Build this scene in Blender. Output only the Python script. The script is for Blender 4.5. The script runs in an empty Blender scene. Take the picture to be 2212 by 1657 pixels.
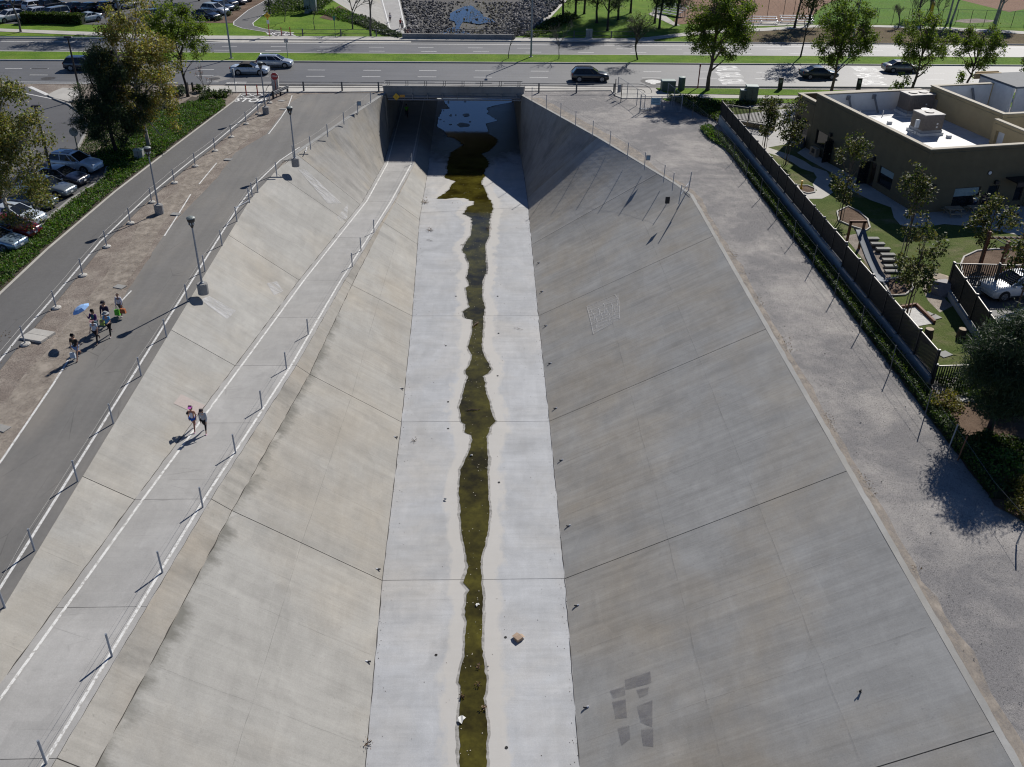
import bpy, math, random, colorsys
from mathutils import Vector, Matrix, noise as mnoise
from mathutils.geometry import tessellate_polygon
R = math.radians
C = bpy.context.scene.collection
rnd = random.Random(7)

# ---------------------------------------------------------------- camera, world, sun, exposure
CAM_H = 27.5
PITCH, YAW, ROLL = R(31.2), R(2.3), R(1.0)
FPX, PW, PH = 2000.0, 2212.0, 1657.0           # focal length in survey pixels, survey frame
_fw = Vector((math.sin(YAW)*math.cos(PITCH), math.cos(YAW)*math.cos(PITCH), -math.sin(PITCH)))
_r0 = Vector((math.cos(YAW), -math.sin(YAW), 0)); _u0 = _r0.cross(_fw)
_rt = _r0*math.cos(ROLL) + _u0*math.sin(ROLL); _up = -_r0*math.sin(ROLL) + _u0*math.cos(ROLL)
CAM = Vector((0, 0, CAM_H))
cd = bpy.data.cameras.new('camera'); cam = bpy.data.objects.new('camera', cd); C.objects.link(cam)
cd.sensor_width = 36; cd.lens = 36*FPX/PW; cd.clip_start = 0.5; cd.clip_end = 3000
cam.matrix_world = Matrix(((_rt.x, _up.x, -_fw.x, 0), (_rt.y, _up.y, -_fw.y, 0), (_rt.z, _up.z, -_fw.z, CAM_H), (0, 0, 0, 1)))
bpy.context.scene.camera = cam

SUN = Vector((0.65, 1.13, 1.0)).normalized()     # towards the sun, from the posts' shadows
w = bpy.data.worlds.new('World'); bpy.context.scene.world = w; w.use_nodes = True
wn = w.node_tree; bg = wn.nodes['Background']
sky = wn.nodes.new('ShaderNodeTexSky'); sky.sky_type = 'NISHITA'; sky.sun_disc = False
sky.sun_elevation = math.asin(SUN.z); sky.sun_rotation = math.atan2(SUN.x, SUN.y)
sky.air_density = 0.5; sky.dust_density = 0.0; sky.ozone_density = 6.0; sky.altitude = 300
wn.links.new(sky.outputs[0], bg.inputs[0]); bg.inputs[1].default_value = 0.08
sl = bpy.data.lights.new('sun', 'SUN'); sl.energy = 4.8; sl.angle = R(0.53); sl.color = (1.0, 0.955, 0.89)
so = bpy.data.objects.new('sun', sl); C.objects.link(so)
so.rotation_euler = SUN.to_track_quat('Z', 'Y').to_euler(); so.location = (60, 100, 90)
vs = bpy.context.scene.view_settings
vs.view_transform = 'Standard'; vs.look = 'None'; vs.gamma = 1.0; vs.exposure = 0.08; vs.use_curve_mapping = False
bpy.context.scene.cycles.filter_width = 1.15
bpy.context.scene.cycles.max_bounces = 6
bpy.context.scene.cycles.transparent_max_bounces = 12

# ---------------------------------------------------------------- survey: where a point of the place stands
def ray(px, py): return _fw + _rt*((px-PW/2)/FPX) - _up*((py-PH/2)/FPX)
def G(px, py, z=0.0):
    d = ray(px, py); return CAM + d*((z-CAM_H)/d.z)
def GY(px, py, y):
    d = ray(px, py); return CAM + d*(y/d.y)
def GF(px, py, zf):
    z = -3.0
    for _ in range(12): z = zf(G(px, py, z).y)
    return G(px, py, z)
def px_of(P):
    v = Vector(P)-CAM; zc = v.dot(_fw); return (PW/2+FPX*v.dot(_rt)/zc, PH/2-FPX*v.dot(_up)/zc)
def lerp(tab, y):
    if y <= tab[0][0]: a, b = tab[0], tab[1]
    elif y >= tab[-1][0]: a, b = tab[-2], tab[-1]
    else:
        for a, b in zip(tab, tab[1:]):
            if a[0] <= y <= b[0]: break
    t = (y-a[0])/(b[0]-a[0]); return a[1]+(b[1]-a[1])*t

# ---------------------------------------------------------------- mesh helpers
class MB:
    def __init__(s): s.v = []; s.f = []; s.m = []
    def add(s, vs_, fs, mi=0):
        o = len(s.v); s.v += [tuple(p) for p in vs_]
        for f in fs: s.f.append(tuple(i+o for i in f)); s.m.append(mi)
        return s
    def quad(s, a, b, c, d, mi=0): return s.add([a, b, c, d], [(0, 1, 2, 3)], mi)
    def box(s, c, size, rz=0.0, mi=0, taper=1.0, M=None):
        hx, hy, hz = size[0]/2, size[1]/2, size[2]/2
        pts = [(-hx,-hy,-hz),(hx,-hy,-hz),(hx,hy,-hz),(-hx,hy,-hz),(-hx*taper,-hy*taper,hz),(hx*taper,-hy*taper,hz),(hx*taper,hy*taper,hz),(-hx*taper,hy*taper,hz)]
        Rm = M if M is not None else Matrix.Rotation(rz, 3, 'Z'); c = Vector(c)
        return s.add([c+Rm@Vector(p) for p in pts], [(3,2,1,0),(4,5,6,7),(0,1,5,4),(1,2,6,5),(2,3,7,6),(3,0,4,7)], mi)
    def bar(s, a, b, wx, wz, mi=0):
        a, b = Vector(a), Vector(b); d = (b-a); L = d.length
        if L < 1e-6: return s
        d.normalize(); up = Vector((0,0,1)) if abs(d.z) < .95 else Vector((0,1,0))
        x = d.cross(up).normalized(); z = x.cross(d).normalized()
        M = Matrix((x, d, z)).transposed()
        return s.box((a+b)/2, (wx, L, wz), M=M, mi=mi)
    def tube(s, pts, r, n=6, mi=0, cap=True):
        pts = [Vector(p) for p in pts]; rr = r if isinstance(r, (list, tuple)) else [r]*len(pts)
        o = len(s.v); prev = None
        for i, p in enumerate(pts):
            d = (pts[min(i+1, len(pts)-1)]-pts[max(i-1, 0)])
            d = d.normalized() if d.length > 1e-9 else Vector((0,0,1))
            if prev is None:
                up = Vector((0,0,1)) if abs(d.z) < .9 else Vector((1,0,0)); x = d.cross(up).normalized()
            else: x = (prev - d*prev.dot(d)); x = x.normalized() if x.length > 1e-6 else d.orthogonal().normalized()
            prev = x; y = d.cross(x)
            for k in range(n):
                a = 2*math.pi*k/n; s.v.append(tuple(p+(x*math.cos(a)+y*math.sin(a))*rr[i]))
        for i in range(len(pts)-1):
            for k in range(n):
                a = o+i*n+k; b = o+i*n+(k+1) % n; s.f.append((a, b, b+n, a+n)); s.m.append(mi)
        if cap:
            s.f.append(tuple(o+n-1-k for k in range(n))); s.m.append(mi)
            e = o+(len(pts)-1)*n; s.f.append(tuple(e+k for k in range(n))); s.m.append(mi)
        return s
    def lathe(s, prof, c=(0,0,0), n=12, mi=0):
        o = len(s.v); c = Vector(c)
        for (r, z) in prof:
            for k in range(n):
                a = 2*math.pi*k/n; s.v.append((c.x+r*math.cos(a), c.y+r*math.sin(a), c.z+z))
        for i in range(len(prof)-1):
            for k in range(n):
                a = o+i*n+k; b = o+i*n+(k+1) % n; s.f.append((a, b, b+n, a+n)); s.m.append(mi)
        s.f.append(tuple(o+n-1-k for k in range(n))); s.m.append(mi)
        e = o+(len(prof)-1)*n; s.f.append(tuple(e+k for k in range(n))); s.m.append(mi)
        return s
    def sheet(s, poly, mi=0):
        poly = [Vector(p) for p in poly]
        tris = tessellate_polygon([poly]); o = len(s.v); s.v += [tuple(p) for p in poly]
        for t in tris:
            a, b, c = [poly[i] for i in t]
            nz = (b-a).cross(c-a).z
            t = t if nz > 0 else (t[0], t[2], t[1])
            s.f.append(tuple(i+o for i in t)); s.m.append(mi)
        return s
    def prism(s, poly, z0, z1, mi=0, mside=None):
        poly = [Vector((p[0], p[1], 0)) for p in poly]
        ar = sum(poly[i].x*poly[(i+1) % len(poly)].y-poly[(i+1) % len(poly)].x*poly[i].y for i in range(len(poly)))
        if ar < 0: poly.reverse()
        n = len(poly); mside = mi if mside is None else mside
        s.sheet([(p.x, p.y, z1) for p in poly], mi)
        o = len(s.v); s.v += [(p.x, p.y, z0) for p in poly]+[(p.x, p.y, z1) for p in poly]
        for i in range(n):
            j = (i+1) % n; s.f.append((o+i, o+j, o+n+j, o+n+i)); s.m.append(mside)
        return s
    def grid(s, rows, mi=0):          # rows of points, all the same length
        n = len(rows[0]); o = len(s.v)
        for r in rows: s.v += [tuple(p) for p in r]
        for i in range(len(rows)-1):
            for k in range(n-1):
                a = o+i*n+k; s.f.append((a, a+1, a+n+1, a+n)); s.m.append(mi)
        return s
    def build(s, name, mats, parent=None, smooth=False, world=False):
        me = bpy.data.meshes.new(name)
        v = s.v
        if world and parent is not None:
            inv = root_matrix(parent).inverted(); v = [tuple(inv@Vector(p)) for p in v]
        me.from_pydata(v, [], s.f)
        if not isinstance(mats, (list, tuple)): mats = [mats]
        for m in mats: me.materials.append(m)
        if len(mats) > 1: me.polygons.foreach_set('material_index', s.m)
        if smooth: me.polygons.foreach_set('use_smooth', [True]*len(me.polygons))
        me.update()
        o = bpy.data.objects.new(name, me); C.objects.link(o)
        if parent is not None: o.parent = parent
        return o
def root_matrix(o):
    while o.parent is not None: o = o.parent
    return Matrix.Translation(o.location) @ o.rotation_euler.to_matrix().to_4x4() @ Matrix.Diagonal((*o.scale, 1))
def tag(o, label, cat, group=None, kind=None):
    o['label'] = label; o['category'] = cat
    if group: o['group'] = group
    if kind: o['kind'] = kind
    return o
def thing(name, label, cat, loc=(0,0,0), rz=0.0, group=None):
    o = bpy.data.objects.new(name, None); C.objects.link(o); o.empty_display_size = .3
    o.location = loc; o.rotation_euler = (0, 0, rz); return tag(o, label, cat, group)
KIDS = {}
def kids(o): return [c for c in bpy.data.objects if c.parent == o]
def dup(root, loc, rz=None, label=None, group=None, scale=None):
    kk = KIDS.get(root.name)
    if kk is None: kk = KIDS[root.name] = [(c, kids(c)) for c in kids(root)]
    r = root.copy(); C.objects.link(r); r.location = loc
    if rz is not None: r.rotation_euler = (0, 0, rz)
    if scale is not None: r.scale = (scale,)*3 if not isinstance(scale, (tuple, list)) else scale
    if label: r['label'] = label
    if group: r['group'] = group
    for c, gg in kk:
        d = c.copy(); C.objects.link(d); d.parent = r
        for g in gg:
            e = g.copy(); C.objects.link(e); e.parent = d
    return r
def struct(name, mb, mats, smooth=False, label=None):
    o = mb.build(name, mats, smooth=smooth); o['kind'] = 'structure'
    if label: o['label'] = label
    return o
def stuff(name, mb, mats, label, cat, parent=None, smooth=False):
    o = mb.build(name, mats, parent, smooth=smooth); o['kind'] = 'stuff'
    if parent is None: o['label'] = label; o['category'] = cat
    return o
def P2(pts, z=0.0): return [G(x, y, z) for x, y in pts]
def sheet(name, pts, z, m, label=None):          # a flat piece of ground, outline surveyed from its corners
    return struct(name, MB().sheet([(*p[:2], z) for p in P2(pts, z)]), m, label=label)
def ribbon(line, wid):                           # outline of a strip of even width about a centre line
    L, Rr = [], []
    for i, p in enumerate(line):
        a, b = line[max(i-1, 0)], line[min(i+1, len(line)-1)]
        d = Vector((b[0]-a[0], b[1]-a[1], 0)).normalized(); n = Vector((-d.y, d.x, 0))*wid/2
        L.append(Vector((p[0], p[1], p[2]))+n); Rr.append(Vector((p[0], p[1], p[2]))-n)
    return L, Rr
def strip(mb, line, wid, dz=0.0, mi=0):
    line = [Vector(p) for p in line]
    L, Rr = ribbon(line, wid); dzv = Vector((0, 0, dz))
    for i in range(len(line)-1): mb.quad(Rr[i]+dzv, Rr[i+1]+dzv, L[i+1]+dzv, L[i]+dzv, mi)
    return mb
def resample(line, step):
    out = [Vector(line[0])]
    for a, b in zip(line, line[1:]):
        a, b = Vector(a), Vector(b); n = max(1, int((b-a).length/step))
        out += [a.lerp(b, i/n) for i in range(1, n+1)]
    return out
def text_mb(txt, h, wide=1.0):
    cu = bpy.data.curves.new('t', 'FONT'); cu.body = txt; cu.size = 1.0; cu.align_x = 'CENTER'; cu.align_y = 'CENTER'; cu.resolution_u = 2; cu.offset = .02
    ob = bpy.data.objects.new('t', cu); C.objects.link(ob)
    dg = bpy.context.evaluated_depsgraph_get(); me = bpy.data.meshes.new_from_object(ob.evaluated_get(dg))
    vv = [v.co.copy() for v in me.vertices]; ff = [tuple(p.vertices) for p in me.polygons]
    bpy.data.objects.remove(ob); bpy.data.curves.remove(cu); bpy.data.meshes.remove(me)
    mx = max(abs(v.y) for v in vv)*2
    return [Vector((v.x*h/mx*wide, v.y*h/mx, 0)) for v in vv], ff

# ---------------------------------------------------------------- materials
class NT:
    def __init__(s, name):
        s.mat = bpy.data.materials.new(name); s.mat.use_nodes = True; s.t = s.mat.node_tree
        s.bsdf = s.t.nodes['Principled BSDF']; s.out = s.t.nodes['Material Output']
    def n(s, typ, **kw):
        nd = s.t.nodes.new(typ)
        for k, v in kw.items(): setattr(nd, k, v)
        return nd
    def put(s, sock, v):
        if isinstance(v, bpy.types.NodeSocket): s.t.links.new(v, sock)
        elif v is not None:
            if hasattr(sock.default_value, '__len__') and not isinstance(v, (int, float)): sock.default_value = (*v, 1) if len(v) == 3 and len(sock.default_value) == 4 else v
            else: sock.default_value = v
    def pos(s, sc=(1,1,1), obj=False, rz=0.0, loc=(0,0,0)):
        src = s.n('ShaderNodeTexCoord').outputs['Object'] if obj else s.n('ShaderNodeNewGeometry').outputs['Position']
        mp = s.n('ShaderNodeMapping'); s.put(mp.inputs[0], src); mp.inputs['Scale'].default_value = sc; mp.inputs['Rotation'].default_value = (0, 0, rz); mp.inputs['Location'].default_value = loc
        return mp.outputs[0]
    def noise(s, vec, scale, detail=4, rough=.55, dist=0.0):
        nd = s.n('ShaderNodeTexNoise'); s.put(nd.inputs['Vector'], vec); nd.inputs['Scale'].default_value = scale; nd.inputs['Detail'].default_value = detail; nd.inputs['Roughness'].default_value = rough; nd.inputs['Distortion'].default_value = dist
        return nd.outputs['Fac']
    def voro(s, vec, scale, feat='F1', out='Distance'):
        nd = s.n('ShaderNodeTexVoronoi', feature=feat); s.put(nd.inputs['Vector'], vec); nd.inputs['Scale'].default_value = scale; return nd.outputs[out]
    def ramp(s, fac, a, b, lo=0.0, hi=1.0):
        nd = s.n('ShaderNodeMapRange', clamp=True); s.put(nd.inputs[0], fac); nd.inputs[1].default_value = a; nd.inputs[2].default_value = b; nd.inputs[3].default_value = lo; nd.inputs[4].default_value = hi
        return nd.outputs[0]
    def mix(s, f, a, b, mode='MIX'):
        nd = s.n('ShaderNodeMix', data_type='RGBA', blend_type=mode); s.put(nd.inputs[0], f); s.put(nd.inputs[6], a); s.put(nd.inputs[7], b); return nd.outputs[2]
    def mul(s, col, val):            # darken / lighten by a value
        nd = s.n('ShaderNodeVectorMath', operation='SCALE'); s.put(nd.inputs[0], col); s.put(nd.inputs[3], val); return nd.outputs[0]
    def math(s, op, a, b=None):
        nd = s.n('ShaderNodeMath', operation=op); s.put(nd.inputs[0], a)
        if b is not None: s.put(nd.inputs[1], b)
        return nd.outputs[0]
    def bump(s, h, strength=.3, dist=.02):
        nd = s.n('ShaderNodeBump'); s.put(nd.inputs['Height'], h); nd.inputs['Strength'].default_value = strength; nd.inputs['Distance'].default_value = dist
        s.put(s.bsdf.inputs['Normal'], nd.outputs[0]); return nd.outputs[0]
    def fin(s, col, rough=.9, metal=0.0, spec=None):
        s.put(s.bsdf.inputs['Base Color'], col); s.put(s.bsdf.inputs['Roughness'], rough); s.bsdf.inputs['Metallic'].default_value = metal
        if spec is not None: s.bsdf.inputs['Specular IOR Level'].default_value = spec
        return s.mat
def rgb(h):                          # display colour to linear
    f = lambda c: c/12.92 if c <= .04045 else ((c+.055)/1.055)**2.4
    return tuple(f(int(h[i:i+2], 16)/255) for i in (0, 2, 4))
MATS = {}
def plain(name, col, rough=.6, metal=0.0, var=.12, scale=6.0, spec=None):
    if name in MATS: return MATS[name]
    s = NT(name); n = s.noise(s.pos(obj=True), scale, 3)
    MATS[name] = s.fin(s.mul(col, s.ramp(n, .3, .7, 1-var, 1+var)), rough, metal, spec); return MATS[name]

def concrete(name, base, tan, dark, streak=(.12, 2.6, .12), tan_amt=.6, streak_amt=.3, seed=0.0, lines=0.0, grime=.25, tab=None):
    s = NT(name); L = (seed, seed*1.7, 0)
    big = s.noise(s.pos((1, 1, 1), loc=L), .11, 5, .6, .4)
    med = s.noise(s.pos((.35, .55, .35), loc=L), .9, 5, .6)
    st = s.noise(s.pos(streak, loc=L), 1.0, 6, .62)
    st2 = s.noise(s.pos((streak[0]*.6, streak[1]*3.5, streak[2]*.6), loc=L), 1.0, 4, .6)
    cr = s.noise(s.pos((2.2, .5, 2.2), loc=L), 1.0, 4, .6)
    fine = s.noise(s.pos(), 14, 3, .7)
    grit = s.noise(s.pos(), 60, 2, .6)
    col = s.mix(s.math('MULTIPLY', s.ramp(big, .44, .66), tan_amt), base, tan)
    col = s.mix(s.math('MULTIPLY', s.ramp(med, .5, .75), grime), col, dark)
    col = s.mul(col, s.ramp(st, .25, .75, 1-streak_amt*.42, 1+streak_amt*.3))
    col = s.mul(col, s.ramp(st2, .3, .7, 1-streak_amt*.2, 1+streak_amt*.14))
    thin = s.noise(s.pos((streak[0]*.9, streak[1]*9, streak[2]*.9), loc=L), 1.0, 3, .5); tb_ = s.ramp(s.noise(s.pos((.3,.3,.3), loc=L), 1.0, 3), .45, .65)
    col = s.mul(col, s.math('SUBTRACT', 1.0, s.math('MULTIPLY', s.ramp(thin, .62, .72), s.math('MULTIPLY', tb_, streak_amt*.55))))
    blot = s.noise(s.pos((1,1,1), loc=(L[1],L[0],5)), .33, 6, .68, .8); col = s.mul(col, s.ramp(blot, .3, .7, .88, 1.1))
    col = s.mul(col, s.ramp(cr, .3, .7, .95, 1.05))
    col = s.mul(col, s.ramp(fine, .3, .7, .93, 1.06)); col = s.mul(col, s.ramp(grit, .3, .7, .92, 1.07))
    if lines:                        # hairline cracks
        w = s.voro(s.pos((.1, .55, .1), loc=L), 1.0, 'DISTANCE_TO_EDGE')
        brk = s.ramp(s.noise(s.pos(), .4, 3), .48, .6)
        col = s.mul(col, s.math('SUBTRACT', 1.0, s.math('MULTIPLY', s.ramp(w, 0.0, .007, lines, 0.0), brk)))
    oi = s.n('ShaderNodeObjectInfo'); col = s.mul(col, s.ramp(oi.outputs['Random'], 0, 1, .93, 1.05))
    pv = s.n('ShaderNodeTexVoronoi', distance='CHEBYCHEV'); s.put(pv.inputs['Vector'], s.pos((.42,.21,.0), loc=L)); pv.inputs['Scale'].default_value = 1.0; sx_ = s.n('ShaderNodeSeparateColor'); s.put(sx_.inputs[0], pv.outputs['Color']); col = s.mul(col, s.ramp(sx_.outputs[0], 0, 1, .955, 1.04))
    sp = s.ramp(s.noise(s.pos(), 4.5, 2, .5), .69, .74)
    col = s.mix(s.math('MULTIPLY', sp, .35), col, dark)
    s.bump(s.math('ADD', fine, s.math('MULTIPLY', grit, .5)), .25, .012)
    return s, col
s_, c_ = concrete('slope_concrete_right', (.342,.340,.328), (.345,.305,.245), (.21,.208,.2), (.13, 2.0, .13), .8, .34, 3.1, 0, .45); M_SLOPE_R = s_.fin(c_, .88)
s_, c_ = concrete('slope_concrete_left', (.335,.328,.306), (.342,.312,.262), (.22,.213,.198), (.16, 2.2, .16), .75, .22, 11.3, 0, .4)
att = s_.n('ShaderNodeAttribute', attribute_name='damp')
sf = s_.math('ADD', att.outputs['Fac'], s_.math('MULTIPLY', s_.math('SUBTRACT', s_.noise(s_.pos((.45,.9,.45)), 1.0, 6, .72), .5), 1.5))
c_ = s_.mix(s_.ramp(sf, .42, .85, 0, .8), c_, (.115,.112,.095)); M_SLOPE_L = s_.fin(c_, .88)
s_, c_ = concrete('bank_band_concrete', (.315,.30,.27), (.32,.275,.215), (.15,.145,.13), (.3, 1.8, .3), .8, .3, 29.0, 0, .7); M_BAND = s_.fin(c_, .9)
s_, c_ = concrete('path_concrete', (.365,.36,.35), (.35,.338,.315), (.27,.265,.258), (.2, .9, .2), .4, .14, 19.9, .25, .3); M_PATH = s_.fin(c_, .85)
s_, c_ = concrete('wing_concrete', (.30,.29,.27), (.32,.275,.2), (.13,.13,.125), (.5, 1.6, .12), .75, .35, 5.3, .25, .7); M_WING = s_.fin(c_, .88)
s_, c_ = concrete('bridge_concrete', (.26,.26,.255), (.25,.23,.2), (.13,.13,.13), (1.2, 1.2, .3), .4, .2, 7.3, 0, .5); M_BRIDGE = s_.fin(c_, .85)
s_, c_ = concrete('sidewalk_concrete', (.46,.445,.41), (.44,.41,.36), (.3,.29,.27), (1, 1, 1), .3, .08, 41.0, 0, .3); M_WALK = s_.fin(c_, .85)
s_, c_ = concrete('coping_concrete', (.32,.32,.31), (.31,.29,.25), (.2,.2,.19), (1.5, 1.5, 1), .4, .15, 51.0, 0, .4); M_COPE = s_.fin(c_, .9)
# channel floor: bluish slabs, pale dried silt beside the water (a stain stored on the slab)
s_, c_ = concrete('floor_concrete', (.40,.412,.43), (.425,.41,.385), (.29,.30,.315), (.35, 1.5, 1), .85, .22, 61.0, 0, .55)
att = s_.n('ShaderNodeAttribute', attribute_name='silt')
sf = s_.math('ADD', att.outputs['Fac'], s_.math('MULTIPLY', s_.math('SUBTRACT', s_.noise(s_.pos((1, .5, 1)), 1.6, 4), .5), .9))
c_ = s_.mix(s_.ramp(sf, .42, .62, 0, .75), c_, (.49,.47,.435)); aw_ = s_.n('ShaderNodeAttribute', attribute_name='wet_shade'); wf_ = s_.math('ADD', aw_.outputs['Fac'], s_.math('MULTIPLY', s_.math('SUBTRACT', s_.noise(s_.pos((1,.7,1)), .7, 5, .65), .5), 1.1)); wm_ = s_.ramp(wf_, .3, .62); c_ = s_.mix(wm_, c_, (.085,.082,.072)); M_FLOOR = s_.fin(c_, s_.ramp(wm_, 0, 1, .72, .45))  # dark mix: damp round the pool plus underpass shade put into the colour
M_JOINT = plain('joint_soil', (.06,.055,.05), .95)  # dark sub-base seen in the open joints and cracks

def asphalt(name, base, tint, wheel=0.0, rough=.85, dusty=0.0, rz=0.0):
    s = NT(name)
    big = s.noise(s.pos(), .18, 4, .55); st = s.noise(s.pos((.05, 1.3, 1) if not rz else (1.3, .05, 1)), 1.0, 4, .6)
    fine = s.noise(s.pos(), 45, 2, .6); med = s.noise(s.pos(), 3, 4, .6)
    col = s.mix(s.ramp(big, .35, .65), base, tint)
    col = s.mul(col, s.ramp(st, .3, .7, 1-wheel, 1+wheel)); col = s.mul(col, s.ramp(med, .3, .7, .94, 1.06)); col = s.mul(col, s.ramp(fine, .25, .75, .85, 1.16))
    w = s.voro(s.pos((.45, .13, 1) if rz else (.13, .45, 1)), 1.0, 'DISTANCE_TO_EDGE')
    brk = s.ramp(s.noise(s.pos(), .3, 3), .5, .62)
    col = s.mul(col, s.math('SUBTRACT', 1.0, s.math('MULTIPLY', s.ramp(w, 0.0, .006, .45, 0.0), brk)))
    if dusty: col = s.mix(s.math('MULTIPLY', s.ramp(s.noise(s.pos((1, .3, 1)), .35, 5, .6), .5, .72), dusty), col, (.27,.24,.2))
    s.bump(fine, .3, .01); return s.fin(col, rough)
M_ROAD = asphalt('road_asphalt', (.105,.107,.112), (.125,.126,.13), .1, .62)
M_ROAD2 = asphalt('service_road_asphalt', (.145,.141,.134), (.175,.168,.157), .1, .8, .35, 1.0)
M_BIKE = asphalt('bike_path_asphalt', (.108,.106,.106), (.122,.12,.118), .05, .8, 0.0, 1.0)
M_LOT = asphalt('parking_lot_asphalt', (.08,.08,.083), (.1,.1,.102), .06, .7)
s = NT('road_paint'); wn_ = s.noise(s.pos(), 9, 4, .7); M_PAINT = s.fin(s.mix(s.ramp(wn_, .36, .5), (.4,.4,.39), (.8,.8,.78)), .7)
s = NT('worn_paint'); wn_ = s.noise(s.pos(), 5, 5, .75); M_PAINTW = s.fin(s.mix(s.ramp(wn_, .36, .52), (.33,.32,.3), (.7,.7,.68)), .75)
def gravel(name, a, b, dk, sc=9.0, dkamt=.7, patch=.13):
    s = NT(name)
    big = s.noise(s.pos(), patch, 5, .62, .6); mid = s.noise(s.pos((1, 1, 1)), .8, 5, .65); fine = s.noise(s.pos(), sc, 4, .75); f2 = s.noise(s.pos(), sc*4, 2, .7)
    col = s.mix(s.ramp(s.math('ADD', s.math('MULTIPLY', big, .65), s.math('MULTIPLY', mid, .35)), .44, .62), a, b)
    col = s.mix(s.math('MULTIPLY', s.ramp(fine, .55, .68), dkamt), col, dk)
    col = s.mul(col, s.ramp(fine, .32, .68, .68, 1.26)); col = s.mul(col, s.ramp(f2, .3, .7, .62, 1.36))
    grn = s.voro(s.pos((1,1,.0)), 11.0); pk = s.n('ShaderNodeTexVoronoi'); s.put(pk.inputs['Vector'], s.pos((1,1,.0))); pk.inputs['Scale'].default_value = 11.0; sk = s.n('ShaderNodeSeparateColor'); s.put(sk.inputs[0], pk.outputs['Color']); dkp = s.math('MULTIPLY', s.ramp(grn, .2, .34, 1, 0), s.ramp(sk.outputs[0], .55, .8)); msk = s.ramp(s.noise(s.pos((1,.6,1), loc=(9,3,0)), .55, 5, .65), .4, .6, .25, 1)
    col = s.mix(s.math('MULTIPLY', s.math('MULTIPLY', dkp, msk), dkamt), col, dk)
    peb = s.voro(s.pos(), 5.5); col = s.mix(s.math('MULTIPLY', s.ramp(peb, .07, .1, 1, 0), .25), col, (.5,.5,.5))
    s.bump(s.math('ADD', fine, f2), .7, .04); return s.fin(col, .95, spec=.2)
M_GRAVEL = gravel('gravel_ground', (.245,.237,.236), (.43,.405,.38), (.075,.073,.075), 9.0, .85, .14)
M_DIRT = gravel('dirt_ground', (.22,.185,.16), (.33,.29,.25), (.1,.085,.07), 6.0, .6, .4)
M_SAND = gravel('sandy_dirt', (.33,.285,.24), (.4,.36,.31), (.2,.17,.14), 7.0, .35, .4)
def stain(name, col, cut, alpha, sc, streak=(1,1,1), soft=.07):
    s = NT(name); n = s.noise(s.pos(streak), sc, 5, .65); f = s.math('MULTIPLY', s.ramp(n, cut-soft, cut+soft), alpha); g = s.noise(s.pos(), 20, 3, .7); s.fin(s.mul(col, s.ramp(g, .3, .7, .8, 1.15)), .92); tr = s.n('ShaderNodeBsdfTransparent'); mx = s.n('ShaderNodeMixShader'); s.put(mx.inputs[0], f)
    s.t.links.new(tr.outputs[0], mx.inputs[1]); s.t.links.new(s.bsdf.outputs[0], mx.inputs[2]); s.t.links.new(mx.outputs[0], s.out.inputs[0]); return s.mat
M_SANDP = stain('sand_dusting', (.36,.315,.265), .46, .95, 1.6, (1,.6,1), .2)
M_MULCH = gravel('bark_mulch', (.115,.075,.05), (.2,.14,.1), (.04,.03,.025), 12.0, .6, .3)
M_CLAY = gravel('infield_clay', (.22,.13,.085), (.25,.155,.105), (.15,.09,.06), 3.0, .2, .08)
def grass(name, a, b, dry, dryamt=.5, sc=.35, row=0.0):
    s = NT(name); big = s.noise(s.pos(), sc, 5, .6); fine = s.noise(s.pos((1, 1, 1)), 9, 4, .75); dn = s.noise(s.pos((.6, 1, 1), loc=(13, 7, 0)), .3, 5, .65); f2 = s.noise(s.pos(), 35, 2, .7)
    col = s.mix(s.ramp(big, .38, .62), a, b)
    col = s.mix(s.math('MULTIPLY', s.ramp(dn, .5, .68), dryamt), col, dry)
    col = s.mul(col, s.ramp(fine, .25, .75, .62, 1.35)); col = s.mul(col, s.ramp(f2, .25, .75, .75, 1.25))
    s.bump(s.math('ADD', fine, f2), .9, .06); return s.fin(col, .95, spec=.1)
M_GRASS = grass('lawn_grass', (.10,.19,.022), (.15,.25,.03), (.2,.22,.06), .35)
M_LAWN2 = grass('yard_grass', (.085,.125,.03), (.12,.15,.045), (.27,.22,.15), .75, .6)
M_FIELD = grass('ball_field_grass', (.085,.19,.025), (.12,.22,.03), (.16,.17,.06), .3, .06)
M_DRYG = grass('dry_slope_grass', (.13,.1,.06), (.16,.125,.075), (.12,.13,.04), .6, .3)
M_SOIL = plain('planting_soil', (.06,.048,.036), .95, var=.35, scale=5)
def water(name, deep, edge, rough=.03, bs=.12, sc=2.0):
    s = NT(name); p = s.pos()
    n1 = s.noise(p, .5, 4); col = s.mix(s.ramp(n1, .35, .65), deep, edge)
    col = s.mul(col, s.ramp(s.noise(p, 2.5, 5, .7), .3, .7, .7, 1.3))
    s.bump(s.noise(s.pos((1, .7, 1)), sc, 3, .5), bs, .02)
    s.bsdf.inputs['IOR'].default_value = 1.45
    return s.fin(col, rough)
M_WATER = water('stream_water', (.026,.021,.004), (.085,.075,.012), .05, .12)
M_PONDW = water('still_water', (.02,.02,.012), (.03,.03,.018), .02, .02, 1.2)
M_MUD = plain('wet_mud', (.03,.026,.018), .5, var=.4, scale=3)
M_STEEL = plain('galvanised_steel', (.28,.30,.33), .6, .45)
M_POST = plain('post_grey_paint', (.30,.33,.38), .5, .3)
M_CABLE = plain('fence_cable', (.16,.16,.16), .5, .6)
M_DKMET = plain('dark_metal', (.025,.025,.028), .45, .3)
M_WHITE = plain('white_paint', (.75,.75,.73), .5)
M_RED = plain('red_paint', (.42,.03,.03), .5)
M_YEL = plain('yellow_sign_paint', (.72,.42,.02), .5)
M_ORG = plain('orange_sign_paint', (.62,.28,.03), .5)
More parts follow.
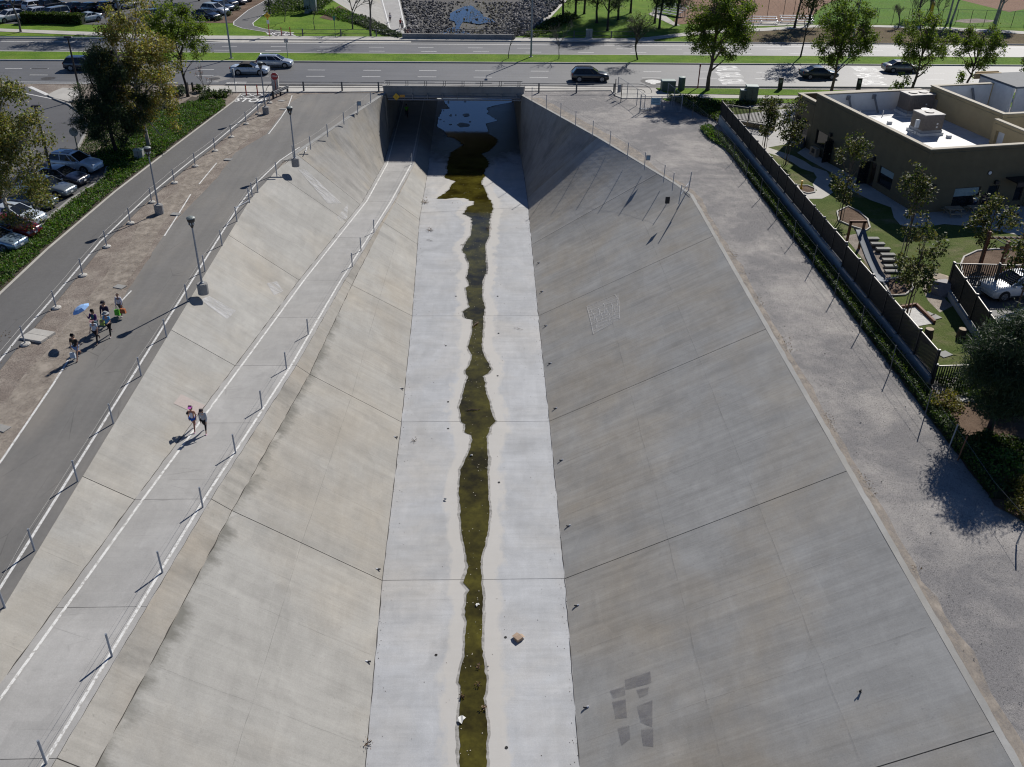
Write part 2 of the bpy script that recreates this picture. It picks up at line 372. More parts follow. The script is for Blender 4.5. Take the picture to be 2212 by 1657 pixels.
M_GREENBOX = plain('green_cabinet_paint', (.05,.085,.07), .5)
M_BLACK = plain('black_trim', (.012,.012,.014), .5)
M_RUB = plain('tyre_rubber', (.018,.018,.02), .85)
M_WOOD = plain('redwood_timber', (.16,.065,.03), .75, var=.25, scale=4)
M_WOODL = plain('pale_timber', (.36,.28,.19), .8, var=.2, scale=4)
# ================================================================ THE SETTING
TOP_L = [(0,-19.35),(75,-19.35),(80,-19.0),(86,-18.1),(111.6,-10.95),(112.5,-10.95)]
PL = [(4,-19.3),(20,-18.75),(36.8,-17.13),(51.9,-15.75),(67.5,-14.36),(89,-11.7),(103,-10.85),(112,-10.9),(146,-10.9)]
PR = [(4,-15.9),(20,-14.9),(36.8,-13.37),(51.9,-11.83),(67.5,-10.72),(89,-8.53),(103,-7.4),(112,-7.4),(146,-7.4)]
ZPT = [(4,-.05),(20,-.55),(36.8,-1.45),(51.9,-2.6),(67.5,-3.8),(89,-5.1),(103,-5.8),(112,-5.9),(146,-5.9)]
TOE_L = [(4,-4.8),(25,-4.95),(36.8,-5.24),(51.9,-5.3),(67.5,-5.53),(89,-6.1),(103,-5.97),(112,-6.0),(146,-6.0)]
TOE_R = [(4,4.2),(25,4.21),(36.8,4.5),(51.9,4.68),(67.5,4.8),(95,5.15),(103,5.1),(111,4.98),(146,4.98)]
TOP_R = [(0,18.3),(77,18.3),(80,17.4),(94,12.1),(110.9,5.0),(112.5,4.98)]
FL = -7.0
ZP = lambda y: lerp(ZPT, y)
def RY(y0, x): return y0+.0135*x                  # the road runs a little off square
JOINTS = [4, 21.3, 36.8, 52.0, 67.6, 82.6]

def slab(root, fa, fb, ya, yb, gap, mat, nx=8, dy=1.0, skirt=.12, yskew=0.0, name='concrete_slab', bow=0.0):
    """a cast slab between two edge curves (fa upper, fb lower) from ya to yb, its end edges turned down into the joints"""
    n = max(2, int((yb-ya)/dy)); rows = []
    for i in range(n+1):
        row = []
        for k in range(nx+1):
            t = k/nx; y0 = ya+gap/2; y1 = yb-gap/2
            y = y0+(y1-y0)*i/n + (yskew[0]*(1-i/n)+yskew[1]*(i/n))*t if yskew else y0+(y1-y0)*i/n
            a, b = Vector(fa(y)), Vector(fb(y)); p = a.lerp(b, t); p.y = y
            if bow: p.z += bow*math.sin(math.pi*t)
            p.z += .012*mnoise.noise((p.x*.35, p.y*.35, p.z*.5))
            row.append(p)
        rows.append(row)
    mb = MB(); d = Vector((0, 0, -skirt))
    full = [[p+d for p in rows[0]]]+rows+[[p+d for p in rows[-1]]]
    full = [[r[0]+d]+r+[r[-1]+d] for r in full]
    mb.grid(full)
    return mb.build(name, mat, root)
def bed(name, fa, fb, ya, yb, mat, drop=.09, dy=2.0):
    n = int((yb-ya)/dy); mb = MB()
    rows = []
    for i in range(n+1):
        y = ya+(yb-ya)*i/n; a, b = Vector(fa(y)), Vector(fb(y)); nn = (b-a).normalized(); dn = Vector((-abs(nn.z), 0, -1)).normalized()*drop
        rows.append([a+Vector((0,0,-drop)), b+Vector((0,0,-drop))])
    return struct(name, mb.grid(rows), mat)
# ---- right bank
fr_top = lambda y: (lerp(TOP_R, y), y, 0.0); fr_toe = lambda y: (lerp(TOE_R, y), y, FL)
rb = bed('channel_bank', fr_top, fr_toe, 3, 95.5, M_JOINT); rb['label'] = 'bare sloping concrete bank below the gravel strip, grey and streaked'
jr = JOINTS+[94.0]
for a, b in zip(jr, jr[1:]):
    slab(rb, fr_top, fr_toe, a, b, .05, M_SLOPE_R, nx=14, yskew=((0 if a < 90 else 1.3), (1.3 if b > 90 else 0)) if b > 90 else 0)
slab(rb, fr_top, fr_toe, 94.0, 111.4, .04, M_WING, nx=8, yskew=(1.3, 0), name='wing_wall')
cp = MB()                                        # pale coping along the top of the bank, broken edge to the gravel
for y in [3+i*.5 for i in range(218)]:
    x = lerp(TOP_R, y); w1 = .30+.07*mnoise.noise((y*1.3, 0, 3)); w2 = .30+.07*mnoise.noise(((y+.5)*1.3, 0, 3)); x2 = lerp(TOP_R, y+.5)
    cp.quad((x+.005, y, .012), (x+w1, y, .02), (x2+w2, y+.5, .02), (x2+.005, y+.5, .012))
    cp.quad((x+w1, y, .02), (x+w1+.03, y, -.06), (x2+w2+.03, y+.5, -.06), (x2+w2, y+.5, .02))
cp.build('coping', M_COPE, rb)
# ---- left bank: upper slope, ramped path, band, lower slope
fl_top = lambda y: (lerp(TOP_L, y), y, 0.0); fl_pl = lambda y: (lerp(PL, y), y, ZP(y)); fl_pr = lambda y: (lerp(PR, y), y, ZP(y))
def fl_bd(y):
    t = lerp([(4,.1),(36.8,.115),(52,.12),(67.6,.1),(80,.06),(95,.04),(146,.03)], y)
    a = Vector(fl_pr(y)); b = Vector((lerp(TOE_L, y), y, FL)); k = a.lerp(b, t); k.z -= .12 if y < 80 else 0; return k
fl_toe = lambda y: (lerp(TOE_L, y), y, FL)
lb = bed('channel_bank', fl_top, fl_pl, 3, 112, M_JOINT); lb['label'] = 'upper sloping concrete bank between the service road and the ramped path'
jl = JOINTS+[88.0]
for a, b in zip(jl, jl[1:]): slab(lb, fl_top, fl_pl, a, b, .05, M_SLOPE_L, nx=6, skirt=.1)
slab(lb, fl_top, fl_pl, 88.0, 111.8, .04, M_WING, nx=8, dy=.8, name='wing_wall')
pb = bed('ramp_path', fl_pl, fl_pr, 3, 146, M_JOINT); pb['label'] = 'concrete walking path ramping down beside the channel towards the underpass'
jp = [4, 13, 21.3, 29, 36.8, 44.5, 52.0, 60, 67.6, 78, 89.0, 100, 112, 124, 135, 146]
for a, b in zip(jp, jp[1:]): slab(pb, fl_pl, fl_pr, a, b, .028, M_PATH, nx=4, skirt=.1, name='path_slab')
ll = bed('channel_bank', fl_pr, fl_toe, 3, 146, M_JOINT, .32); ll['label'] = 'lower sloping concrete bank between the ramped path and the channel floor'
jj = JOINTS+[89.0, 112.0, 146.0]
for a, b in zip(jj, jj[1:]):
    slab(ll, fl_pr, fl_bd, a, b, .045, M_BAND, nx=2, skirt=.08, name='edge_band')
    o = slab(ll, fl_bd, fl_toe, a, b, .05, M_SLOPE_L, nx=28, dy=.7); at = o.data.attributes.new('damp', 'FLOAT', 'POINT'); vals = []
    for v in o.data.vertices:
        y = v.co.y; p0 = fl_bd(y); k = (v.co.x-p0[0])/(lerp(TOE_L, y)-p0[0]); wd = .17+.10*mnoise.noise((y*.22, 1, 0)); vals.append((1-max(0, k)/wd)*(.75+.4*mnoise.noise((y*.5, 9, 0)))*(1 if y < 62 else .35) if 0 <= k < wd and y < 80 else 0)
    at.data.foreach_set('value', vals)
# path edge lines
def edge_line(off, curve, y0, y1, wid, mat=M_PAINTW, name='painted_line', parent=None):
    mb = MB(); ys = [y0+i*.8 for i in range(int((y1-y0)/.8)+1)]
    pts = [Vector((lerp(curve, y)+off, y, ZP(y)+.02)) for y in ys]
    L, Rr = ribbon(pts, wid)
    for i in range(len(pts)-1): mb.quad(Rr[i], Rr[i+1], L[i+1], L[i])
    return mb.build(name, mat, parent)
edge_line(.42, PL, 5, 145, .13, parent=pb); edge_line(-.33, PR, 5, 145, .13, parent=pb)

# ---- channel floor and the stream
ZL = lambda pts, ox, oy, k: [(ox+k*x, oy+k*y) for x, y in pts]
SL = ZL([(768,1290),(765,1100),(762,920),(775,870),(765,800),(760,720),(775,650),(797,580),(798,500),(805,420),(812,350),(800,310),(808,200),(828,150),(792,100),(820,0)],737.6,1225,.3335) + \
 [(1006,1200),(1002,1180),(996,1140),(995,1100),(991,1060),(995,1015),(1003,1000)] + \
 ZL([(830,1295),(850,1230),(840,1200),(798,1180),(800,1130),(775,1110),(765,1010),(780,960),(795,900),(820,820),(808,805),(805,780),(835,740),(848,680),(818,635),(845,550),(850,455),(800,440),(785,400),(830,370),(815,300),(805,245),(830,230),(808,180),(820,150),(828,90),(800,30)],737.6,540,.3335) + \
 ZL([(595,1180),(565,1120),(535,1085),(575,1000),(610,960),(625,870),(620,810),(590,790),(550,765),(580,710),(640,690),(645,665),(560,635),(470,630),(400,640),(310,640),(370,600),(430,555),(440,520),(480,490),(400,460),(380,445),(410,420),(400,370),(440,240),(520,190),(550,170),(470,110),(410,100),(380,50)],864,270,.25) + \
 ZL([(770,540),(790,410),(840,320),(830,290),(940,280),(950,265),(880,190),(850,140),(790,90),(700,0),(640,-120),(600,-300)],831.6,194.4,.1465)
SR = ZL([(940,1290),(940,1200),(935,1150),(947,1060),(945,1000),(930,900),(920,850),(940,800),(938,740),(925,650),(918,600),(910,500),(912,400),(917,300),(915,200),(905,110),(910,60),(902,0)],737.6,1225,.3335) + \
 [(1040,1200),(1047,1180),(1055,1140),(1057,1100),(1055,1060),(1053,1015),(1054,1000)] + \
 ZL([(945,1295),(940,1210),(955,1180),(960,1150),(998,1110),(970,1050),(958,990),(935,920),(930,860),(915,820),(950,800),(968,775),(945,720),(918,680),(908,600),(915,560),(920,470),(920,430),(930,370),(910,300),(915,260),(910,210),(940,140),(935,70)],737.6,540,.3335) + \
 ZL([(745,1290),(740,1170),(745,1130),(735,1040),(770,960),(775,830),(790,760),(805,715),(780,650),(760,620),(735,560),(705,490),(730,440),(730,400),(770,340),(760,300),(700,250),(760,230),(830,170),(840,120),(770,80)],864,270,.25) + \
 ZL([(1500,550),(1480,500),(1660,455),(1500,350),(1530,320),(1490,270),(1600,235),(1770,200),(1880,180),(1930,100),(1990,0),(2000,-120),(2000,-300)],831.6,194.4,.1465)
def seam(curve, y0, y1, wid, parent, seed, dz=.012, name='seam_crack'):
    mb = MB(); ys = [y0+i*.25 for i in range(int((y1-y0)/.25))]; pts = []
    for y in ys: p = Vector(curve(y)); pts.append(p+Vector((.045*mnoise.noise((y*1.1, seed, 0))+.03*mnoise.noise((y*4, seed, 3)), 0, dz)))
    for i in range(len(pts)-1):
        w0 = max(0.0, wid*(.55+1.1*mnoise.noise((ys[i]*.9, seed, 7)))); w1 = max(0.0, wid*(.55+1.1*mnoise.noise((ys[i+1]*.9, seed, 7)))); a, b = pts[i], pts[i+1]
        if w0+w1 > .004: mb.quad(a+Vector((w0,0,0)), b+Vector((w1,0,0)), b-Vector((w1,0,0)), a-Vector((w0,0,0)))
    return mb.build(name, M_JOINT, parent)
seam(lambda y: Vector(fl_pl(y))+Vector((.02,0,.01)), 10, 110, .026, pb, 1.0); seam(lambda y: Vector(fl_pr(y))+Vector((.0,0,.01)), 10, 100, .016, pb, 2.0)
seam(lambda y: Vector(fl_bd(y))+Vector((0,0,.02)), 14, 76, .03, ll, 3.0)
S_SEAM = stain('pour_line', (.15,.145,.135), .53, .34, .8, (1,1,1), .2)
def pour(fa, fb, t0, t1, ya, yb, par, wid, seed, n=30):
    mb = MB(); pts = []
    for i in range(n+1):
        k = i/n; y = ya+(yb-ya)*k; p = Vector(fa(y)).lerp(Vector(fb(y)), t0+(t1-t0)*k); pts.append(p+Vector((0, .05*mnoise.noise((k*9, seed, 0)), .02)) if abs(yb-ya) < 1 else p+Vector((.05*mnoise.noise((y*.7, seed, 0)), 0, .02)))
    strip(mb, pts, wid); return mb.build('pour_line', S_SEAM, par)
for a, b in zip(jr[:-1], jr[1:]):
    for f in (.33, .66): pour(fr_top, fr_toe, .02, .98, a+(b-a)*f, a+(b-a)*f+.01, rb, .03, a+f)
for t_, sd_ in ((.30, 1), (.62, 2)): pour(fr_top, fr_toe, t_, t_, 8, 92, rb, .03, sd_, 120)
for a, b in zip(jl[:-1], jl[1:]):
    for f in (.33, .66): pour(fl_top, fl_pl, .03, .97, a+(b-a)*f, a+(b-a)*f+.01, lb, .025, a+f); pour(fl_bd, fl_toe, .03, .97, a+(b-a)*f, a+(b-a)*f+.01, ll, .025, a+f+3)
pour(fl_bd, fl_toe, .45, .45, 8, 80, ll, .03, 5, 110)
def rough_line(px, seed):
    pts = [G(x, y, FL) for x, y in px]; pts = [pts[0]+Vector((0, -12, 0))]+pts; out = []
    for p in resample(pts, .22):
        k_ = 1 if p.y < 88 else 2.6; j = k_*(.07*mnoise.noise((p.x*2.5, p.y*2.5, seed))+.05*mnoise.noise((p.x*7, p.y*7, seed+5)))
        out.append(Vector((p.x+j, p.y+j*.6, FL)))
    return out
WL, WR = rough_line(SL, 1.0), rough_line(SR, 9.0)
def bounds(y):
    a = min(WL, key=lambda p: abs(p.y-y)).x; b = max((p for p in WR if abs(p.y-y) < 1.2), key=lambda p: p.x, default=WR[0]).x
    return a, b
BT = [(4+i*.5,)+bounds(4+i*.5) for i in range(220)]
BL = [(b[0], b[1]) for b in BT]; BR = [(b[0], b[2]) for b in BT]
fl = bed('channel_floor', fl_toe, fr_toe, 3, 147, M_JOINT, .1); fl['label'] = 'level concrete floor of the drainage channel with a stream down the middle'
jf = [4, 21.3, 36.8, 52.0, 67.6, 91.0, 112, 130, 147]
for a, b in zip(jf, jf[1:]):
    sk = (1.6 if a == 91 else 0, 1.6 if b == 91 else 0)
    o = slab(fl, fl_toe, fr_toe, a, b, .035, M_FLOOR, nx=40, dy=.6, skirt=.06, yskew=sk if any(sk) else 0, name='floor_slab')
    at = o.data.attributes.new('silt', 'FLOAT', 'POINT'); vals = []; wet_shade = []
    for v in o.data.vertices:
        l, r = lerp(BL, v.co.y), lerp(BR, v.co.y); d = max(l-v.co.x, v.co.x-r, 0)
        vals.append(max(0, 1-d/(1.75+.5*mnoise.noise((v.co.y*.25, 3, 0)))) if v.co.y < 112 else 0); wet_shade.append(max(0, 1-d/7.0)*min(1, (v.co.y-104)/9) if v.co.y > 104 else 0)  # ramps up under the bridge, painting its shade along with the damp
    at.data.foreach_set('value', vals); o.data.attributes.new('wet_shade', 'FLOAT', 'POINT').data.foreach_set('value', wet_shade)
S_WET = stain('wet_margin', (.17,.165,.15), .52, .6, 3.0, (1,1,1), .22)
for side, Wl in ((-1, WL), (1, WR)):
    mb = MB()
    for i, (a, b) in enumerate(zip(Wl, Wl[1:])):
        wa, wb = [.10+.16*abs(mnoise.noise((q.y*.6, q.x*.6, 4+side))) for q in (a, b)]; mb.quad(a+Vector((-side*.12,0,.011)), b+Vector((-side*.12,0,.011)), b+Vector((side*wb,0,.011)), a+Vector((side*wa,0,.011)))
    mb.build('wet_margin', S_WET, fl)
ww = MB(); ww.sheet([(p.x, p.y, FL+.018) for p in WL]+[(p.x, p.y, FL+.018) for p in reversed(WR)])
struct('stream_water', ww, M_WATER, label='narrow olive brown stream trickling down the middle of the channel floor')
mm = MB()
def blob(c, rx, ry, z, seed, n=22):
    out = []
    for k in range(n):
        a = 2*math.pi*k/n; rr = 1+.45*mnoise.noise((math.cos(a)*1.5, math.sin(a)*1.5, seed)); out.append((c[0]+rx*rr*math.cos(a), c[1]+ry*rr*math.sin(a), z))
    return out
for i, (x, y, rx, ry) in enumerate([(970,378,22,14),(1045,372,12,10),(1200,372,55,20),(1150,520,85,34),(1255,472,16,10),(965,512,20,7),(935,175,14,26),(1180,173,18,10),(865,308,6,6),(820,440,18,8),(870,465,8,8)]):
    p = G(831.6+.1465*x, 194.4+.1465*y, FL); q = G(831.6+.1465*(x+rx), 194.4+.1465*y, FL); r_ = G(831.6+.1465*x, 194.4+.1465*(y-ry), FL)
    mm.prism(blob(p, q.x-p.x, r_.y-p.y, 0, i*3.1), FL-.05, FL+.03+.01*(i % 3))
tag(stuff('mud_islands', mm, M_MUD, 'dark mud islands lying in the still water under the bridge', 'mud'), 'dark mud islands lying in the still water under the bridge', 'mud')

seam(lambda y: Vector(fl_toe(y))+Vector((.02,0,.012)), 10, 108, .022, fl, 4.0); seam(lambda y: Vector(fr_toe(y))+Vector((-.02,0,.012)), 10, 108, .02, fl, 5.0)
# ---- ground on both banks (one sheet a side, out to the horizon)
def curve_pts(tab, y0, y1, off=0.0, step=4.0):
    n = int((y1-y0)/step); return [(lerp(tab, y0+(y1-y0)*i/n)+off, y0+(y1-y0)*i/n) for i in range(n+1)]
gl = [(x, y, -.03) for x, y in curve_pts(TOP_L, -2, 112)]
struct('ground', MB().sheet([(-900, -300, -.03), (-19.35, -300, -.03)]+gl+[(-10.95, 116, -.03), (-900, 116, -.03)]), M_DIRT)
gr = [(x+.1, y, -.03) for x, y in curve_pts(TOP_R, -2, 112)]
struct('ground', MB().sheet([(18.4, -300, -.03), (900, -300, -.03), (900, 116, -.03), (5.1, 116, -.03)]+list(reversed(gr))), M_GRAVEL)
mb = MB()
for y in [10+i*1.0 for i in range(100)]:
    q = lambda yy: (lerp(TOP_R, yy)+.33, .35+.5*abs(mnoise.noise((yy*.22, 5, 5)))+(1.1 if yy > 84 else 0)*max(0, min(1, (yy-84)/5)))
    (xa, wa), (xb, wb) = q(y), q(y+1); ja, jb = [.25*mnoise.noise((v*1.7, 8, 1)) for v in (y, y+1)]
    mb.quad((xa, y, -.022), (xa+wa+ja, y, -.022), (xb+wb+jb, y+1, -.022), (xb, y+1, -.022))
struct('sand_drift', mb, M_SANDP)
# service road (left), with painted edges
rd = [(lerp(TOP_L, y)+.02, y) for y in [-2+i*3 for i in range(30)]]
edgeL = [G(x, y) for x, y in [(0,1000),(115,830),(200,710),(268,640),(330,545),(362,495),(468,385),(508,330),(575,290),(614,240),(624,232),(632,206)]]
sr = [(p.x+.12*mnoise.noise((p.y*.8, 1, 2)), p.y) for p in resample(edgeL, 1.0)]
front = [G(x, y) for x, y in [(640,205),(760,200),(832,201)]]
poly = [(-19.33, -6, .004), (-29.5, -6, .004)]+[(x, y, .004) for x, y in sr]+[(p.x, p.y, .004) for p in front]+[(lerp(TOP_L, y)+(-.25 if y > 84 else .02), y, .004) for y in [111,105,100,95,90,86,82,78,75,60,40,20,0]]
so_ = struct('service_road', MB().sheet(poly), M_ROAD2)
cop = MB()
for y in [86+i*.64 for i in range(40)]:           # pale coping on the wing wall's head
    a, b = lerp(TOP_L, y), lerp(TOP_L, y+.64)
    cop.quad((a-.45, y-.1, .03), (a, y, .012), (b, y+.64, .012), (b-.45, y+.54, .03))
cop.build('coping', M_COPE, lb)
def paint_line(line, wid, z=.012, mat=M_PAINTW, parent=None, name='painted_line'):
    mb = MB(); strip(mb, [(p[0], p[1], z) for p in resample(line, 1.5)], wid)
    if parent is not None: return mb.build(name, mat, parent)
    return struct(name, mb, mat)
paint_line([(-19.95, 0, 0), (-19.95, 74, 0), (-19.6, 80, 0), (-18.75, 86, 0), (-17.6, 90.2, 0)], .13, parent=so_)
paint_line([Vector((-29.0, 2, 0))]+[G(x, y) for x, y in [(0,1000),(113,833),(150,775)]], .12, parent=so_)
for seg in [[(258,655),(284,628)],[(355,510),(386,462),(412,420)],[(430,398),(468,352)],[(580,290),(606,256),(622,232),(631,206)],[(660,328),(663,318)]]: paint_line([G(*p) for p in seg], .11, parent=so_)
# pale sand drifted along the road's far edge
sd = [G(x, y) for x, y in [(-40,1040),(60,880),(150,760),(230,655),(300,560),(345,480),(400,425),(470,350),(540,290),(600,238),(650,203)]]
mb = MB(); pts = resample([(p.x, p.y, .008) for p in sd], 1.0)
for a, b in zip(pts, pts[1:]):
    wa, wb = [.9+1.0*mnoise.noise((q.y*.25, 4, 1)) for q in (a, b)]
    mb.quad(a+Vector((.35+.3*mnoise.noise((a.y, 0, 8)), 0, 0)), b+Vector((.35+.3*mnoise.noise((b.y, 0, 8)), 0, 0)), b-Vector((1.0+wb*.5, 0, 0)), a-Vector((1.0+wa*.5, 0, 0)))
struct('sand_drift', mb, M_SANDP)
# bike path (left)
bl = [G(x, y) for x, y in [(-110,790),(0,636),(104,538),(250,414),(375,318),(510,216),(522,202)]]
brr = [G(x, y) for x, y in [(-60,870),(0,800),(55,730),(120,655),(180,583),(230,522),(283,470),(330,425),(380,383),(424,347),(466,315),(500,286),(533,258),(558,236),(583,212),(590,202)]]
bp_ = struct('bike_path', MB().sheet([(p.x, p.y, .006) for p in bl]+[(p.x, p.y, .006) for p in reversed(brr)]), M_BIKE)
paint_line([p+Vector((-.45, 0, 0)) for p in brr], .13, .014, parent=bp_)
mb = MB(); strip(mb, [(p.x-.06, p.y, .02) for p in resample(bl, 2)], .22); mb.build('concrete_edging', M_WALK, bp_)
for txt, c, up_ in (('STOP', (540,217), None),):
    vv, ff = text_mb(txt, 1.9, .62); c0 = G(*c); dv = (G(583,212)-G(500,286)); dv.z = 0; dv.normalize()
    dv = Vector((.12, 1, 0)).normalized(); rt_ = Vector((dv.y, -dv.x, 0)); k = (G(575,217)-G(507,222)).length/ (max(v.x for v in vv)-min(v.x for v in vv))
    MB().add([c0+rt_*v.x*k+dv*v.y+Vector((0, 0, .014)) for v in vv], ff).build('stop_lettering', M_PAINT, bp_)
for c in ((574-1,206),(556,206.5)): pass
for cx in (532.5, 557):                           # white diamonds round the red bollards
    c0 = G(cx, 206, .014); mb = MB()
    for a, b in (((0,.95),(.62,0)),((.62,0),(0,-.95)),((0,-.95),(-.62,0)),((-.62,0),(0,.95))):
        strip(mb, [c0+Vector((a[0],a[1],0)), c0+Vector((b[0],b[1],0))], .12)
    mb.build('painted_diamond', M_PAINT, bp_)
paint_line([G(523,201.5), G(588,201.5)], .15, .014, parent=bp_)

# ---- the road: carriageways, kerbs, median, pavements
XL, XR = -160, 170
def across(name, y0, y1, z, mat, x0=XL, x1=XR, parent=None):
    mb = MB(); n = 60
    rows = [[(x0+(x1-x0)*i/n, RY(y0, x0+(x1-x0)*i/n), z) for i in range(n+1)], [(x0+(x1-x0)*i/n, RY(y1, x0+(x1-x0)*i/n), z) for i in range(n+1)]]
    mb.grid(rows)
    return struct(name, mb, mat) if parent is None else mb.build(name, mat, parent)
def kerb(name, y0, y1, mat=M_WALK, h=.14, x0=XL, x1=XR, zb=-.02):
    mb = MB(); step = 6.0; n = int((x1-x0)/step)
    for i in range(n):
        a = x0+step*i; b = a+step-.015
        mb.prism([(a, RY(y0, a)), (b, RY(y0, b)), (b, RY(y1, b)), (a, RY(y1, a))], zb, h)
    return struct(name, mb, mat)
rn = across('road', 115.45, 127.75, .002, M_ROAD, -400, 400)
rf_ = across('road', 133.0, 142.0, .002, M_ROAD, -400, 400)
kerb('kerb', 127.75, 128.0, h=.15); kerb('kerb', 132.85, 133.1, h=.15)
kerb('kerb', 142.0, 142.2, h=.15); 
median_base = across('median_lawn', 128.0, 132.85, .13, M_GRASS)
across('pavement', 142.2, 144.6, .12, M_WALK, -53.5, 26)
def walk(poly_px, z=.1, name='pavement'):
    return struct(name, MB().prism([(p.x, p.y) for p in P2(poly_px)], -.02, z), M_WALK)
walk([(437,186),(600,186.5),(836,186.5),(836,198),(700,199.5),(600,200),(437,199)], .06)
kerb('kerb', 115.25, 115.45, h=.14, x0=-30.5, x1=11.5)
kerb('kerb', 115.25, 115.45, h=.14, x0=23.5, x1=140)
walk([(1134,187),(1344,190),(1344,213),(1328,207),(1320,196),(1134,197)], .06)
walk([(1344,190),(1415,191),(1424,198),(1445,203),(1600,206),(1740,207.5),(2300,217),(2300,222),(1730,214),(1480,212),(1420,213),(1344,213)], .05)
struct('verge_lawn', MB().prism([(p.x, p.y) for p in P2([(1417,191.3),(1600,193),(1730,195),(2300,203),(2300,217),(1740,207.5),(1600,206),(1447,203),(1428,198)])], -.02, .09), M_GRASS)
sheet('verge_lawn', [(1430,213),(1480,212),(1730,214),(2300,222),(2300,232),(1740,226),(1690,222),(1560,225),(1500,219),(1440,218)], .02, M_GRASS)
# lane dashes and lines
def dash(c, px_len, y0, parent):
    a = G(c-px_len/2, 150); 
for n_, (y0, cs, par, ln) in enumerate([(123.37,[56,(0)]+[680+121*i-17 for i in range(-5,14)],rn,38),(119.93,[667+121*i-7 for i in range(-6,14)],rn,40),(116.78,[567+62*i for i in range(-2,13)],rn,26),
                            (135.0,[570+113*i for i in range(-5,15)],rf_,34),(137.6,[582+107*i for i in range(-5,16)],rf_,33)]):
    mb = MB()
    yy = {123.37:153.5,119.93:167,116.78:180,135.0:112.5,137.6:104}[y0]
    for cx in cs:
        p = G(cx, yy); q = G(cx+ln, yy); L_ = q.x-p.x
        if abs(p.x) > 75: continue
        if y0 == 116.78 and p.x > 9: continue
        strip(mb, [(p.x, RY(y0, p.x), .006), (p.x+L_, RY(y0, p.x+L_), .006)], .14)
    mb.build('lane_dashes', M_PAINT, par)
def line_across(y0, x0, x1, wid, par): strip_mb = MB(); strip(strip_mb, [(x0+(x1-x0)*i/40, RY(y0, x0+(x1-x0)*i/40), .006) for i in range(41)], wid); strip_mb.build('painted_line', M_PAINT, par)
line_across(140.0, -100, 110, .2, rf_); line_across(133.35, -100, -40, .12, rf_); line_across(116.35, -90, -36.5, .14, rn); line_across(115.75, -90, -47, .12, rn)
line_across(133.75, -100, -38, .22, rf_)
paint_line([G(26,197), G(60,203), G(112,213.5)], .2, .01, parent=rn); paint_line([G(64,187.5), G(103,205)], .5, .01, parent=rn)
# bike lane stencil and worn repair patch
mb = MB(); c0 = G(501,179.2, .007)
for k in range(16):
    a, b = 2*math.pi*k/16, 2*math.pi*(k+1)/16; strip(mb, [c0+Vector((.6*math.cos(a), .32*math.sin(a), 0)), c0+Vector((.6*math.cos(b), .32*math.sin(b), 0))], .16)
strip(mb, [c0+Vector((.6, 0, 0)), c0+Vector((1.7, 0, 0))], .2); mb.build('bike_stencil', M_PAINT, rn)
MB().sheet([(p.x, p.y, .005) for p in P2([(446,170),(470,163),(498,170),(470,177)])]).build('repair_patch', plain('patch_concrete', (.21,.205,.2), .85), rn)
for cx, word, span in ((1567, 'SIGNAL', 3), (1864, 'AHEAD', 3)):
    pa, pb2 = (G(cx-30, 153), G(cx+22, 177)) if word == 'SIGNAL' else (G(cx-30, 157), G(cx+30, 180))
    for lane, (yy, sh) in enumerate(((125.55, 0), (121.75, 0), (118.2, 0))):
        vv, ff = text_mb(word, 3.6, 1.0); k = 3.0/(max(v.x for v in vv)-min(v.x for v in vv)); cxw = G(cx, {0:148,1:160,2:173}[lane]).x+lane*.25
        # letters read by traffic driving towards +x: letter tops to +x, words across the lane
        MB().add([Vector((cxw+v.y*1.0, RY(yy, cxw)-v.x*k, .007)) for v in vv], ff).build('road_lettering', M_PAINT, rn)
def disc(c, r, z, m, par, name, ry=None):
    mb = MB(); n = 28; mb.sheet([(c.x+r*math.cos(2*math.pi*k/n), c.y+(ry or r)*math.sin(2*math.pi*k/n), z) for k in range(n)]); return mb.build(name, m, par)
M_LID = plain('cast_iron_lid', (.07,.065,.06), .6, .3, var=.3)
c0 = G(1411,176); disc(c0, 1.6, .005, plain('patch_ring', (.07,.07,.07), .8), rn, 'manhole_patch'); disc(c0, 1.0, .009, M_PAINTW, rn, 'manhole_cover')
c0 = G(1411,181); disc(c0, 1.05, .006, plain('patch_ring', (.07,.07,.07), .8), rn, 'manhole_patch'); disc(c0, .35, .010, M_PAINTW, rn, 'manhole_cover')
disc(G(104,169.5), .85, .006, M_LID, rn, 'manhole_cover'); disc(G(463,170), .7, .008, M_LID, rn, 'manhole_cover')
# driveway, splitter island and the near parking lot at the left
sheet('parking_lot', [(-400,196),(60,187),(112,205),(116,212),(150,226),(176,246),(190,270),(185,290),(168,322),(140,345),(205,365),(232,360),(225,385),(150,435),(108,470),(70,500),(0,548),(-80,620),(-400,800)], .002, M_LOT)
walk([(104,207),(118,199),(136,192),(172,194),(176,205),(160,219),(150,222),(118,214),(107,210)], .14, 'traffic_island')
M_CURB = plain('kerb_grey', (.3,.295,.28), .85, var=.15)
def kerb_line(px, wid=.22, h=.14, name='kerb'):
    mb = MB(); pts = resample([(p.x, p.y, 0) for p in P2(px)], .9); L, Rr = ribbon(pts, wid)
    for i in range(len(pts)-1): mb.prism([L[i][:2], L[i+1][:2], Rr[i+1][:2], Rr[i][:2]], -.02, h)
    return struct(name, mb, M_CURB)
kerb_line([(116,214),(150,227),(176,246),(189,270),(184,290),(168,322)]); kerb_line([(232,362),(226,385),(150,435),(108,470),(72,500),(0,550),(-80,622)], .2)
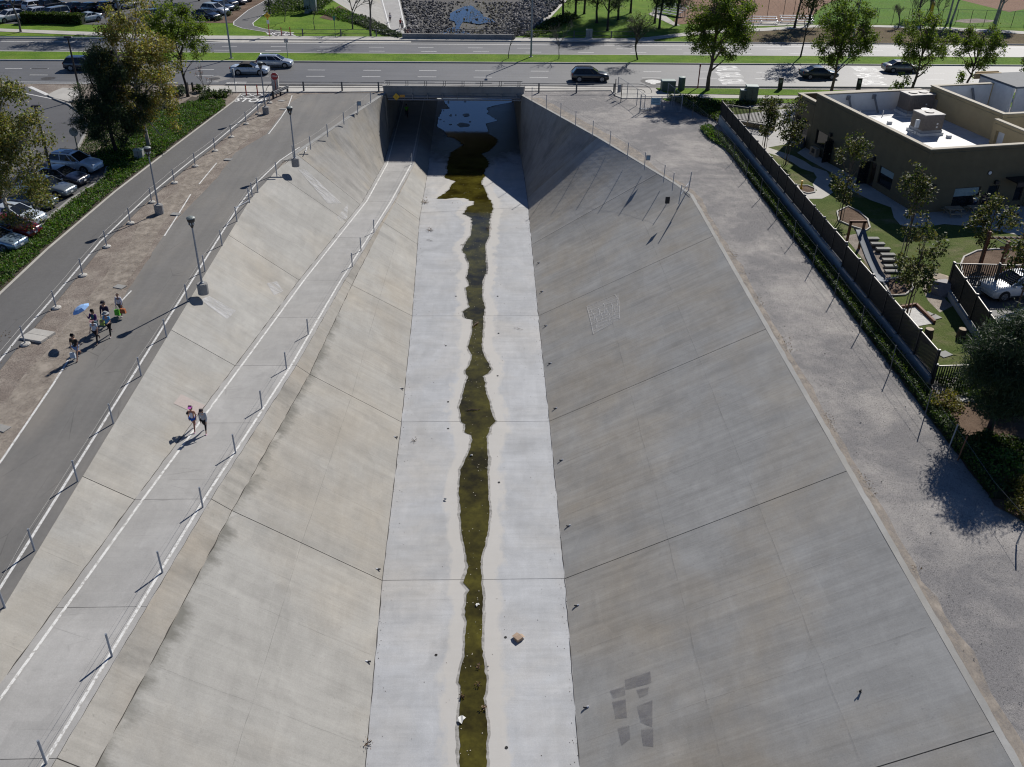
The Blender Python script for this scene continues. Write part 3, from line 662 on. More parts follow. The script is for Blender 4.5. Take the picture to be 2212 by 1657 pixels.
# ---- far side: lawns, pavements, paths, second parking lot, ball field
FAR = [(-900,143),(-10.95,143),(-10.95,146),(-15,150.5),(-19,160),(-23,170),(-27.2,180),(-40,215),(-60,270),(-200,1200),(-900,1200)]
struct('lawn', MB().sheet([(x, y, -.02) for x, y in FAR]), M_GRASS)
struct('lawn', MB().sheet([(x, y, -.02) for x, y in [(5,143),(900,143),(900,1200),(150,1200),(60,330),(30,245),(22,210),(15.2,180),(7.4,147),(5,146)]]), M_GRASS)
sheet('parking_lot', [(-300,52),(0,51),(200,53),(330,56),(440,47.5),(475,41),(560,-7),(600,-60),(-300,-60)], .004, M_LOT)
sheet('pavement', [(-300,57),(0,61.5),(230,70),(340,76),(440,76.5),(490,80),(590,80.5),(700,84),(888,86),(888,92),(490,91.5),(440,88),(330,81),(230,78),(0,68),(-300,62)], .03, M_WALK)
sheet('planting_bed', [(330,57),(440,49),(505,50),(530,30),(602,-10),(560,-10),(475,42),(440,48)], .006, M_MULCH)
fb_o = [(620,-30),(591,0),(536,22),(505,47),(503,54),(523,61),(573,69),(596,80)]; fb_i = [(580,-30),(560,-2),(601,12)]
sheet('bike_path', [(640,-40),(618,0),(601,12),(568,32),(546,50),(548,56),(568,62),(621,69),(643,80),(596,80),(573,69),(523,61),(505,54),(505,47),(536,22),(575,0),(590,-30)], .008, M_BIKE)
for seg in ([(590,-6),(575,0),(536,22),(505,47),(505,54),(523,61),(573,69),(596,80)], [(618,0),(601,12),(568,32),(546,50),(548,56),(568,62),(621,69),(643,80)], [(594,79.6),(643,79.6)]): paint_line([G(*p) for p in seg], .14, .016)
for cx in (608.5, 627.5):
    c0 = G(cx, 76.5, .02); mb = MB()
    for a, b in (((0,.9),(.6,0)),((.6,0),(0,-.9)),((0,-.9),(-.6,0)),((-.6,0),(0,.9))): strip(mb, [c0+Vector((a[0],a[1],0)), c0+Vector((b[0],b[1],0))], .12)
    struct('painted_diamond', mb, M_PAINT)
vv, ff = text_mb('STOP', 1.9, .62); c0 = G(606,72, .018)
struct('stop_lettering', MB().add([c0+Vector((-v.x*1.15, -v.y, 0)) for v in vv], ff), M_PAINT)
sheet('planting_bed', [(690,38),(733,12),(760,25),(716,44)], .004, M_MULCH)
# right far side
sheet('pavement', [(1125,86.5),(1285,85),(1345,83),(1400,80),(1475,71),(1560,62),(1650,60),(1750,54),(1850,53.5),(1950,55.5),(2050,59),(2300,72),(2300,78),(2050,65),(1950,60),(1850,57.5),(1750,59.5),(1650,67),(1560,70),(1475,78),(1400,87),(1345,91.5),(1125,91)], .03, M_WALK)
sheet('dry_grass_slope', [(1600,71),(1650,67.5),(1750,60),(1850,58),(1950,60.5),(2050,65.5),(2300,79),(2300,100),(1900,95),(1600,94)], .012, M_DRYG)
sheet('infield', [(1455,52),(1470,0),(1480,-60),(1800,-60),(1700,47),(1600,52)], .006, M_CLAY)
sheet('infield', [(1700,47),(1800,-60),(1990,-60),(1780,10),(1740,48)], .004, M_CLAY)
sheet('ball_field_lawn', [(1745,50),(1800,0),(1860,-60),(2500,-60),(2500,70),(2050,55),(1850,52)], .002, M_FIELD)
sheet('infield', [(2075,0),(2180,26),(2212,20),(2300,30),(2300,-40),(2000,-40)], .008, M_CLAY)
sheet('worn_turf', [(2060,46),(2075,42),(2110,40),(2150,44),(2140,48),(2090,50)], .008, M_DIRT)
sheet('bleacher_pad', [(1420,20),(1455,47),(1470,55),(1455,55),(1400,30)], .02, M_WALK)
sheet('bleacher_pad', [(1600,51),(1680,47),(1740,47),(1760,52),(1690,55),(1610,57)], .02, M_WALK)

# ---- channel beyond the bridge: concrete path, bank and riprap bed
FPL = [(146,-10.9),(160,-12.3),(183,-17.0),(216,-21.5),(260,-27)]; FPR = [(146,-7.4),(160,-8.8),(176,-11.7),(184,-13.6),(214,-17),(260,-22.5)]
FBT = [(146,-10.95),(150.5,-15),(160,-19),(170,-23),(180,-27.2),(215,-40),(270,-60)]
FRT = [(146,4.98),(147,7.4),(180,15.2),(210,22),(245,30),(300,50)]; FTO = [(146,4.9),(155,3),(180,3.5),(215,8),(260,14)]
zfp = lambda y: lerp([(146,-5.9),(190,-5.9),(214,-5.5),(260,-4.6)], y)
def far_bed(x, y):
    l = lerp(FPR, y)+.8; t = lerp(FTO, y); r_ = lerp(FRT, y); b = l+2.2
    if x < l: return zfp(y)-.1
    if x < b: return zfp(y)-.1+(FL-.05-zfp(y)+.1)*(x-l)/(b-l)
    if x < t: return FL-.05
    return FL-.05+(FL*-1+.03)*min(1, (x-t)/max(.3, r_-t))
n = 40; rows = []
for i in range(n+1):
    y = 146+(260-146)*i/n; xl, xr = lerp(FPR, y)-.2, lerp(FRT, y)
    rows.append([(xl+(xr-xl)*k/24, y, far_bed(xl+(xr-xl)*k/24, y)) for k in range(25)])
struct('riprap_bed', MB().grid(rows), plain('bed_silt', (.085,.083,.08), .95, var=.5, scale=2))
rows = [[(lerp(FBT, y), y, -.01), (lerp(FPL, y), y, zfp(y))] for y in [146+i*2 for i in range(58)]]
struct('far_bank', MB().grid(rows), M_SLOPE_L, label='pale concrete bank beside the path beyond the bridge')
rows = [[(lerp(FPL, y), y, zfp(y)), (lerp(FPR, y), y, zfp(y))] for y in [146+i*2 for i in range(58)]]
struct('far_path', MB().grid(rows), M_PATH)
for tab, off in ((FPL, .4), (FPR, -.3)):
    mb = MB(); strip(mb, [(lerp(tab, y)+off, y, zfp(y)+.03) for y in [147+i*2.5 for i in range(44)]], .22); struct('painted_line', mb, M_PAINT)
pond = [G(810+.25*x, .25*y, FL+.02) for x, y in [(560,290),(640,250),(700,230),(690,190),(640,180),(650,120),(680,105),(760,62),(830,50),(880,85),(905,100),(945,150),(1020,175),(1040,195),(960,205),(900,215),(820,200),(760,190),(730,240),(760,270),(830,300),(800,330),(760,420),(640,420)]]
pp = []
for p in resample(pond+[pond[0]], .6)[:-1]: pp.append((p.x+.35*mnoise.noise((p.x*1.2, p.y*1.2, 2)), p.y+.5*mnoise.noise((p.x*1.2, p.y*1.2, 7)), FL+.12))
struct('pond_water', MB().sheet(pp), M_PONDW, label='still pond among the riprap beyond the bridge, reflecting blue sky')
mb = MB(); strip(mb, [(lerp(FRT, y)+.4, y, .03) for y in [147+i*3 for i in range(20)]], .9); struct('bank_edging', mb, M_WALK)

# ---- school yard ground
sheet('yard_lawn', [(1560,232),(1730,232),(1770,300),(1860,420),(1990,472),(2300,500),(2300,640),(2300,820),(2010,812),(1820,560),(1660,380)], .004, M_LAWN2)
sheet('yard_paving', [(1568,250),(1725,232),(1760,300),(1640,322),(1600,292)], .012, plain('yard_concrete', (.4,.39,.37), .85, var=.1, scale=2))
def wavy(name, pts, wid, z, m):
    mb = MB(); strip(mb, [(p.x, p.y, z) for p in resample(P2(pts), .8)], wid); return struct(name, mb, m)
wavy('yard_path', [(1640,318),(1675,330),(1700,338),(1725,350),(1742,362),(1772,372),(1781,385),(1772,400),(1782,414),(1765,424),(1735,424)], 1.35, .016, M_WALK)
sheet('yard_path', [(1722,330),(1745,345),(1800,375),(1840,412),(1880,432),(1925,448),(1931,470),(1945,486),(1975,493),(2040,484),(2110,490),(2212,510),(2300,520),(2300,440),(2060,447),(1986,461),(1870,395),(1790,352),(1740,318)], .02, M_WALK)
def bark_bed(px, z=.022):
    P = [(p.x, p.y) for p in P2(px)]; mb = MB().prism(P, -.02, z); o = struct('bark_bed', mb, M_MULCH)
    ed = MB(); pts = resample([(x, y, 0) for x, y in P]+[(P[0][0], P[0][1], 0)], .6)
    L, Rr = ribbon(pts, .12)
    for i in range(len(pts)-1): ed.prism([L[i][:2], L[i+1][:2], Rr[i+1][:2], Rr[i][:2]], -.02, .11)
    ed.build('edging', M_WALK, o)
    return o
bark_bed([(1722,402),(1745,402),(1760,408),(1760,416),(1745,419),(1728,414)])
bark_bed([(1808,458),(1832,447),(1855,458),(1874,475),(1879,493),(1870,499),(1840,490),(1812,478)])
bark_bed([(2075,572),(2082,556),(2110,543),(2150,539),(2200,541),(2260,555),(2260,600),(2080,600)])
bark_bed([(1905,607),(1950,599),(1970,613),(1973,624),(1955,638),(1925,640)])
sheet('sandpit', [(1944,667),(1978,661),(2018,698),(1975,706)], .03, plain('white_sand', (.55,.54,.52), .95, var=.15, scale=6))
for a, b in (((1944,667),(1978,661)), ((1978,661),(2018,699))):
    p, q = G(*a), G(*b); struct('sandpit_edging', MB().bar((p.x, p.y, .1), (q.x, q.y, .1), .16, .24), M_WOOD)
sheet('worn_turf', [(1990,600),(2020,595),(2028,625),(2045,650),(2060,660),(2030,675),(2005,650),(1995,630)], .009, M_SAND)
sheet('worn_turf', [(1822,510),(1850,505),(1880,520),(1915,560),(1925,600),(1900,606),(1880,580),(1840,530)], .008, M_DIRT)
sheet('car_court', [(2070,596),(2300,600),(2300,900),(2240,800),(2212,768)], .01, M_LOT)
# soil strip under the hedge between gravel and yard wall
hs = [(24.55+.12*mnoise.noise((y*.9, 0, 0)), y, .0) for y in range(34, 92, 1)]
struct('planting_strip', MB().sheet([(x, y, .003) for x, y, _ in hs]+[(26.05, 91, .003), (26.05, 44, .003), (40, 43.5, .003), (40, 20, .003), (27.8, 25, .003), (26.2, 30, .003), (25.2, 33, .003)]), M_MULCH)
sheet('planting_strip', [(1455,214),(1560,226),(1575,262),(1550,262),(1510,247),(1470,225)], .003, M_SOIL)
# ---- bridge
bridge = thing('road_bridge', 'concrete road bridge spanning the channel, carrying the road over the path', 'bridge', (-3, 111.7, 0))
MB().box((-2.98, 127.2, -.28), (16.2, 30.9, .52)).build('deck', M_BRIDGE, bridge, world=True)
fas = MB(); fas.box((-3.0, 111.78, .27), (16.6, .36, .95)); 
fas.build('parapet', M_BRIDGE, bridge, world=True)
MB().box((-3.0, 111.75, .80), (16.75, .5, .10)).build('coping', M_BRIDGE, bridge, world=True)
for x in [-9.6+i*1.65 for i in range(9)]: MB().box((x, 111.56, .25), (.14, .08, .8)).build('rib', M_BRIDGE, bridge, world=True)
MB().box((-3.0, 143.6, .32), (16.6, .34, .85)).build('parapet', M_BRIDGE, bridge, world=True)
for sx in (-11.15, 5.2):
    MB().box((sx, 127.6, -3.63), (.42, 33.2, 6.9)).build('abutment', M_WING, bridge, world=True)
pc = MB(); pc.tube([(-10.7, 111.35, -.42), (-3, 111.32, -.34), (4.8, 111.35, -.42)], .12, 8); pc.tube([(-10.7, 111.1, -.62), (4.9, 111.1, -.62)], .09, 8)
for i in range(9): pc.box((-9.6+i*1.75, 111.3, -.3), (.07, .5, .6))
pc.build('service_pipe', plain('pipe_grey', (.22,.22,.23), .6), bridge, world=True)
ap = MB(); n = 20
for i in range(n):
    a = -10.9+15.85*i/n; b = -10.9+15.85*(i+1)/n; za = -.55+.18*math.sin(math.pi*i/n); zb = -.55+.18*math.sin(math.pi*(i+1)/n)
    ap.add([(a,111.5,za),(b,111.5,zb),(b,111.5,0),(a,111.5,0),(a,111.62,za),(b,111.62,zb)], [(0,1,2,3),(0,4,5,1)])
ap.build('arched_beam', M_BRIDGE, bridge, world=True)
# ================================================================ FENCES, RAILS, LAMPS, SIGNS, BOXES
def cable_fence(label, bases, h=1.2, footing=False, brace=(), sag=.0, r=.045, cables=(.93, .5), group='post and cable fences', jut=0.0):
    b0 = bases[len(bases)//2]
    t = thing('cable_fence', label, 'fence', b0)
    pm = MB().tube([(0,0,-.1), (0,0,h)], r, 8); proto = pm.build('post', M_POST, t); proto.location = Vector(bases[0])-b0
    tops = []
    if footing:
        fm = MB().lathe([(.3,-.05),(.3,.05),(.22,.1),(.02,.11)], n=12).build('footing', M_WALK, proto)
    for i, b in enumerate(bases):
        if i == 0: p = proto
        else:
            p = proto.copy(); C.objects.link(p); p.parent = t; p.location = b-b0
            if footing: q = fm.copy(); C.objects.link(q); q.parent = p
        p.rotation_euler = (rnd.uniform(-.02, .02), rnd.uniform(-.02, .02), 0)
    for cz in cables:
        mb = MB(); pts = []
        for i, b in enumerate(bases):
            pts.append(b-b0+Vector((0, 0, h*cz)))
            if i < len(bases)-1: pts.append((b+bases[i+1])/2-b0+Vector((0, 0, h*cz-.03)))
        mb.tube(pts, .006, 4); mb.build('cable', M_CABLE, t)
    for i in brace:
        MB().tube([bases[i]-b0+Vector((0,0,h*.9)), bases[i+1]-b0+Vector((0,0,.15))], .03, 6).build('brace', M_POST, t)
    return t
svc = [(10,1311),(75,1190),(168,1040),(245,915),(305,812),(360,728),(405,651),(443,586),(480,530),(512,478),(539,436)]
b1 = [Vector((-19.42, 16.6, 0)), Vector((-19.42, 21.6, 0))]+[G(*p) for p in svc]+[G(545,425), G(557,414), G(598,379)]
cable_fence('grey post and cable fence along the edge of the service road above the bank', b1, 1.22, brace=(11, 12), cables=(.93,))
b2 = [G(x, y) for x, y in [(634,341),(671,321),(708,294),(743,267),(773,244),(801,222)]]
cable_fence('thin grey post and cable fence on top of the wing wall left of the bridge', b2, 1.2, cables=(.93,))
b3 = [G(x, y) for x, y in [(55,744),(122,665),(179,595),(231,533),(282,482),(328,437),(377,395),(422,359),(465,326),(500,296),(532,268),(558,246),(583,222)]]
d_ = (b3[0]-b3[1]); b3 = [b3[0]+d_*2, b3[0]+d_]+b3
cable_fence('post and cable fence with round concrete footings between bike path and dirt strip', b3, 1.25, footing=True, cables=(.93,))
b4 = [GF(x, y, ZP) for x, y in [(100,1650),(242,1418),(351,1237),(438,1096),(509,979),(566,882),(619,797),(666,723),(761,576),(780,542),(808,502),(890,355)]]
b4 = [b4[0]-(b4[1]-b4[0])]+b4
cable_fence('grey post and cable fence along the drop beside the ramped concrete path', b4, 1.22, cables=(.9, .45))
b5 = [G(x, y) for x, y in [(1149,218),(1180,235),(1211,254),(1243,272),(1280,293),(1317,316),(1355,342),(1392,364),(1433,392),(1452,410)]]
b5[:0] = []
cable_fence('thin dark post and cable fence along the right wing wall and gravel edge', b5, 1.55, r=.035, cables=(.93,))
b6 = [G(x, y) for x, y in [(1466,441),(1487,412)]]
t = thing('end_panel', 'leaning braced steel end panel of the cable fence by the gravel corner', 'fence panel', b6[0])
for i, p in enumerate(b6): MB().tube([p-b6[0], p-b6[0]+Vector((.1, 0, 1.7))], .04, 6).build('post', M_POST, t)
MB().tube([Vector((0.1,0,1.6)), b6[1]-b6[0]+Vector((0,0,.3))], .03, 6).build('brace', M_POST, t)
MB().tube([Vector((.05,0,.8)), b6[1]-b6[0]+Vector((.05,0,.9))], .03, 6).build('rail', M_POST, t)
# black steel sign leaning, notice plates on the fences
t = thing('notice_sign', 'small dark notice plate standing on the bank top near the fence end', 'sign', G(1441,441))
MB().box((0,0,.35), (.38,.04,.6)).build('plate', M_DKMET, t)
for (x, y, lab) in ((773,243,'small grey notice plate on a post of the left wing wall'), (1393,363,'small grey notice plate on a fence post of the right bank')):
    b = G(x, y); t = thing('notice_sign', lab, 'sign', b+Vector((.22, 0, 0)))
    MB().box((0,-.06,1.0), (.4,.03,.5)).build('plate', M_STEEL, t); MB().box((0,-.08,1.0), (.3,.006,.3)).build('print', plain('faded_blue', (.2,.3,.38), .6), t)

# ---- pedestrian lamps along the paths
M_CONCB = plain('lamp_base_concrete', (.27,.265,.255), .9, var=.15)
M_GLASS = plain('lamp_glass', (.45,.47,.46), .25)
def make_lamp(label, loc, cyl=True):
    t = thing('path_lamp', label, 'lamp post', loc, group='lamps along the paths')
    MB().lathe([(.36,0),(.36,.72),(.33,.76),(.05,.77)], n=14).build('footing', M_CONCB, t)
    MB().tube([(0,0,.7),(0,0,4.75)], [.075,.055], 8).build('pole', M_STEEL, t)
    MB().lathe([(.14,.76),(.14,.82),(.08,.84)], n=10).build('base_plate', M_STEEL, t)
    h = MB().lathe([(.06,4.7),(.09,4.78),(.15,4.9),(.25,5.22),(.27,5.34),(.23,5.36)], n=12).build('lamp_housing', M_DKMET, t)
    g = MB()
    for k in range(8):
        a = 2*math.pi*k/8; g.box((.205*math.cos(a), .205*math.sin(a), 5.06), (.012,.07,.22), rz=a)
    g.build('lamp_slot', M_GLASS, h)
    MB().lathe([(.29,5.36),(.28,5.41),(.18,5.47),(.02,5.5)], n=14).build('lid', plain('lamp_lid', (.2,.23,.22), .5), t)
    return t
lamp = make_lamp('grey path lamp on a concrete drum at the bank edge, nearest of the four', G(440,634))
dup(lamp, G(639,359), label='grey path lamp at the corner where the wing wall begins')
dup(lamp, G(345,461), label='grey path lamp on the dirt strip among the footed cable posts')
dup(lamp, G(575,246), label='grey path lamp on the dirt strip beside the painted STOP and guard rail')
def street_lamp(loc, h, label, mat, arm=0.0, rz=0.0, headlen=.9, cat='street lamp', col=None):
    t = thing('street_lamp', label, cat, loc, rz)
    MB().box((0,0,.08), (.5,.5,.16)).build('footing', M_CONCB, t)
    MB().tube([(0,0,.1),(0,0,h)], [.13,.09], 8).build('pole', mat, t)
    a = MB().tube([(0,0,h-.1),(arm*.6,0,h+.12),(arm,0,h+.15)], .04, 6).build('arm', mat, t)
    MB().box((arm+headlen*.4,0,h+.15), (headlen,.34,.14), taper=.8).build('lamp_head', mat, a)
    return t
M_BRONZE = plain('bronze_pole_paint', (.045,.038,.036), .5, .2)
street_lamp(G(116,392), 6.4, 'dark bronze parking lot lamp with one flat head above parked cars', M_BRONZE, -.25, R(5))
street_lamp(G(176,215), 6.6, 'dark lamp pole rising from behind the big pine by the driveway', M_BRONZE, -.3, 0)
street_lamp(G(500,128), 9.5, 'tall grey street lamp on the median left of the cars', M_STEEL, 1.6, R(-90))
street_lamp(G(1147,125), 9.5, 'tall grey street lamp on the median above the channel', M_STEEL, 1.6, R(-90))
sl3 = street_lamp(G(1834,127), 9.2, 'tall grey street lamp with a banner on the median behind the dark sedan', M_STEEL, 1.6, R(-90))
MB().box((-.4,0,5.2), (.7,.05,1.4)).build('banner', plain('banner_cloth', (.05,.06,.09), .8), sl3)
sl4 = street_lamp(G(2010,34), 12, 'light mast of the ball field with a yellow padded foot', M_STEEL, .4, 0)
MB().lathe([(.3,0.2),(.3,2.2),(.2,2.25)], n=12).build('foot_pad', M_YEL, sl4)
street_lamp(G(583,30), 5.0, 'short dark lamp in the planting by the far lot', M_BRONZE, .2, 0)

# ---- pipe hand rails beside the bridge
M_RAIL = plain('rail_steel', (.10,.105,.11), .5, .5)
def loop_rail(label, x0, x1, y, zt, posts, loop_at, slope=.0135, h=1.05, inner=.45, thick=.055):
    """two-pipe rail with a rounded end at x=loop_at side"""
    t = thing('pipe_rail', label, 'railing', (x0, y, 0)); s = 1 if loop_at == 'left' else -1
    e = x0 if s > 0 else x1; o = x1 if s > 0 else x0
    Y = lambda x: RY(y, x)
    def run(z, ext):
        pts = [(o, Y(o), z)]
        pts.append((e+s*(1.4), Y(e), z))
        for k in range(7):
            a = math.pi/2*k/6; pts.append((e+s*(1.4-ext*math.sin(a)), Y(e), z*math.cos(a)*.92+.08*z*(1-k/6)))
        return [(p[0]-x0, p[1]-y, p[2]) for p in pts]
    MB().tube(run(h, 1.7), thick*.6, 6).build('rail', M_RAIL, t)
    MB().tube(run(inner, .9), thick*.6, 6).build('rail', M_RAIL, t)
    for px_ in posts: MB().box((px_-x0, Y(px_)-y, h/2+.03), (.17,.17,h+.06)).build('post', M_RAIL, t)
    return t
loop_rail('dark pipe railing with a rounded end on the near pavement left of the bridge', -24.8, -11.2, 112.45, 0, [-20.7,-16.2,-11.9], 'left')
loop_rail('dark pipe railing with a rounded end on the near pavement right of the bridge', 5.0, 20.4, 112.25, 0, [7.1,11.6,16.1], 'right')
loop_rail('dark pipe railing with a rounded end on the far pavement left of the bridge', -30.5, -11.1, 144.8, 0, [-26,-20.4,-15.2], 'left')
loop_rail('dark pipe railing with a rounded end on the far pavement right of the bridge', 5.3, 24.5, 144.8, 0, [8,14.2,19.8], 'right')
for yy, lab in ((111.8, 'twin pipe railing on top of the near bridge parapet'), (143.6, 'twin pipe railing on top of the far bridge parapet')):
    t = thing('bridge_rail', lab, 'railing', (-3, yy, .85))
    for z in (.28, .55): MB().tube([(-8.1,0,z),(8.1,0,z)], .035, 6).build('rail', M_RAIL, t)
    for i in range(8):
        for dx in (-.12, .12): MB().box((-7.7+i*2.2+dx,0,.28), (.06,.06,.56)).build('post', M_RAIL, t)
# galvanised guard rail and concrete post by the stop sign
b = G(660,203); t = thing('guard_rail', 'short galvanised guard rail on dark posts beside the stop sign', 'guard rail', G(592,214))
p, q = G(592,214)-t.location, G(624,199)-t.location
n3 = 10; mb = MB(); dd = (q-p).normalized(); nn = Vector((dd.y,-dd.x,0))
prof = [(.0,.45),(.07,.5),(.0,.56),(.07,.62),(.07,.68),(.0,.74),(.07,.8),(0,.85)]
mb.grid([[p+nn*a+Vector((0,0,z)) for a, z in prof], [q+nn*a+Vector((0,0,z)) for a, z in prof]]); mb.build('rail', plain('weathered_zinc', (.2,.205,.21), .9), t)
for k in (0.02, .5, .98): c_ = p.lerp(q, k); MB().box(c_-nn*.12+Vector((0,0,.42)), (.2,.2,.9)).build('post', M_DKMET, t)
b = G(597,200.5); t = thing('concrete_post', 'square pale concrete post standing just behind the stop sign', 'post', b)
MB().box((0,0,.85), (.75,.5,1.7)).build('shaft', M_WALK, t); MB().box((0,0,1.76), (.85,.6,.12)).build('cap', M_WALK, t)
# ---- signs
def octa(r, n=8, rot=math.pi/8): return [(r*math.cos(2*math.pi*k/n+rot), r*math.sin(2*math.pi*k/n+rot)) for k in range(n)]
def plate(poly, y0, y1, zc):      # upright plate in the xz plane
    mb = MB(); n = len(poly)
    v = [(x, y0, z+zc) for x, z in poly]+[(x, y1, z+zc) for x, z in poly]
    return mb.add(v, [tuple(range(n)), tuple(range(2*n-1, n-1, -1))]+[(i, i+n, (i+1) % n+n, (i+1) % n) for i in range(n)])
def words(txt, w, z, y, mat, par, name='lettering'):
    vv, ff = text_mb(txt, .3); k = w/(max(v.x for v in vv)-min(v.x for v in vv))
    hh = max(v.y for v in vv)
    return MB().add([Vector((v.x*k, y, z+v.y*k)) for v in vv], ff).build(name, mat, par)
t = thing('stop_sign', 'red octagonal STOP sign on a red post at the end of the bike path', 'stop sign', G(598,209))
MB().box((0,0,1.2), (.09,.07,2.4)).build('post', plain('dark_red_paint', (.2,.02,.02), .6), t)
a = plate(octa(.45), -.075, -.045, 2.3).build('plate', M_WHITE, t)
plate(octa(.42), -.082, -.076, 2.3).build('red_face', M_RED, a); words('STOP', .64, 2.3, -.088, M_WHITE, a)
b = MB().box((0,-.05,1.9), (.3,.03,.5)); 
t = thing('warning_sign', 'yellow diamond warning sign over a white plate by the far bike path', 'warning sign', G(582.5,79))
MB().box((0,0,1.3), (.1,.08,2.6)).build('post', M_RED, t)
a = plate(octa(.46, 4, 0), -.075, -.045, 2.9).build('plate', M_YEL, t)
for i, zz in enumerate((3.0,2.9,2.8)): MB().box((0,-.08,zz), (.4-.14*abs(i-1),.006,.035)).build('print_line', M_BLACK, a)
MB().box((0,-.06,2.05), (.36,.03,.5)).build('lower_plate', M_WHITE, t)
t = thing('turn_sign', 'white no turn sign with red circle on the median behind the wagon', 'road sign', G(622,126.5))
MB().tube([(0,0,0),(0,0,2.0)], .045, 6).build('post', M_STEEL, t)
a = plate([(-.27,-.27),(.27,-.27),(.27,.27),(-.27,.27)], -.075, -.045, 2.3).build('plate', M_WHITE, t)
mb = MB()
for k in range(20):
    a1, a2 = 2*math.pi*k/20, 2*math.pi*(k+1)/20
    mb.quad((.19*math.cos(a1),-.08,2.3+.19*math.sin(a1)),(.235*math.cos(a1),-.08,2.3+.235*math.sin(a1)),(.235*math.cos(a2),-.08,2.3+.235*math.sin(a2)),(.19*math.cos(a2),-.08,2.3+.19*math.sin(a2)))
mb.build('red_ring', M_RED, a); MB().bar((-.15,-.08,2.45),(.15,-.08,2.15),.07,.006).build('slash', M_RED, a); MB().bar((.03,-.077,2.16),(.03,-.077,2.4),.06,.006).build('arrow', M_BLACK, a)
t = thing('street_sign', 'small green plate on a thin post beside the far pavement', 'sign', G(725,82.5))
MB().tube([(0,0,0),(0,0,2.5)], .04, 6).build('post', M_GREENBOX, t); MB().box((0,-.05,2.75), (.32,.03,.6)).build('plate', plain('green_plate', (.05,.2,.14), .5), t)
t = thing('street_sign', 'narrow grey sign seen edge on at the bike path end by the convertible', 'sign', G(510,200))
MB().tube([(0,0,0),(0,0,2.0)], .04, 6).build('post', M_STEEL, t); MB().box((0,-.05,2.35), (.18,.34,.75)).build('plate', M_STEEL, t)
t = thing('street_sign', 'pale oval backed sign on a wooden post beside the driveway planting', 'sign', G(171,335))
MB().box((0,0,.9), (.1,.1,1.8)).build('post', plain('weathered_post', (.2,.2,.16), .8), t); plate(octa(.42, 10), -.08, -.05, 2.2).build('plate', plain('sign_back', (.3,.31,.28), .6), t)
t = thing('warning_sign', 'yellow diamond warning sign hung under the bridge edge above the path', 'warning sign', GY(856,209,110.85))
plate(octa(.42, 4, 0), -.04, 0, 0).build('plate', M_YEL, t)
for i, zz in enumerate((.09,0,-.09)): MB().box((0,-.045,zz), (.38-.14*abs(i-1),.006,.03)).build('print_line', plain('faded_print', (.35,.2,.02), .6), t)
t = thing('warning_sign', 'small orange plate hung beside the yellow diamond under the bridge', 'warning sign', GY(869,207.5,110.85))
MB().box((0,0,0), (.58,.04,.28)).build('plate', M_ORG, t)
for zz in (.05,-.05): MB().box((0,-.024,zz), (.42,.006,.035)).build('print_line', plain('faded_print', (.35,.2,.02), .6), t)
# red bollards
bo = thing('bollard', 'left of two red bollards in the painted diamonds before the STOP lettering', 'bollard', G(532.5,206), group='red bollards on the bike paths')
MB().tube([(0,0,0),(0,0,1.15)], .07, 8).build('shaft', M_RED, bo); MB().tube([(0,0,.85),(0,0,.97)], .073, 8).build('band', M_YEL, bo)
dup(bo, G(557,206), label='right of two red bollards in the painted diamonds before the STOP lettering')
dup(bo, G(608.5,77), label='left of two red bollards where the far bike path meets the pavement')
dup(bo, G(627.5,76.5), label='right of two red bollards where the far bike path meets the pavement')
# dark wooden marker posts on the verge
mk = thing('marker_post', 'dark square marker post on the verge near the road lettering', 'post', G(1684,195), group='dark marker posts on the verge')
MB().box((0,0,.75), (.5,.3,1.5)).build('shaft', plain('dark_post', (.03,.025,.025), .7), mk); MB().box((-.03,-.16,1.1), (.3,.02,.4)).build('plate', plain('plate_grey', (.2,.2,.2), .6), mk)
dup(mk, G(1856-1+297*0,196) if False else G(1683+170,196), label='dark square marker post on the verge beside the dark sedan')
t = thing('marker_post', 'tall thin dark red post on the verge left of the big street tree', 'post', G(1507,191))
MB().box((0,0,1.45), (.12,.12,2.9)).build('shaft', plain('dark_red_paint', (.2,.02,.02), .6), t); MB().box((0,0,2.75), (.2,.06,.35)).build('plate', M_STEEL, t)
t = thing('marker_post', 'dark twin posts at the pavement by the flower bed and small bare tree', 'post', G(411,197))
for x in (-.25, .35): MB().box((x,0,.5), (.2,.2,1.0)).build('shaft', M_DKMET, t)
# utility boxes
def cabinet(label, loc, size, mat, rz=0.0, lid=True, cat='utility box'):
    t = thing('utility_cabinet', label, cat, loc, rz); x, y, z = size
    MB().box((0,0,z/2), (x,y,z)).build('body', mat, t); MB().box((0,0,.04), (x+.25,y+.25,.08)).build('plinth', M_WALK, t)
    MB().box((0,0,z+.04), (x+.08,y+.08,.08), taper=.94).build('lid', plain('cabinet_lid', (.28,.34,.31), .5), t)
    MB().box((0,-y/2-.01,z*.5), (.02,.03,z*.8)).build('door_seam', M_BLACK, t); return t
cabinet('low green utility box on the verge left of the round green pillar', G(1442,196), (1.65,1.1,1.2), M_GREENBOX)
t = thing('utility_pillar', 'round green utility pillar on the verge beside the low green box', 'utility box', G(1471,195))
MB().lathe([(.42,0),(.42,1.45),(.38,1.5)], n=16).build('body', M_GREENBOX, t); MB().lathe([(.44,1.5),(.42,1.58),(.05,1.62)], n=16).build('lid', plain('cabinet_lid', (.28,.34,.31), .5), t)
cabinet('taller green cabinet of a pair behind the yard fence corner', G(1620,222), (1.35,1.1,1.9), M_GREENBOX, R(-5))
cabinet('shorter green cabinet of a pair behind the yard fence corner', G(1605,222), (.95,.8,1.45), M_GREENBOX, R(-5))
cabinet('tall grey electric cabinet on the far lawn under the shrubs', G(672,27.5), (1.9,1.3,2.9), plain('cabinet_grey', (.2,.235,.24), .5))
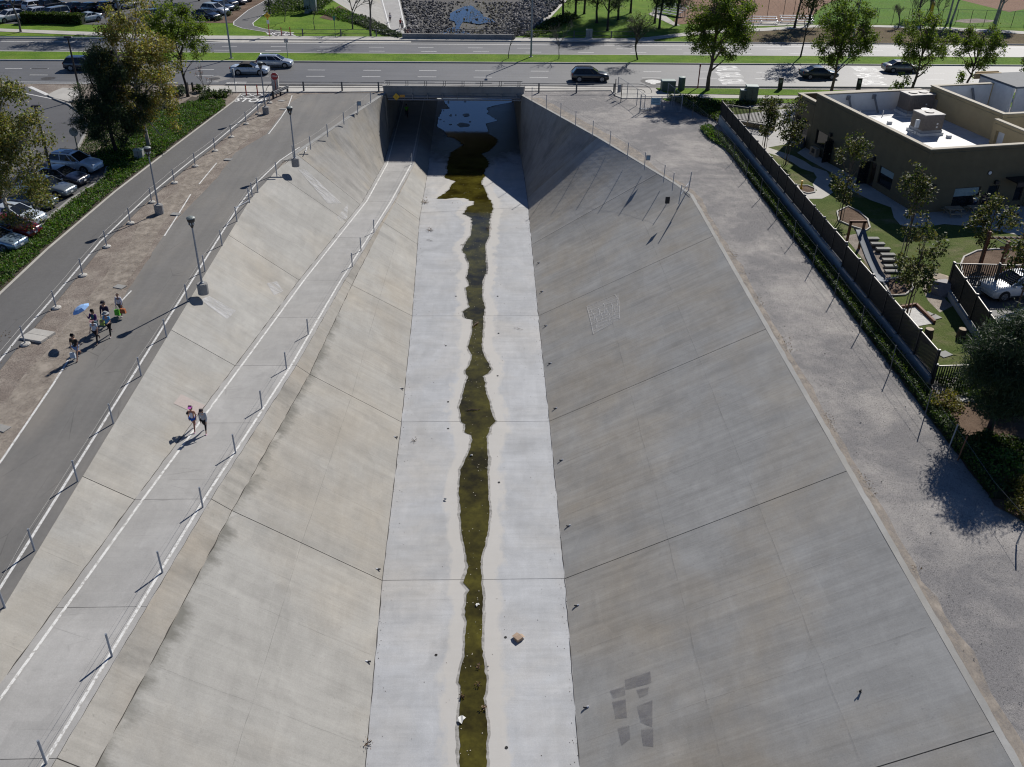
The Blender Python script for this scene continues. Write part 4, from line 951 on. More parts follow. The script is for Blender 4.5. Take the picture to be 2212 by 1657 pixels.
cabinet('small pale utility box on the far pavement beyond the median lamp', G(1272,83), (.9,.7,1.2), plain('cabinet_pale', (.3,.3,.28), .6))
cabinet('small pale box half sunk in the ground cover beside the bike path lamp', G(303,345), (.8,.6,.95), plain('cabinet_pale', (.3,.3,.28), .6))
# lids and slabs on the dirt strip
t = thing('vault_lid', 'two concrete vault lids lying side by side on the dirt by the fence', 'vault cover', G(82,727), R(-18))
for y_ in (-.33, .33): MB().prism([(-.78,y_-.315),(.78,y_-.315),(.78,y_+.315),(-.78,y_+.315)], -.02, .13).build('slab', M_WALK, t)
for i, (x, y, lab, s_) in enumerate([(493,345,'small square pale box lid on dirt near the far lamp drum','a'),(380,463,'small square pale box lid on dirt beside the lamp on the dirt strip','a'),(259,620,'small square pale box lid on dirt behind the walking group','a'),(612,236,'small pale box lid near the road end of the dirt strip','a'),(608,218,'small pale box lid behind the STOP lettering on dirt','a'),(5,926,'small pale flat stone lid at the far left road edge','a')]):
    t = thing('box_lid', lab, 'utility cover', G(x, y), R(rnd.uniform(-25, 10))); MB().prism([(-.36,-.26),(.36,-.26),(.36,.26),(-.36,.26)], -.01, .05).build('lid', M_COPE, t)
t = thing('box_lid', 'pale rectangular vault lid on the mulch beneath the yard pine', 'utility cover', G(2088,862), R(8)); MB().prism([(-.65,-.35),(.65,-.35),(.65,.35),(-.65,.35)], -.01, .07).build('lid', M_COPE, t)
t = thing('drain_grate', 'dark square drain grate in the gravel below the wire gate', 'drain', G(1395,235.5)); MB().prism([(-.7,-.45),(.7,-.45),(.7,.45),(-.7,.45)], 0, .03).build('frame', M_DKMET, t)
for i in range(6): MB().box((-.5+i*.2,0,.035), (.06,.7,.02)).build('bar', M_STEEL, t)

# ---- wire mesh fencing with gate on the gravel by the road
s = NT('wire_mesh'); p = s.pos(obj=True); s.t.nodes.remove(s.bsdf)
tr = s.n('ShaderNodeBsdfTransparent'); df = s.n('ShaderNodeBsdfDiffuse'); df.inputs[0].default_value = (.22,.23,.24,1); mx = s.n('ShaderNodeMixShader'); mx.inputs[0].default_value = .13
s.t.links.new(tr.outputs[0], mx.inputs[1]); s.t.links.new(df.outputs[0], mx.inputs[2]); s.t.links.new(mx.outputs[0], s.out.inputs[0]); M_MESH = s.mat
def mesh_panel(par, a, b, z0, z1, name='wire_mesh', step=.22):
    """real diagonal wires"""
    mb = MB(); L = (b-a).length; d = (b-a).normalized(); H_ = z1-z0; n = int((L+H_)/step)
    for s_ in (1, -1):
        for i in range(n):
            u0 = -H_+i*step; u1 = u0+H_; v0, v1 = 0.0, H_
            if u0 < 0: v0 = -u0; u0 = 0
            if u1 > L: v1 = H_-(u1-L); u1 = L
            if v1-v0 < .05: continue
            if s_ < 0: va, vb = H_-v0, H_-v1
            else: va, vb = v0, v1
            p = a+d*u0+Vector((0,0,z0+va)); q = a+d*u1+Vector((0,0,z0+vb)); nn = Vector((-d.y,d.x,0))*.004
            mb.quad(p-Vector((0,0,.006)), q-Vector((0,0,.006)), q+Vector((0,0,.006)), p+Vector((0,0,.006)))
    return mb.build(name, M_STEEL, par)
def link_fence(label, pts, h=1.8, mesh=True, bars=True, name='wire_fence', toprail=True, r=.04, step=.3):
    b0 = pts[0]; t = thing(name, label, 'fence', b0)
    for p in pts: MB().tube([p-b0, p-b0+Vector((0,0,h))], r, 6).build('post', M_STEEL if bars else M_DKMET, t)
    for a, b in zip(pts, pts[1:]):
        if toprail: MB().tube([a-b0+Vector((0,0,h-.05)), b-b0+Vector((0,0,h-.05))], .022, 5).build('top_rail', M_STEEL, t)
        if mesh: mesh_panel(t, a-b0, b-b0, .05, h-.08, step=step)
    return t
link_fence('wire mesh fence stepping down from the pavement to the gravel gate', [G(1334,201),G(1354,213.5),G(1375,228),G(1391,242)], 1.9)
g0 = G(1343,212); 
lp = thing('wire_fence', 'short end of wire mesh fence with grey panel leaning at the pavement', 'fence', G(1328,208))
a_, b_ = Vector((0,0,0)), G(1341,220)-lp.location
for p in (a_, b_): MB().tube([p, p+Vector((0,0,2.0))], .05, 6).build('post', M_DKMET, lp)
mesh_panel(lp, a_, b_, .1, 1.9); MB().box((a_+b_)/2+Vector((.1,0,1.2)), (.5,.06,.9), rz=.6).build('panel', M_STEEL, lp)
gt = thing('wire_gate', 'double wire mesh gate with a blue white notice on the gravel', 'gate', G(1397,242))
ga, gm, gb = G(1361+1+32-0,242) if False else G(1362+0,0) if False else G(1381-18+0,243), G(1427,243), G(1471,243)
ga = G(1382,243); 
for a, b in ((ga, gm), (gm, gb)):
    a, b = a-gt.location, b-gt.location
    lf = MB(); 
    for z in (.12, 1.75): lf.tube([a+Vector((.05,0,z)), b+Vector((-.05,0,z))], .028, 6)
    for k in (0.01, .5, .99): q = a.lerp(b, k); lf.tube([q+Vector((0,0,.1)), q+Vector((0,0,1.78))], .025, 6)
    leaf = lf.build('gate_leaf', M_STEEL, gt); mesh_panel(leaf, a, b, .14, 1.74)
for p in (ga, gb): MB().tube([p-gt.location+Vector((0,0,0)), p-gt.location+Vector((0,0,2.0))], .06, 8).build('post', M_STEEL, gt)
c_ = ga.lerp(gm, .72)-gt.location; nb = MB().box(c_+Vector((0,-.06,1.25)), (1.05,.03,.75)).build('notice', plain('notice_blue', (.25,.42,.5), .5), gt)
for z in (1.45,1.3,1.12): MB().box(c_+Vector((0,-.08,z)), (.75,.006,.05)).build('print_line', plain('notice_print', (.1,.2,.25), .5), gt)
link_fence('wire mesh fence by the verge hedge right of the gravel gate', [G(1441,215),G(1455,226),G(1471,243)], 1.9)
# long wire fence between gravel and hedge: posts and three wires
ys = [114.0-0, 102.0, 97.0, 92.0, 87.0, 82.0, 77.0, 71.5, 66.5, 61.4, 56.5, 51.5, 46.45]
pts = [G(1471,243), G(1495,258), G(1526,285), G(1550,308)]+[Vector((24.2, y, 0)) for y in (86.0,81.0,76.0,71.0,66.2,61.4,56.5,51.5,46.45,41.5)]
t = thing('wire_fence', 'long low wire fence on thin posts between the gravel and the yard hedge', 'fence', Vector((24.2, 61.4, 0)))
o0 = t.location
pp_ = MB().tube([(0,0,-.05),(0,0,1.85)], .028, 6).build('post', plain('rusted_post', (.11,.11,.115), .75), t); pp_.location = pts[0]-o0
for p in pts[1:]: q = pp_.copy(); C.objects.link(q); q.parent = t; q.location = p-o0; q.rotation_euler = (rnd.uniform(-.03,.03), rnd.uniform(-.03,.03), 0)
for z in (1.75, .95, .2):
    MB().tube([p-o0+Vector((0,0,z)) for p in pts], .009, 4).build('wire', M_CABLE, t)
for a, b in zip(pts[:5], pts[1:6]): mesh_panel(t, a-o0, b-o0, .1, 1.7, step=.4)
for i, (x, y, m, lab) in enumerate([(2069,1000,M_WOOD,'rusty orange marker stake under the yard pine at the gravel edge'),(2049,975,M_STEEL,'bare grey fence stake in the pine shade at the gravel edge'),(2196,1175,M_STEEL,'bent grey fence post at the right edge of the gravel')]):
    p = G(x, y-5 if i < 2 else y); t = thing('stake', lab, 'stake', p); MB().tube([(0,0,0),(.03,0,.7),(.12,.05,1.5)], .035, 6).build('shaft', m, t)
mb = MB(); a = G(2069,1000)+Vector((.1,0,1.3)); b = G(2196,1175)+Vector((.1,0,1.4)); c2 = Vector((24.2,41.5,1.75))
t = thing('loose_wire', 'slack fence wire strung over the mulch from stake to bent post', 'wire', a); MB().tube([c2-a, (c2-a)*.5-Vector((0,0,.1)), (0,0,0), (b-a)/2-Vector((0,0,.2)), b-a], .009, 4).build('wire', M_CABLE, t)
# rail at the far bank of ball field
pts = [G(x, y) for x, y in [(1880,48.5),(1895,48.5),(1927,49),(1960,49),(1997,49.5),(2032,49.5),(2064,50),(2095,51),(2125,52),(2155,53),(2185,54),(2212,55),(2250,57)]]
link_fence('long dark wire fence of the ball field beyond the pale path', pts, 2.2, mesh=True, bars=False, step=.8)
pts = [G(x, y) for x, y in [(1440,14),(1465,40),(1477,44),(1530,52),(1600,51)]]
link_fence('dark backstop fence round the clay infield by the bleachers', pts, 4.5, mesh=True, bars=False, step=.9)
pts = [G(x, y) for x, y in [(1623,51),(1656,43),(1690,46),(1712,46)]]
link_fence('dark wire fence beside the bleachers at the infield corner', pts, 4.2, mesh=True, bars=False, step=.9)
def bleacher(label, loc, rz, n=5, L=4.6):
    t = thing('bleacher', label, 'bleachers', loc, rz, 'aluminium bleachers by the ball field'); al = plain('aluminium', (.5,.51,.53), .35, .8)
    for i in range(n):
        MB().box((0, i*.62, .42+i*.28), (L,.28,.05)).build('seat_plank', al, t)
        if i: MB().box((0, i*.62-.32, .2+i*.28-.02), (L,.24,.04)).build('foot_plank', al, t)
    for x in (-L/2+.2, 0, L/2-.2):
        mb = MB(); mb.bar((x,0,.4),(x,(n-1)*.62,.4+(n-1)*.28),.06,.06); mb.bar((x,0,0),(x,(n-1)*.62,0.03),.06,.06)
        for i in range(n): mb.bar((x,i*.62,0),(x,i*.62,.4+i*.28),.05,.05)
        mb.build('frame', al, t)
    return t
bleacher('five row bleachers in the shade at the left end of the clay infield', G(1437,33), R(-52), 5, 6)
bleacher('three row bleachers in front of the clay infield, left one', G(1645,52), 0, 3, 5.5)
bleacher('three row bleachers in front of the clay infield, right one', G(1722,50), 0, 3, 5.5)
# ================================================================ VEHICLES
def paint(name, col, metal=.0, rough=.28):
    if name in MATS: return MATS[name]
    s = NT(name); n = s.noise(s.pos(obj=True), 3, 3); s.fin(s.mul(col, s.ramp(n, .3, .7, .94, 1.05)), rough, metal)
    s.bsdf.inputs['Coat Weight'].default_value = .8; s.bsdf.inputs['Coat Roughness'].default_value = .06
    MATS[name] = s.mat; return s.mat
M_CGLASS = plain('car_glass', (.012,.014,.016), .06, spec=.6)
M_RIM = plain('wheel_rim', (.36,.37,.39), .35, .7)
M_HEAD = plain('headlight_glass', (.6,.62,.65), .12)
M_TAIL = plain('taillight_glass', (.3,.015,.015), .15)
M_TRIM = plain('car_trim', (.02,.02,.022), .5)
M_PLATE = plain('number_plate', (.6,.6,.58), .5)
STY = dict(
 sedan=dict(L=4.75, W=1.82, H=1.44, top=[(-.5,.62),(-.485,.93),(-.40,1.0),(-.30,1.0),(.18,.97),(.26,.93),(.42,.80),(.485,.68),(.5,.5)], cab=(-.37,-.2,.05,.235), belt=.97, wb=(-.29,.305), wr=.325),
 suv=dict(L=4.65, W=1.9, H=1.66, top=[(-.5,.7),(-.49,1.05),(-.45,1.1),(-.30,1.1),(.2,1.08),(.27,1.05),(.42,.97),(.485,.82),(.5,.55)], cab=(-.478,-.375,.05,.245), belt=1.06, wb=(-.3,.31), wr=.37),
 wagon=dict(L=4.55, W=1.8, H=1.5, top=[(-.5,.62),(-.49,.95),(-.45,1.0),(-.30,1.0),(.2,.98),(.27,.94),(.42,.83),(.485,.7),(.5,.5)], cab=(-.485,-.40,.07,.26), belt=.98, wb=(-.29,.30), wr=.33),
 van=dict(L=4.95, W=1.95, H=1.76, top=[(-.5,.7),(-.49,1.0),(-.45,1.05),(-.30,1.05),(.27,1.03),(.33,1.0),(.43,.9),(.485,.75),(.5,.5)], cab=(-.485,-.45,.12,.34), belt=1.03, wb=(-.3,.32), wr=.34),
 coupe=dict(L=4.7, W=1.85, H=1.39, top=[(-.5,.62),(-.485,.95),(-.40,1.02),(-.28,1.0),(.14,.97),(.22,.95),(.42,.84),(.485,.7),(.5,.5)], cab=(-.33,-.17,.02,.19), belt=.98, wb=(-.28,.3), wr=.335),
 hatch=dict(L=4.2, W=1.78, H=1.5, top=[(-.5,.65),(-.49,.98),(-.45,1.02),(-.30,1.0),(.2,.97),(.28,.92),(.42,.82),(.485,.7),(.5,.5)], cab=(-.48,-.38,.08,.28), belt=.98, wb=(-.29,.31), wr=.32))
def make_car(label, style, pm, loc, heading, group, roofmat=None, rack=False, name='car', cat='car', sunroof=False):
    S = STY[style]; L, W, H = S['L'], S['W'], S['H']; hw = W/2; zb = .2
    t = thing(name, label, cat, loc, heading, group)
    xs = sorted(set([a for a, _ in S['top']]+[-.495,-.44,-.35,-.2,-.1,0,.1,.33,.46,.495])); rows = []
    for fx in xs:
        z = lerp(S['top'], fx); e = abs(fx)*2; k = 1-.16*max(0, (e-.72)/.28)**2.2; w_ = hw*k
        zbb = zb+.12*max(0, (e-.88)/.12); zs = min(z-.06, S['belt']-.1)
        zs = max(zs, zbb+.1); zm = zbb+(zs-zbb)*.55
        half = [(w_*.86, zbb), (w_*.985, zbb+.09), (w_, zm), (w_*.985, zs), (w_*.93, z-.02), (w_*.72, z+.015), (0, z+.03)]
        ring = [(fx*L, y, zz) for y, zz in half]+[(fx*L, -y, zz) for y, zz in reversed(half[:-1])]
        rows.append(ring)
    mb = MB().grid(rows); n = len(rows[0])
    mb.add(rows[0], [tuple(range(n))]); mb.add(rows[-1], [tuple(reversed(range(n)))])
    mb.quad(*[(x, y, zb) for x, y in ((-L*.46,-hw*.84),(L*.46,-hw*.84),(L*.46,hw*.84),(-L*.46,hw*.84))])
    body = mb.build('body', pm, t, smooth=True)
    a0, a1, a2, a3 = [c*L for c in S['cab']]; bz = S['belt']-.03; bw = hw*.92; rw = hw*.7; rz_ = H-.05
    def cab(xb0, xr0, xr1, xb1, zb_, zr, wb_, wr_, mat, nm, par):
        m = MB(); v = [(xb0,-wb_,zb_),(xb1,-wb_*.97,zb_),(xb1,wb_*.97,zb_),(xb0,wb_,zb_),(xr0,-wr_,zr),(xr1,-wr_,zr),(xr1,wr_,zr),(xr0,wr_,zr)]
        m.add(v, [(4,5,6,7),(0,1,5,4),(1,2,6,5),(2,3,7,6),(3,0,4,7)]); return m.build(nm, mat, par)
    cab(a0, a1, a2, a3, bz, rz_, bw, rw, M_CGLASS, 'windows', t)
    rm = roofmat or pm; rr = []
    for i in range(6):
        f = i/5; x = a1-.03+(a2-a1+.06)*f; crown = .045*math.sin(math.pi*(.15+.7*f))
        rr.append([(x, y*rw*1.03, rz_-.012+crown+(.03*(1-abs(y)**2))) for y in (-1,-.6,0,.6,1)])
    rf = MB().grid(rr); rf.grid([[(p[0],p[1],p[2]-.05) for p in r[::-1]] for r in rr])
    for s_ in (0, 4): rf.grid([[r[s_] for r in rr], [(r[s_][0], r[s_][1]*1.01, r[s_][2]-.06) for r in rr]])
    rf.build('roof', rm, t, smooth=True)
    pl = MB()
    for sy in (-1, 1):
        pl.bar((a3+.01, sy*bw*.98, bz), (a2, sy*rw*1.01, rz_+.01), .07, .05); pl.bar((a0-.01, sy*bw*1.0, bz), (a1, sy*rw*1.01, rz_+.01), .13, .05)
        for f in ((.5,) if style in ('coupe',) else (.42, .78) if style in ('suv','van','wagon') else (.45,)):
            xb, xr = a0+(a3-a0)*f, a1+(a2-a1)*f; pl.bar((xb, sy*bw*1.005, bz), (xr, sy*rw*1.01, rz_), .07, .03)
    pl.build('pillars', rm if roofmat else pm, t)
    if rack:
        rk = MB()
        for sy in (-1, 1): rk.tube([(a1+.1, sy*rw*.9, rz_+.09), (a2-.1, sy*rw*.9, rz_+.09)], .022, 5)
        rk.build('roof_rack', M_TRIM, t)
    if sunroof: MB().box(((a1+a2)/2+.2, 0, rz_+.062), (.8, rw*1.1, .01)).build('sunroof', M_CGLASS, t)
    wr = S['wr']
    for sy in (-1, 1):
        for fx in S['wb']:
            x = fx*L; arch = MB().tube([(x, sy*(hw-.24), wr), (x, sy*(hw+.004), wr)], wr+.06, 16)
            arch.build('wheel_arch', M_BLACK, t)
            ty = MB().tube([(x, sy*(hw-.2), wr), (x, sy*(hw+.015), wr)], wr, 16).build('wheel', M_RUB, t)
            rim = MB().tube([(x, sy*(hw-.05), wr), (x, sy*(hw+.022), wr)], wr*.66, 12)
            rim.build('rim', M_RIM, ty)
            hub = MB()
            for k in range(5):
                a = 2*math.pi*k/5; hub.bar((x+wr*.2*math.cos(a), sy*(hw+.026), wr+wr*.2*math.sin(a)), (x+wr*.62*math.cos(a), sy*(hw+.026), wr+wr*.62*math.sin(a)), .05, .012)
            hub.build('spoke_gap', M_BLACK, ty)
        zf = lerp(S['top'], .47)
        MB().box((L*.468, sy*hw*.66, zf-.08), (.16, .40, .15), rz=-sy*.42).build('headlight', M_HEAD, t)
        MB().box((-L*.482, sy*hw*.74, S['belt']-.14), (.1, .32, .2), rz=sy*.25).build('taillight', M_TAIL, t)
        MB().box((a3-.25, sy*(hw+.06), bz+.05), (.1, .2, .14)).build('mirror', rm if not roofmat else pm, t)
        MB().box((0, sy*(hw*.995), .33), (L*.42, .03, .08)).build('sill', M_TRIM, t)
        MB().box((-.12*L, sy*(hw*.985), S['belt']-.17), (.16, .05, .035)).build('door_handle', pm, t)
        MB().box((.02*L, sy*hw*.992, .62), (.014, .03, .62)).build('door_seam', M_BLACK, t)
    MB().box((L*.492, 0, .52), (.05, W*.5, .16)).build('grille', M_TRIM, t)
    MB().box((L*.49, 0, .3), (.06, W*.7, .1)).build('lower_grille', M_TRIM, t)
    MB().box((L*.5+.01, 0, .45), (.02, .32, .11)).build('front_plate', M_PLATE, t)
    MB().box((-L*.5-.005, 0, .72), (.02, .32, .13)).build('rear_plate', M_PLATE, t)
    return t
P_SILV = paint('silver_car_paint', (.52,.55,.58), .3); P_WHITE = paint('white_car_paint', (.68,.69,.70)); P_BLACK = paint('black_car_paint', (.008,.009,.014)); P_NAVY = paint('dark_blue_car_paint', (.012,.016,.035))
P_GREEN = paint('dark_green_car_paint', (.012,.026,.022)); P_BEIGE = paint('champagne_car_paint', (.24,.22,.18), .5); P_RED = paint('dark_red_car_paint', (.16,.008,.012)); P_BLUEG = paint('blue_grey_car_paint', (.07,.10,.15), .4); P_TEAL = paint('teal_car_paint', (.035,.10,.14), .3); P_GREY = paint('dark_grey_car_paint', (.05,.053,.06), .4); P_ICE = paint('pale_silver_car_paint', (.55,.61,.67), .15)
M_SOFT = plain('soft_top_cloth', (.035,.03,.028), .9)
rdir = math.atan(.0135)
def at(px, py, dx=0, dy=0): return G(px, py)+Vector((dx, dy, 0))
gm = 'moving cars on the near carriageway'
make_car('silver wagon driving close to the grassy median', 'wagon', P_SILV, at(592,148,0,1.0), rdir, gm, rack=True)
make_car('silver convertible with a dark soft top beside the silver wagon', 'coupe', P_ICE, at(538,163,0,.9), rdir-.02, gm, roofmat=M_SOFT)
make_car('black sport utility car behind the near pipe railing', 'suv', P_BLACK, at(1275,178,0,.9), rdir, gm, rack=True)
make_car('dark green sedan half behind a street tree', 'sedan', P_GREEN, at(1772,172,0,.9), rdir, gm)
make_car('champagne sedan in the lane nearest the median by tree', 'sedan', P_BEIGE, at(1950,158,0,.9), rdir, gm)
make_car('dark blue car mostly hidden behind the big pine', 'suv', P_NAVY, at(178,154,0,.9), rdir, gm)
gl_ = 'cars parked in the near lot'
hd = R(-14)
make_car('pale silver sport utility car with sunroof parked next to ground cover', 'suv', P_ICE, at(160,372,0,.6), hd, gl_, rack=True, sunroof=True)
make_car('black sedan parked below the pale silver sport utility car', 'sedan', P_NAVY, at(128,400,0,.6), hd, gl_)
make_car('dark silver sedan parked between black sedan and lamp pole', 'sedan', paint('mid_silver_car_paint', (.2,.23,.25), .5), at(98,424,0,.6), hd, gl_)
make_car('blue grey car parked under the left sycamore', 'hatch', P_BLUEG, at(62,452,0,.6), hd, gl_)
make_car('white car parked deep under the left sycamore', 'sedan', P_ICE, at(30,484,0,.4), hd, gl_)
make_car('dark red sedan parked at the left picture edge', 'sedan', P_RED, at(18,509,0,.3), hd, gl_)
make_car('blue silver sedan with sun glint parked nearest on the left', 'sedan', paint('blue_silver_car_paint', (.2,.28,.36), .5), at(-14,536,0,.3), hd, gl_)
gf = 'cars parked in the far lot'; h1 = R(236); h2 = R(56); h3 = R(-28)
def fc(px, py, st, pm, lab, h, **k): return make_car(lab, st, pm, at(px, py), h, gf, **k)
fc(22,46,'suv',P_WHITE,'white sport utility car at the left end of front row facing lawn',h1, rack=True)
fc(75,41,'suv',P_WHITE,'white sport utility car behind the left end of the clipped hedge',h1, rack=True)
fc(118,41,'van',paint('tan_silver_car_paint', (.32,.31,.28), .5),'tan silver minivan behind the clipped hedge',h1)
fc(190,47,'coupe',P_ICE,'white two door car at the right end of the clipped hedge',h1)
fc(6,20,'sedan',P_TEAL,'teal sedan in the second row at the picture edge',h2)
fc(43,20,'sedan',P_BLACK,'black sedan in the second row behind tree branches',h2)
fc(79,21,'hatch',P_WHITE,'white hatchback in the second row with red tail lights',h2)
sv = fc(117,20,'suv',P_BLACK,'black sport utility car in the second row with raised tailgate',h2)
tg = MB().bar((-2.1,0,1.68),(-2.75,0,2.15),1.4,.08).build('tailgate', P_BLACK, sv); MB().bar((-2.2,0,1.8),(-2.65,0,2.12),1.0,.02).build('tailgate_glass', M_CGLASS, tg)
fc(168,24,'sedan',P_GREY,'dark grey sedan left of the black sedan in second row',h2)
fc(199,24.5,'sedan',P_BLACK,'black sedan in the second row beside dark grey sedan',h2)
fc(232,22,'sedan',P_NAVY,'dark blue sedan in the second row below the tree trunk',h2)
fc(272,18,'hatch',P_WHITE,'white car in the second row between two tree trunks',h2)
fc(324,42,'hatch',P_BLUEG,'blue car glimpsed through the autumn sycamore crown',h1)
fc(446,40,'sedan',P_NAVY,'dark sedan nearest in the angled row along the planting bed',h3)
fc(466,30,'suv',P_SILV,'silver sport utility car second in the angled row',h3)
fc(478,21,'sedan',P_BLUEG,'blue grey sedan third in the angled row',h3)
fc(487,14,'suv',P_BLACK,'black sport utility car fourth in the angled row',h3)
fc(506,8,'sedan',P_GREY,'dark grey sedan fifth in the angled row',h3)
fc(520,2,'suv',P_BLACK,'dark car sixth and farthest in the angled row',h3)
gc = 'cars behind the yard fence'
make_car('white car with glinting bonnet behind the dark slatted fence', 'suv', P_WHITE, at(2192,640,0,.3), R(190), gc, sunroof=True)
make_car('pale car glimpsed lower behind the dark slatted fence', 'sedan', P_ICE, at(2240,716,0,.3), R(190), gc)
# ================================================================ PEOPLE
def skin_mesh(name, verts, edges, rad, mat, parent, sub=1):
    me = bpy.data.meshes.new('skel'); me.from_pydata([tuple(v) for v in verts], edges, [])
    o = bpy.data.objects.new('skel', me); C.objects.link(o)
    o.modifiers.new('skin', 'SKIN'); sm = o.modifiers.new('sub', 'SUBSURF'); sm.levels = sub; sm.render_levels = sub
    for i, r in enumerate(rad): d = me.skin_vertices[0].data[i]; d.radius = (r, r) if not isinstance(r, tuple) else r; d.use_root = (i == 0)
    dg = bpy.context.evaluated_depsgraph_get(); m2 = bpy.data.meshes.new_from_object(o.evaluated_get(dg)); m2.name = name
    bpy.data.objects.remove(o); bpy.data.meshes.remove(me)
    m2.materials.clear(); m2.materials.append(mat); m2.polygons.foreach_set('use_smooth', [True]*len(m2.polygons))
    ob = bpy.data.objects.new(name, m2); C.objects.link(ob); ob.parent = parent; return ob
M_SKIN = plain('skin_tan', (.42,.24,.16), .55, var=.06); M_SKIN2 = plain('skin_light', (.5,.32,.23), .55, var=.06); M_HAIR = plain('dark_hair', (.014,.010,.009), .6)
def cloth(name, col): return plain('cloth_'+name, col, .9, var=.12, scale=9)
M_SHOE = cloth('shoe_dark', (.03,.03,.035)); M_SHOEW = cloth('shoe_pale', (.5,.48,.5))
def person(label, loc, face, h=1.68, stride=.32, arms=((-.3,.25),(.3,.25)), top=('tee', None), low=('trousers', None), skin=None, hair='short', hat=None, shoe=None, group=None, lean=.04, headdown=0.0, sit=False, female=False):
    """facing +x before turning; arms = (swing, elbow bend) for left, right"""
    skin = skin or M_SKIN; t = thing('person', label, 'person', loc, face, group); k = h/1.70
    J = {}
    V = lambda x, y, z: Vector((x, y, z))*k
    sw = .165 if female else .19
    J['pel'] = V(0,0,.93); J['wai'] = V(lean*.3,0,1.07); J['che'] = V(lean,0,1.27); J['nck'] = V(lean*1.3,0,1.44)
    J['chin'] = V(lean*1.4+.01+headdown*.05,0,1.515); J['head'] = V(lean*1.4+.015+headdown*.09,0,1.60-headdown*.02); J['crn'] = V(lean*1.4+headdown*.11,0,1.665-headdown*.03); J['nose'] = V(lean*1.4+.105+headdown*.1,0,1.575-headdown*.04)
    for sd, sy, a in (('l',1,stride),('r',-1,-stride)):
        hp = V(0, sy*.085, .90); J['hip'+sd] = hp
        if sit: J['kne'+sd] = hp+V(.40,0,.0); J['ank'+sd] = hp+V(.42,0,-.42); J['toe'+sd] = J['ank'+sd]+V(.15,0,-.06); continue
        kn = hp+Vector((math.sin(a)*.43*k, 0, -math.cos(a)*.43*k)); b = a-(.12 if a > 0 else .55)
        an = kn+Vector((math.sin(b)*.41*k, 0, -math.cos(b)*.41*k)); J['kne'+sd] = kn; J['ank'+sd] = an
        J['toe'+sd] = an+(V(.155,0,-.03) if a >= 0 else V(.11,0,-.11))
    for i, (sd, sy) in enumerate((('l',1),('r',-1))):
        s_, e_ = arms[i]; sh = J['che']+V(0, sy*sw, .115); el = sh+Vector((math.sin(s_)*.29*k, sy*.05*k, -math.cos(s_)*.29*k)); f_ = s_+e_
        wr = el+Vector((math.sin(f_)*.25*k, -sy*.015*k, -math.cos(f_)*.25*k)); dirn = (wr-el).normalized(); pa = wr+dirn*.07*k
        J['sho'+sd], J['elb'+sd], J['wri'+sd], J['pal'+sd] = sh, el, wr, pa
    lowz = min(J['ankl'].z, J['ankr'].z, J['toel'].z+.03*k, J['toer'].z+.03*k)
    dz = .075*k-lowz if not sit else -.43*k
    for q in J: J[q] = J[q]+Vector((0,0,dz))
    names = list(J); 
    vs_, rd_, ed_, ix = [], [], [], {}
    def put(nm, p, r): ix[nm] = len(vs_); vs_.append(p); rd_.append(r*k)
    put('pel', J['pel'], .125); put('wai', J['wai'], .105 if female else .12); put('che', J['che'], .118 if female else .135); put('nck', J['nck'], .052); put('chin', J['chin'], .07); put('head', J['head'], .092); put('crn', J['crn'], .06); put('nose', J['nose'], .018)
    E_ = [('pel','wai'),('wai','che'),('che','nck'),('nck','chin'),('chin','head'),('head','crn'),('head','nose')]
    for sd in 'lr':
        put('hip'+sd, J['hip'+sd]-Vector((0,0,.04)), .088); put('kne'+sd, J['kne'+sd], .056); put('ank'+sd, J['ank'+sd], .036); put('toe'+sd, J['toe'+sd], .028)
        put('sho'+sd, J['sho'+sd], .058); put('elb'+sd, J['elb'+sd], .04); put('wri'+sd, J['wri'+sd], .026); put('pal'+sd, J['pal'+sd], .032)
        E_ += [('pel','hip'+sd),('hip'+sd,'kne'+sd),('kne'+sd,'ank'+sd),('ank'+sd,'toe'+sd),('che','sho'+sd),('sho'+sd,'elb'+sd),('elb'+sd,'wri'+sd),('wri'+sd,'pal'+sd)]
        d = (J['pal'+sd]-J['wri'+sd]).normalized(); fw_ = Vector((1,0,0)); fw_ = (fw_-d*fw_.dot(d)).normalized(); out = d.cross(fw_)
        for q, (off, ln) in enumerate(((.026,.062),(.009,.072),(-.009,.066),(-.026,.05))):
            b = J['pal'+sd]+d*.018*k+fw_*off*k; m_ = b+d*ln*.55*k; e = m_+d*ln*.35*k-fw_*0-Vector((0,0,0))+fw_*.008*k
            n1, n2 = 'f%s%d' % (sd, q), 'g%s%d' % (sd, q); put(n1, m_, .0095); put(n2, e, .008); E_ += [('pal'+sd, n1), (n1, n2)]
        th = J['wri'+sd]+d*.03*k+fw_*.05*k; th2 = th+d*.035*k+fw_*.008*k; put('t'+sd, th, .011); put('u'+sd, th2, .009); E_ += [('wri'+sd,'t'+sd),('t'+sd,'u'+sd)]
    body = skin_mesh('body', vs_, [(ix[a], ix[b]) for a, b in E_], rd_, skin, t)
    def garment(nm, chain, mat):
        v, r, e, ii = [], [], [], {}
        def p_(q, pos, rr):
            if q not in ii: ii[q] = len(v); v.append(pos); r.append(rr*k if not isinstance(rr, tuple) else (rr[0]*k, rr[1]*k))
            return ii[q]
        for (a, pa_, ra), (b, pb_, rb_) in chain: e.append((p_(a, pa_, ra), p_(b, pb_, rb_)))
        return skin_mesh(nm, v, e, r, mat, body)
    T, tm = top; Lk, lm = low; wr_ = .118 if female else .134; cr_ = .13 if female else .150
    slv = {'tee': .75, 'tank': 0.0, 'long': 1.0}[T]
    ch = [(('wai', J['wai'], wr_), ('pel', J['pel']+Vector((0,0,-.01)), .138)), (('wai', J['wai'], wr_), ('che', J['che'], cr_)), (('che', J['che'], cr_), ('nb', J['nck'].lerp(J['che'], .35), .066))]
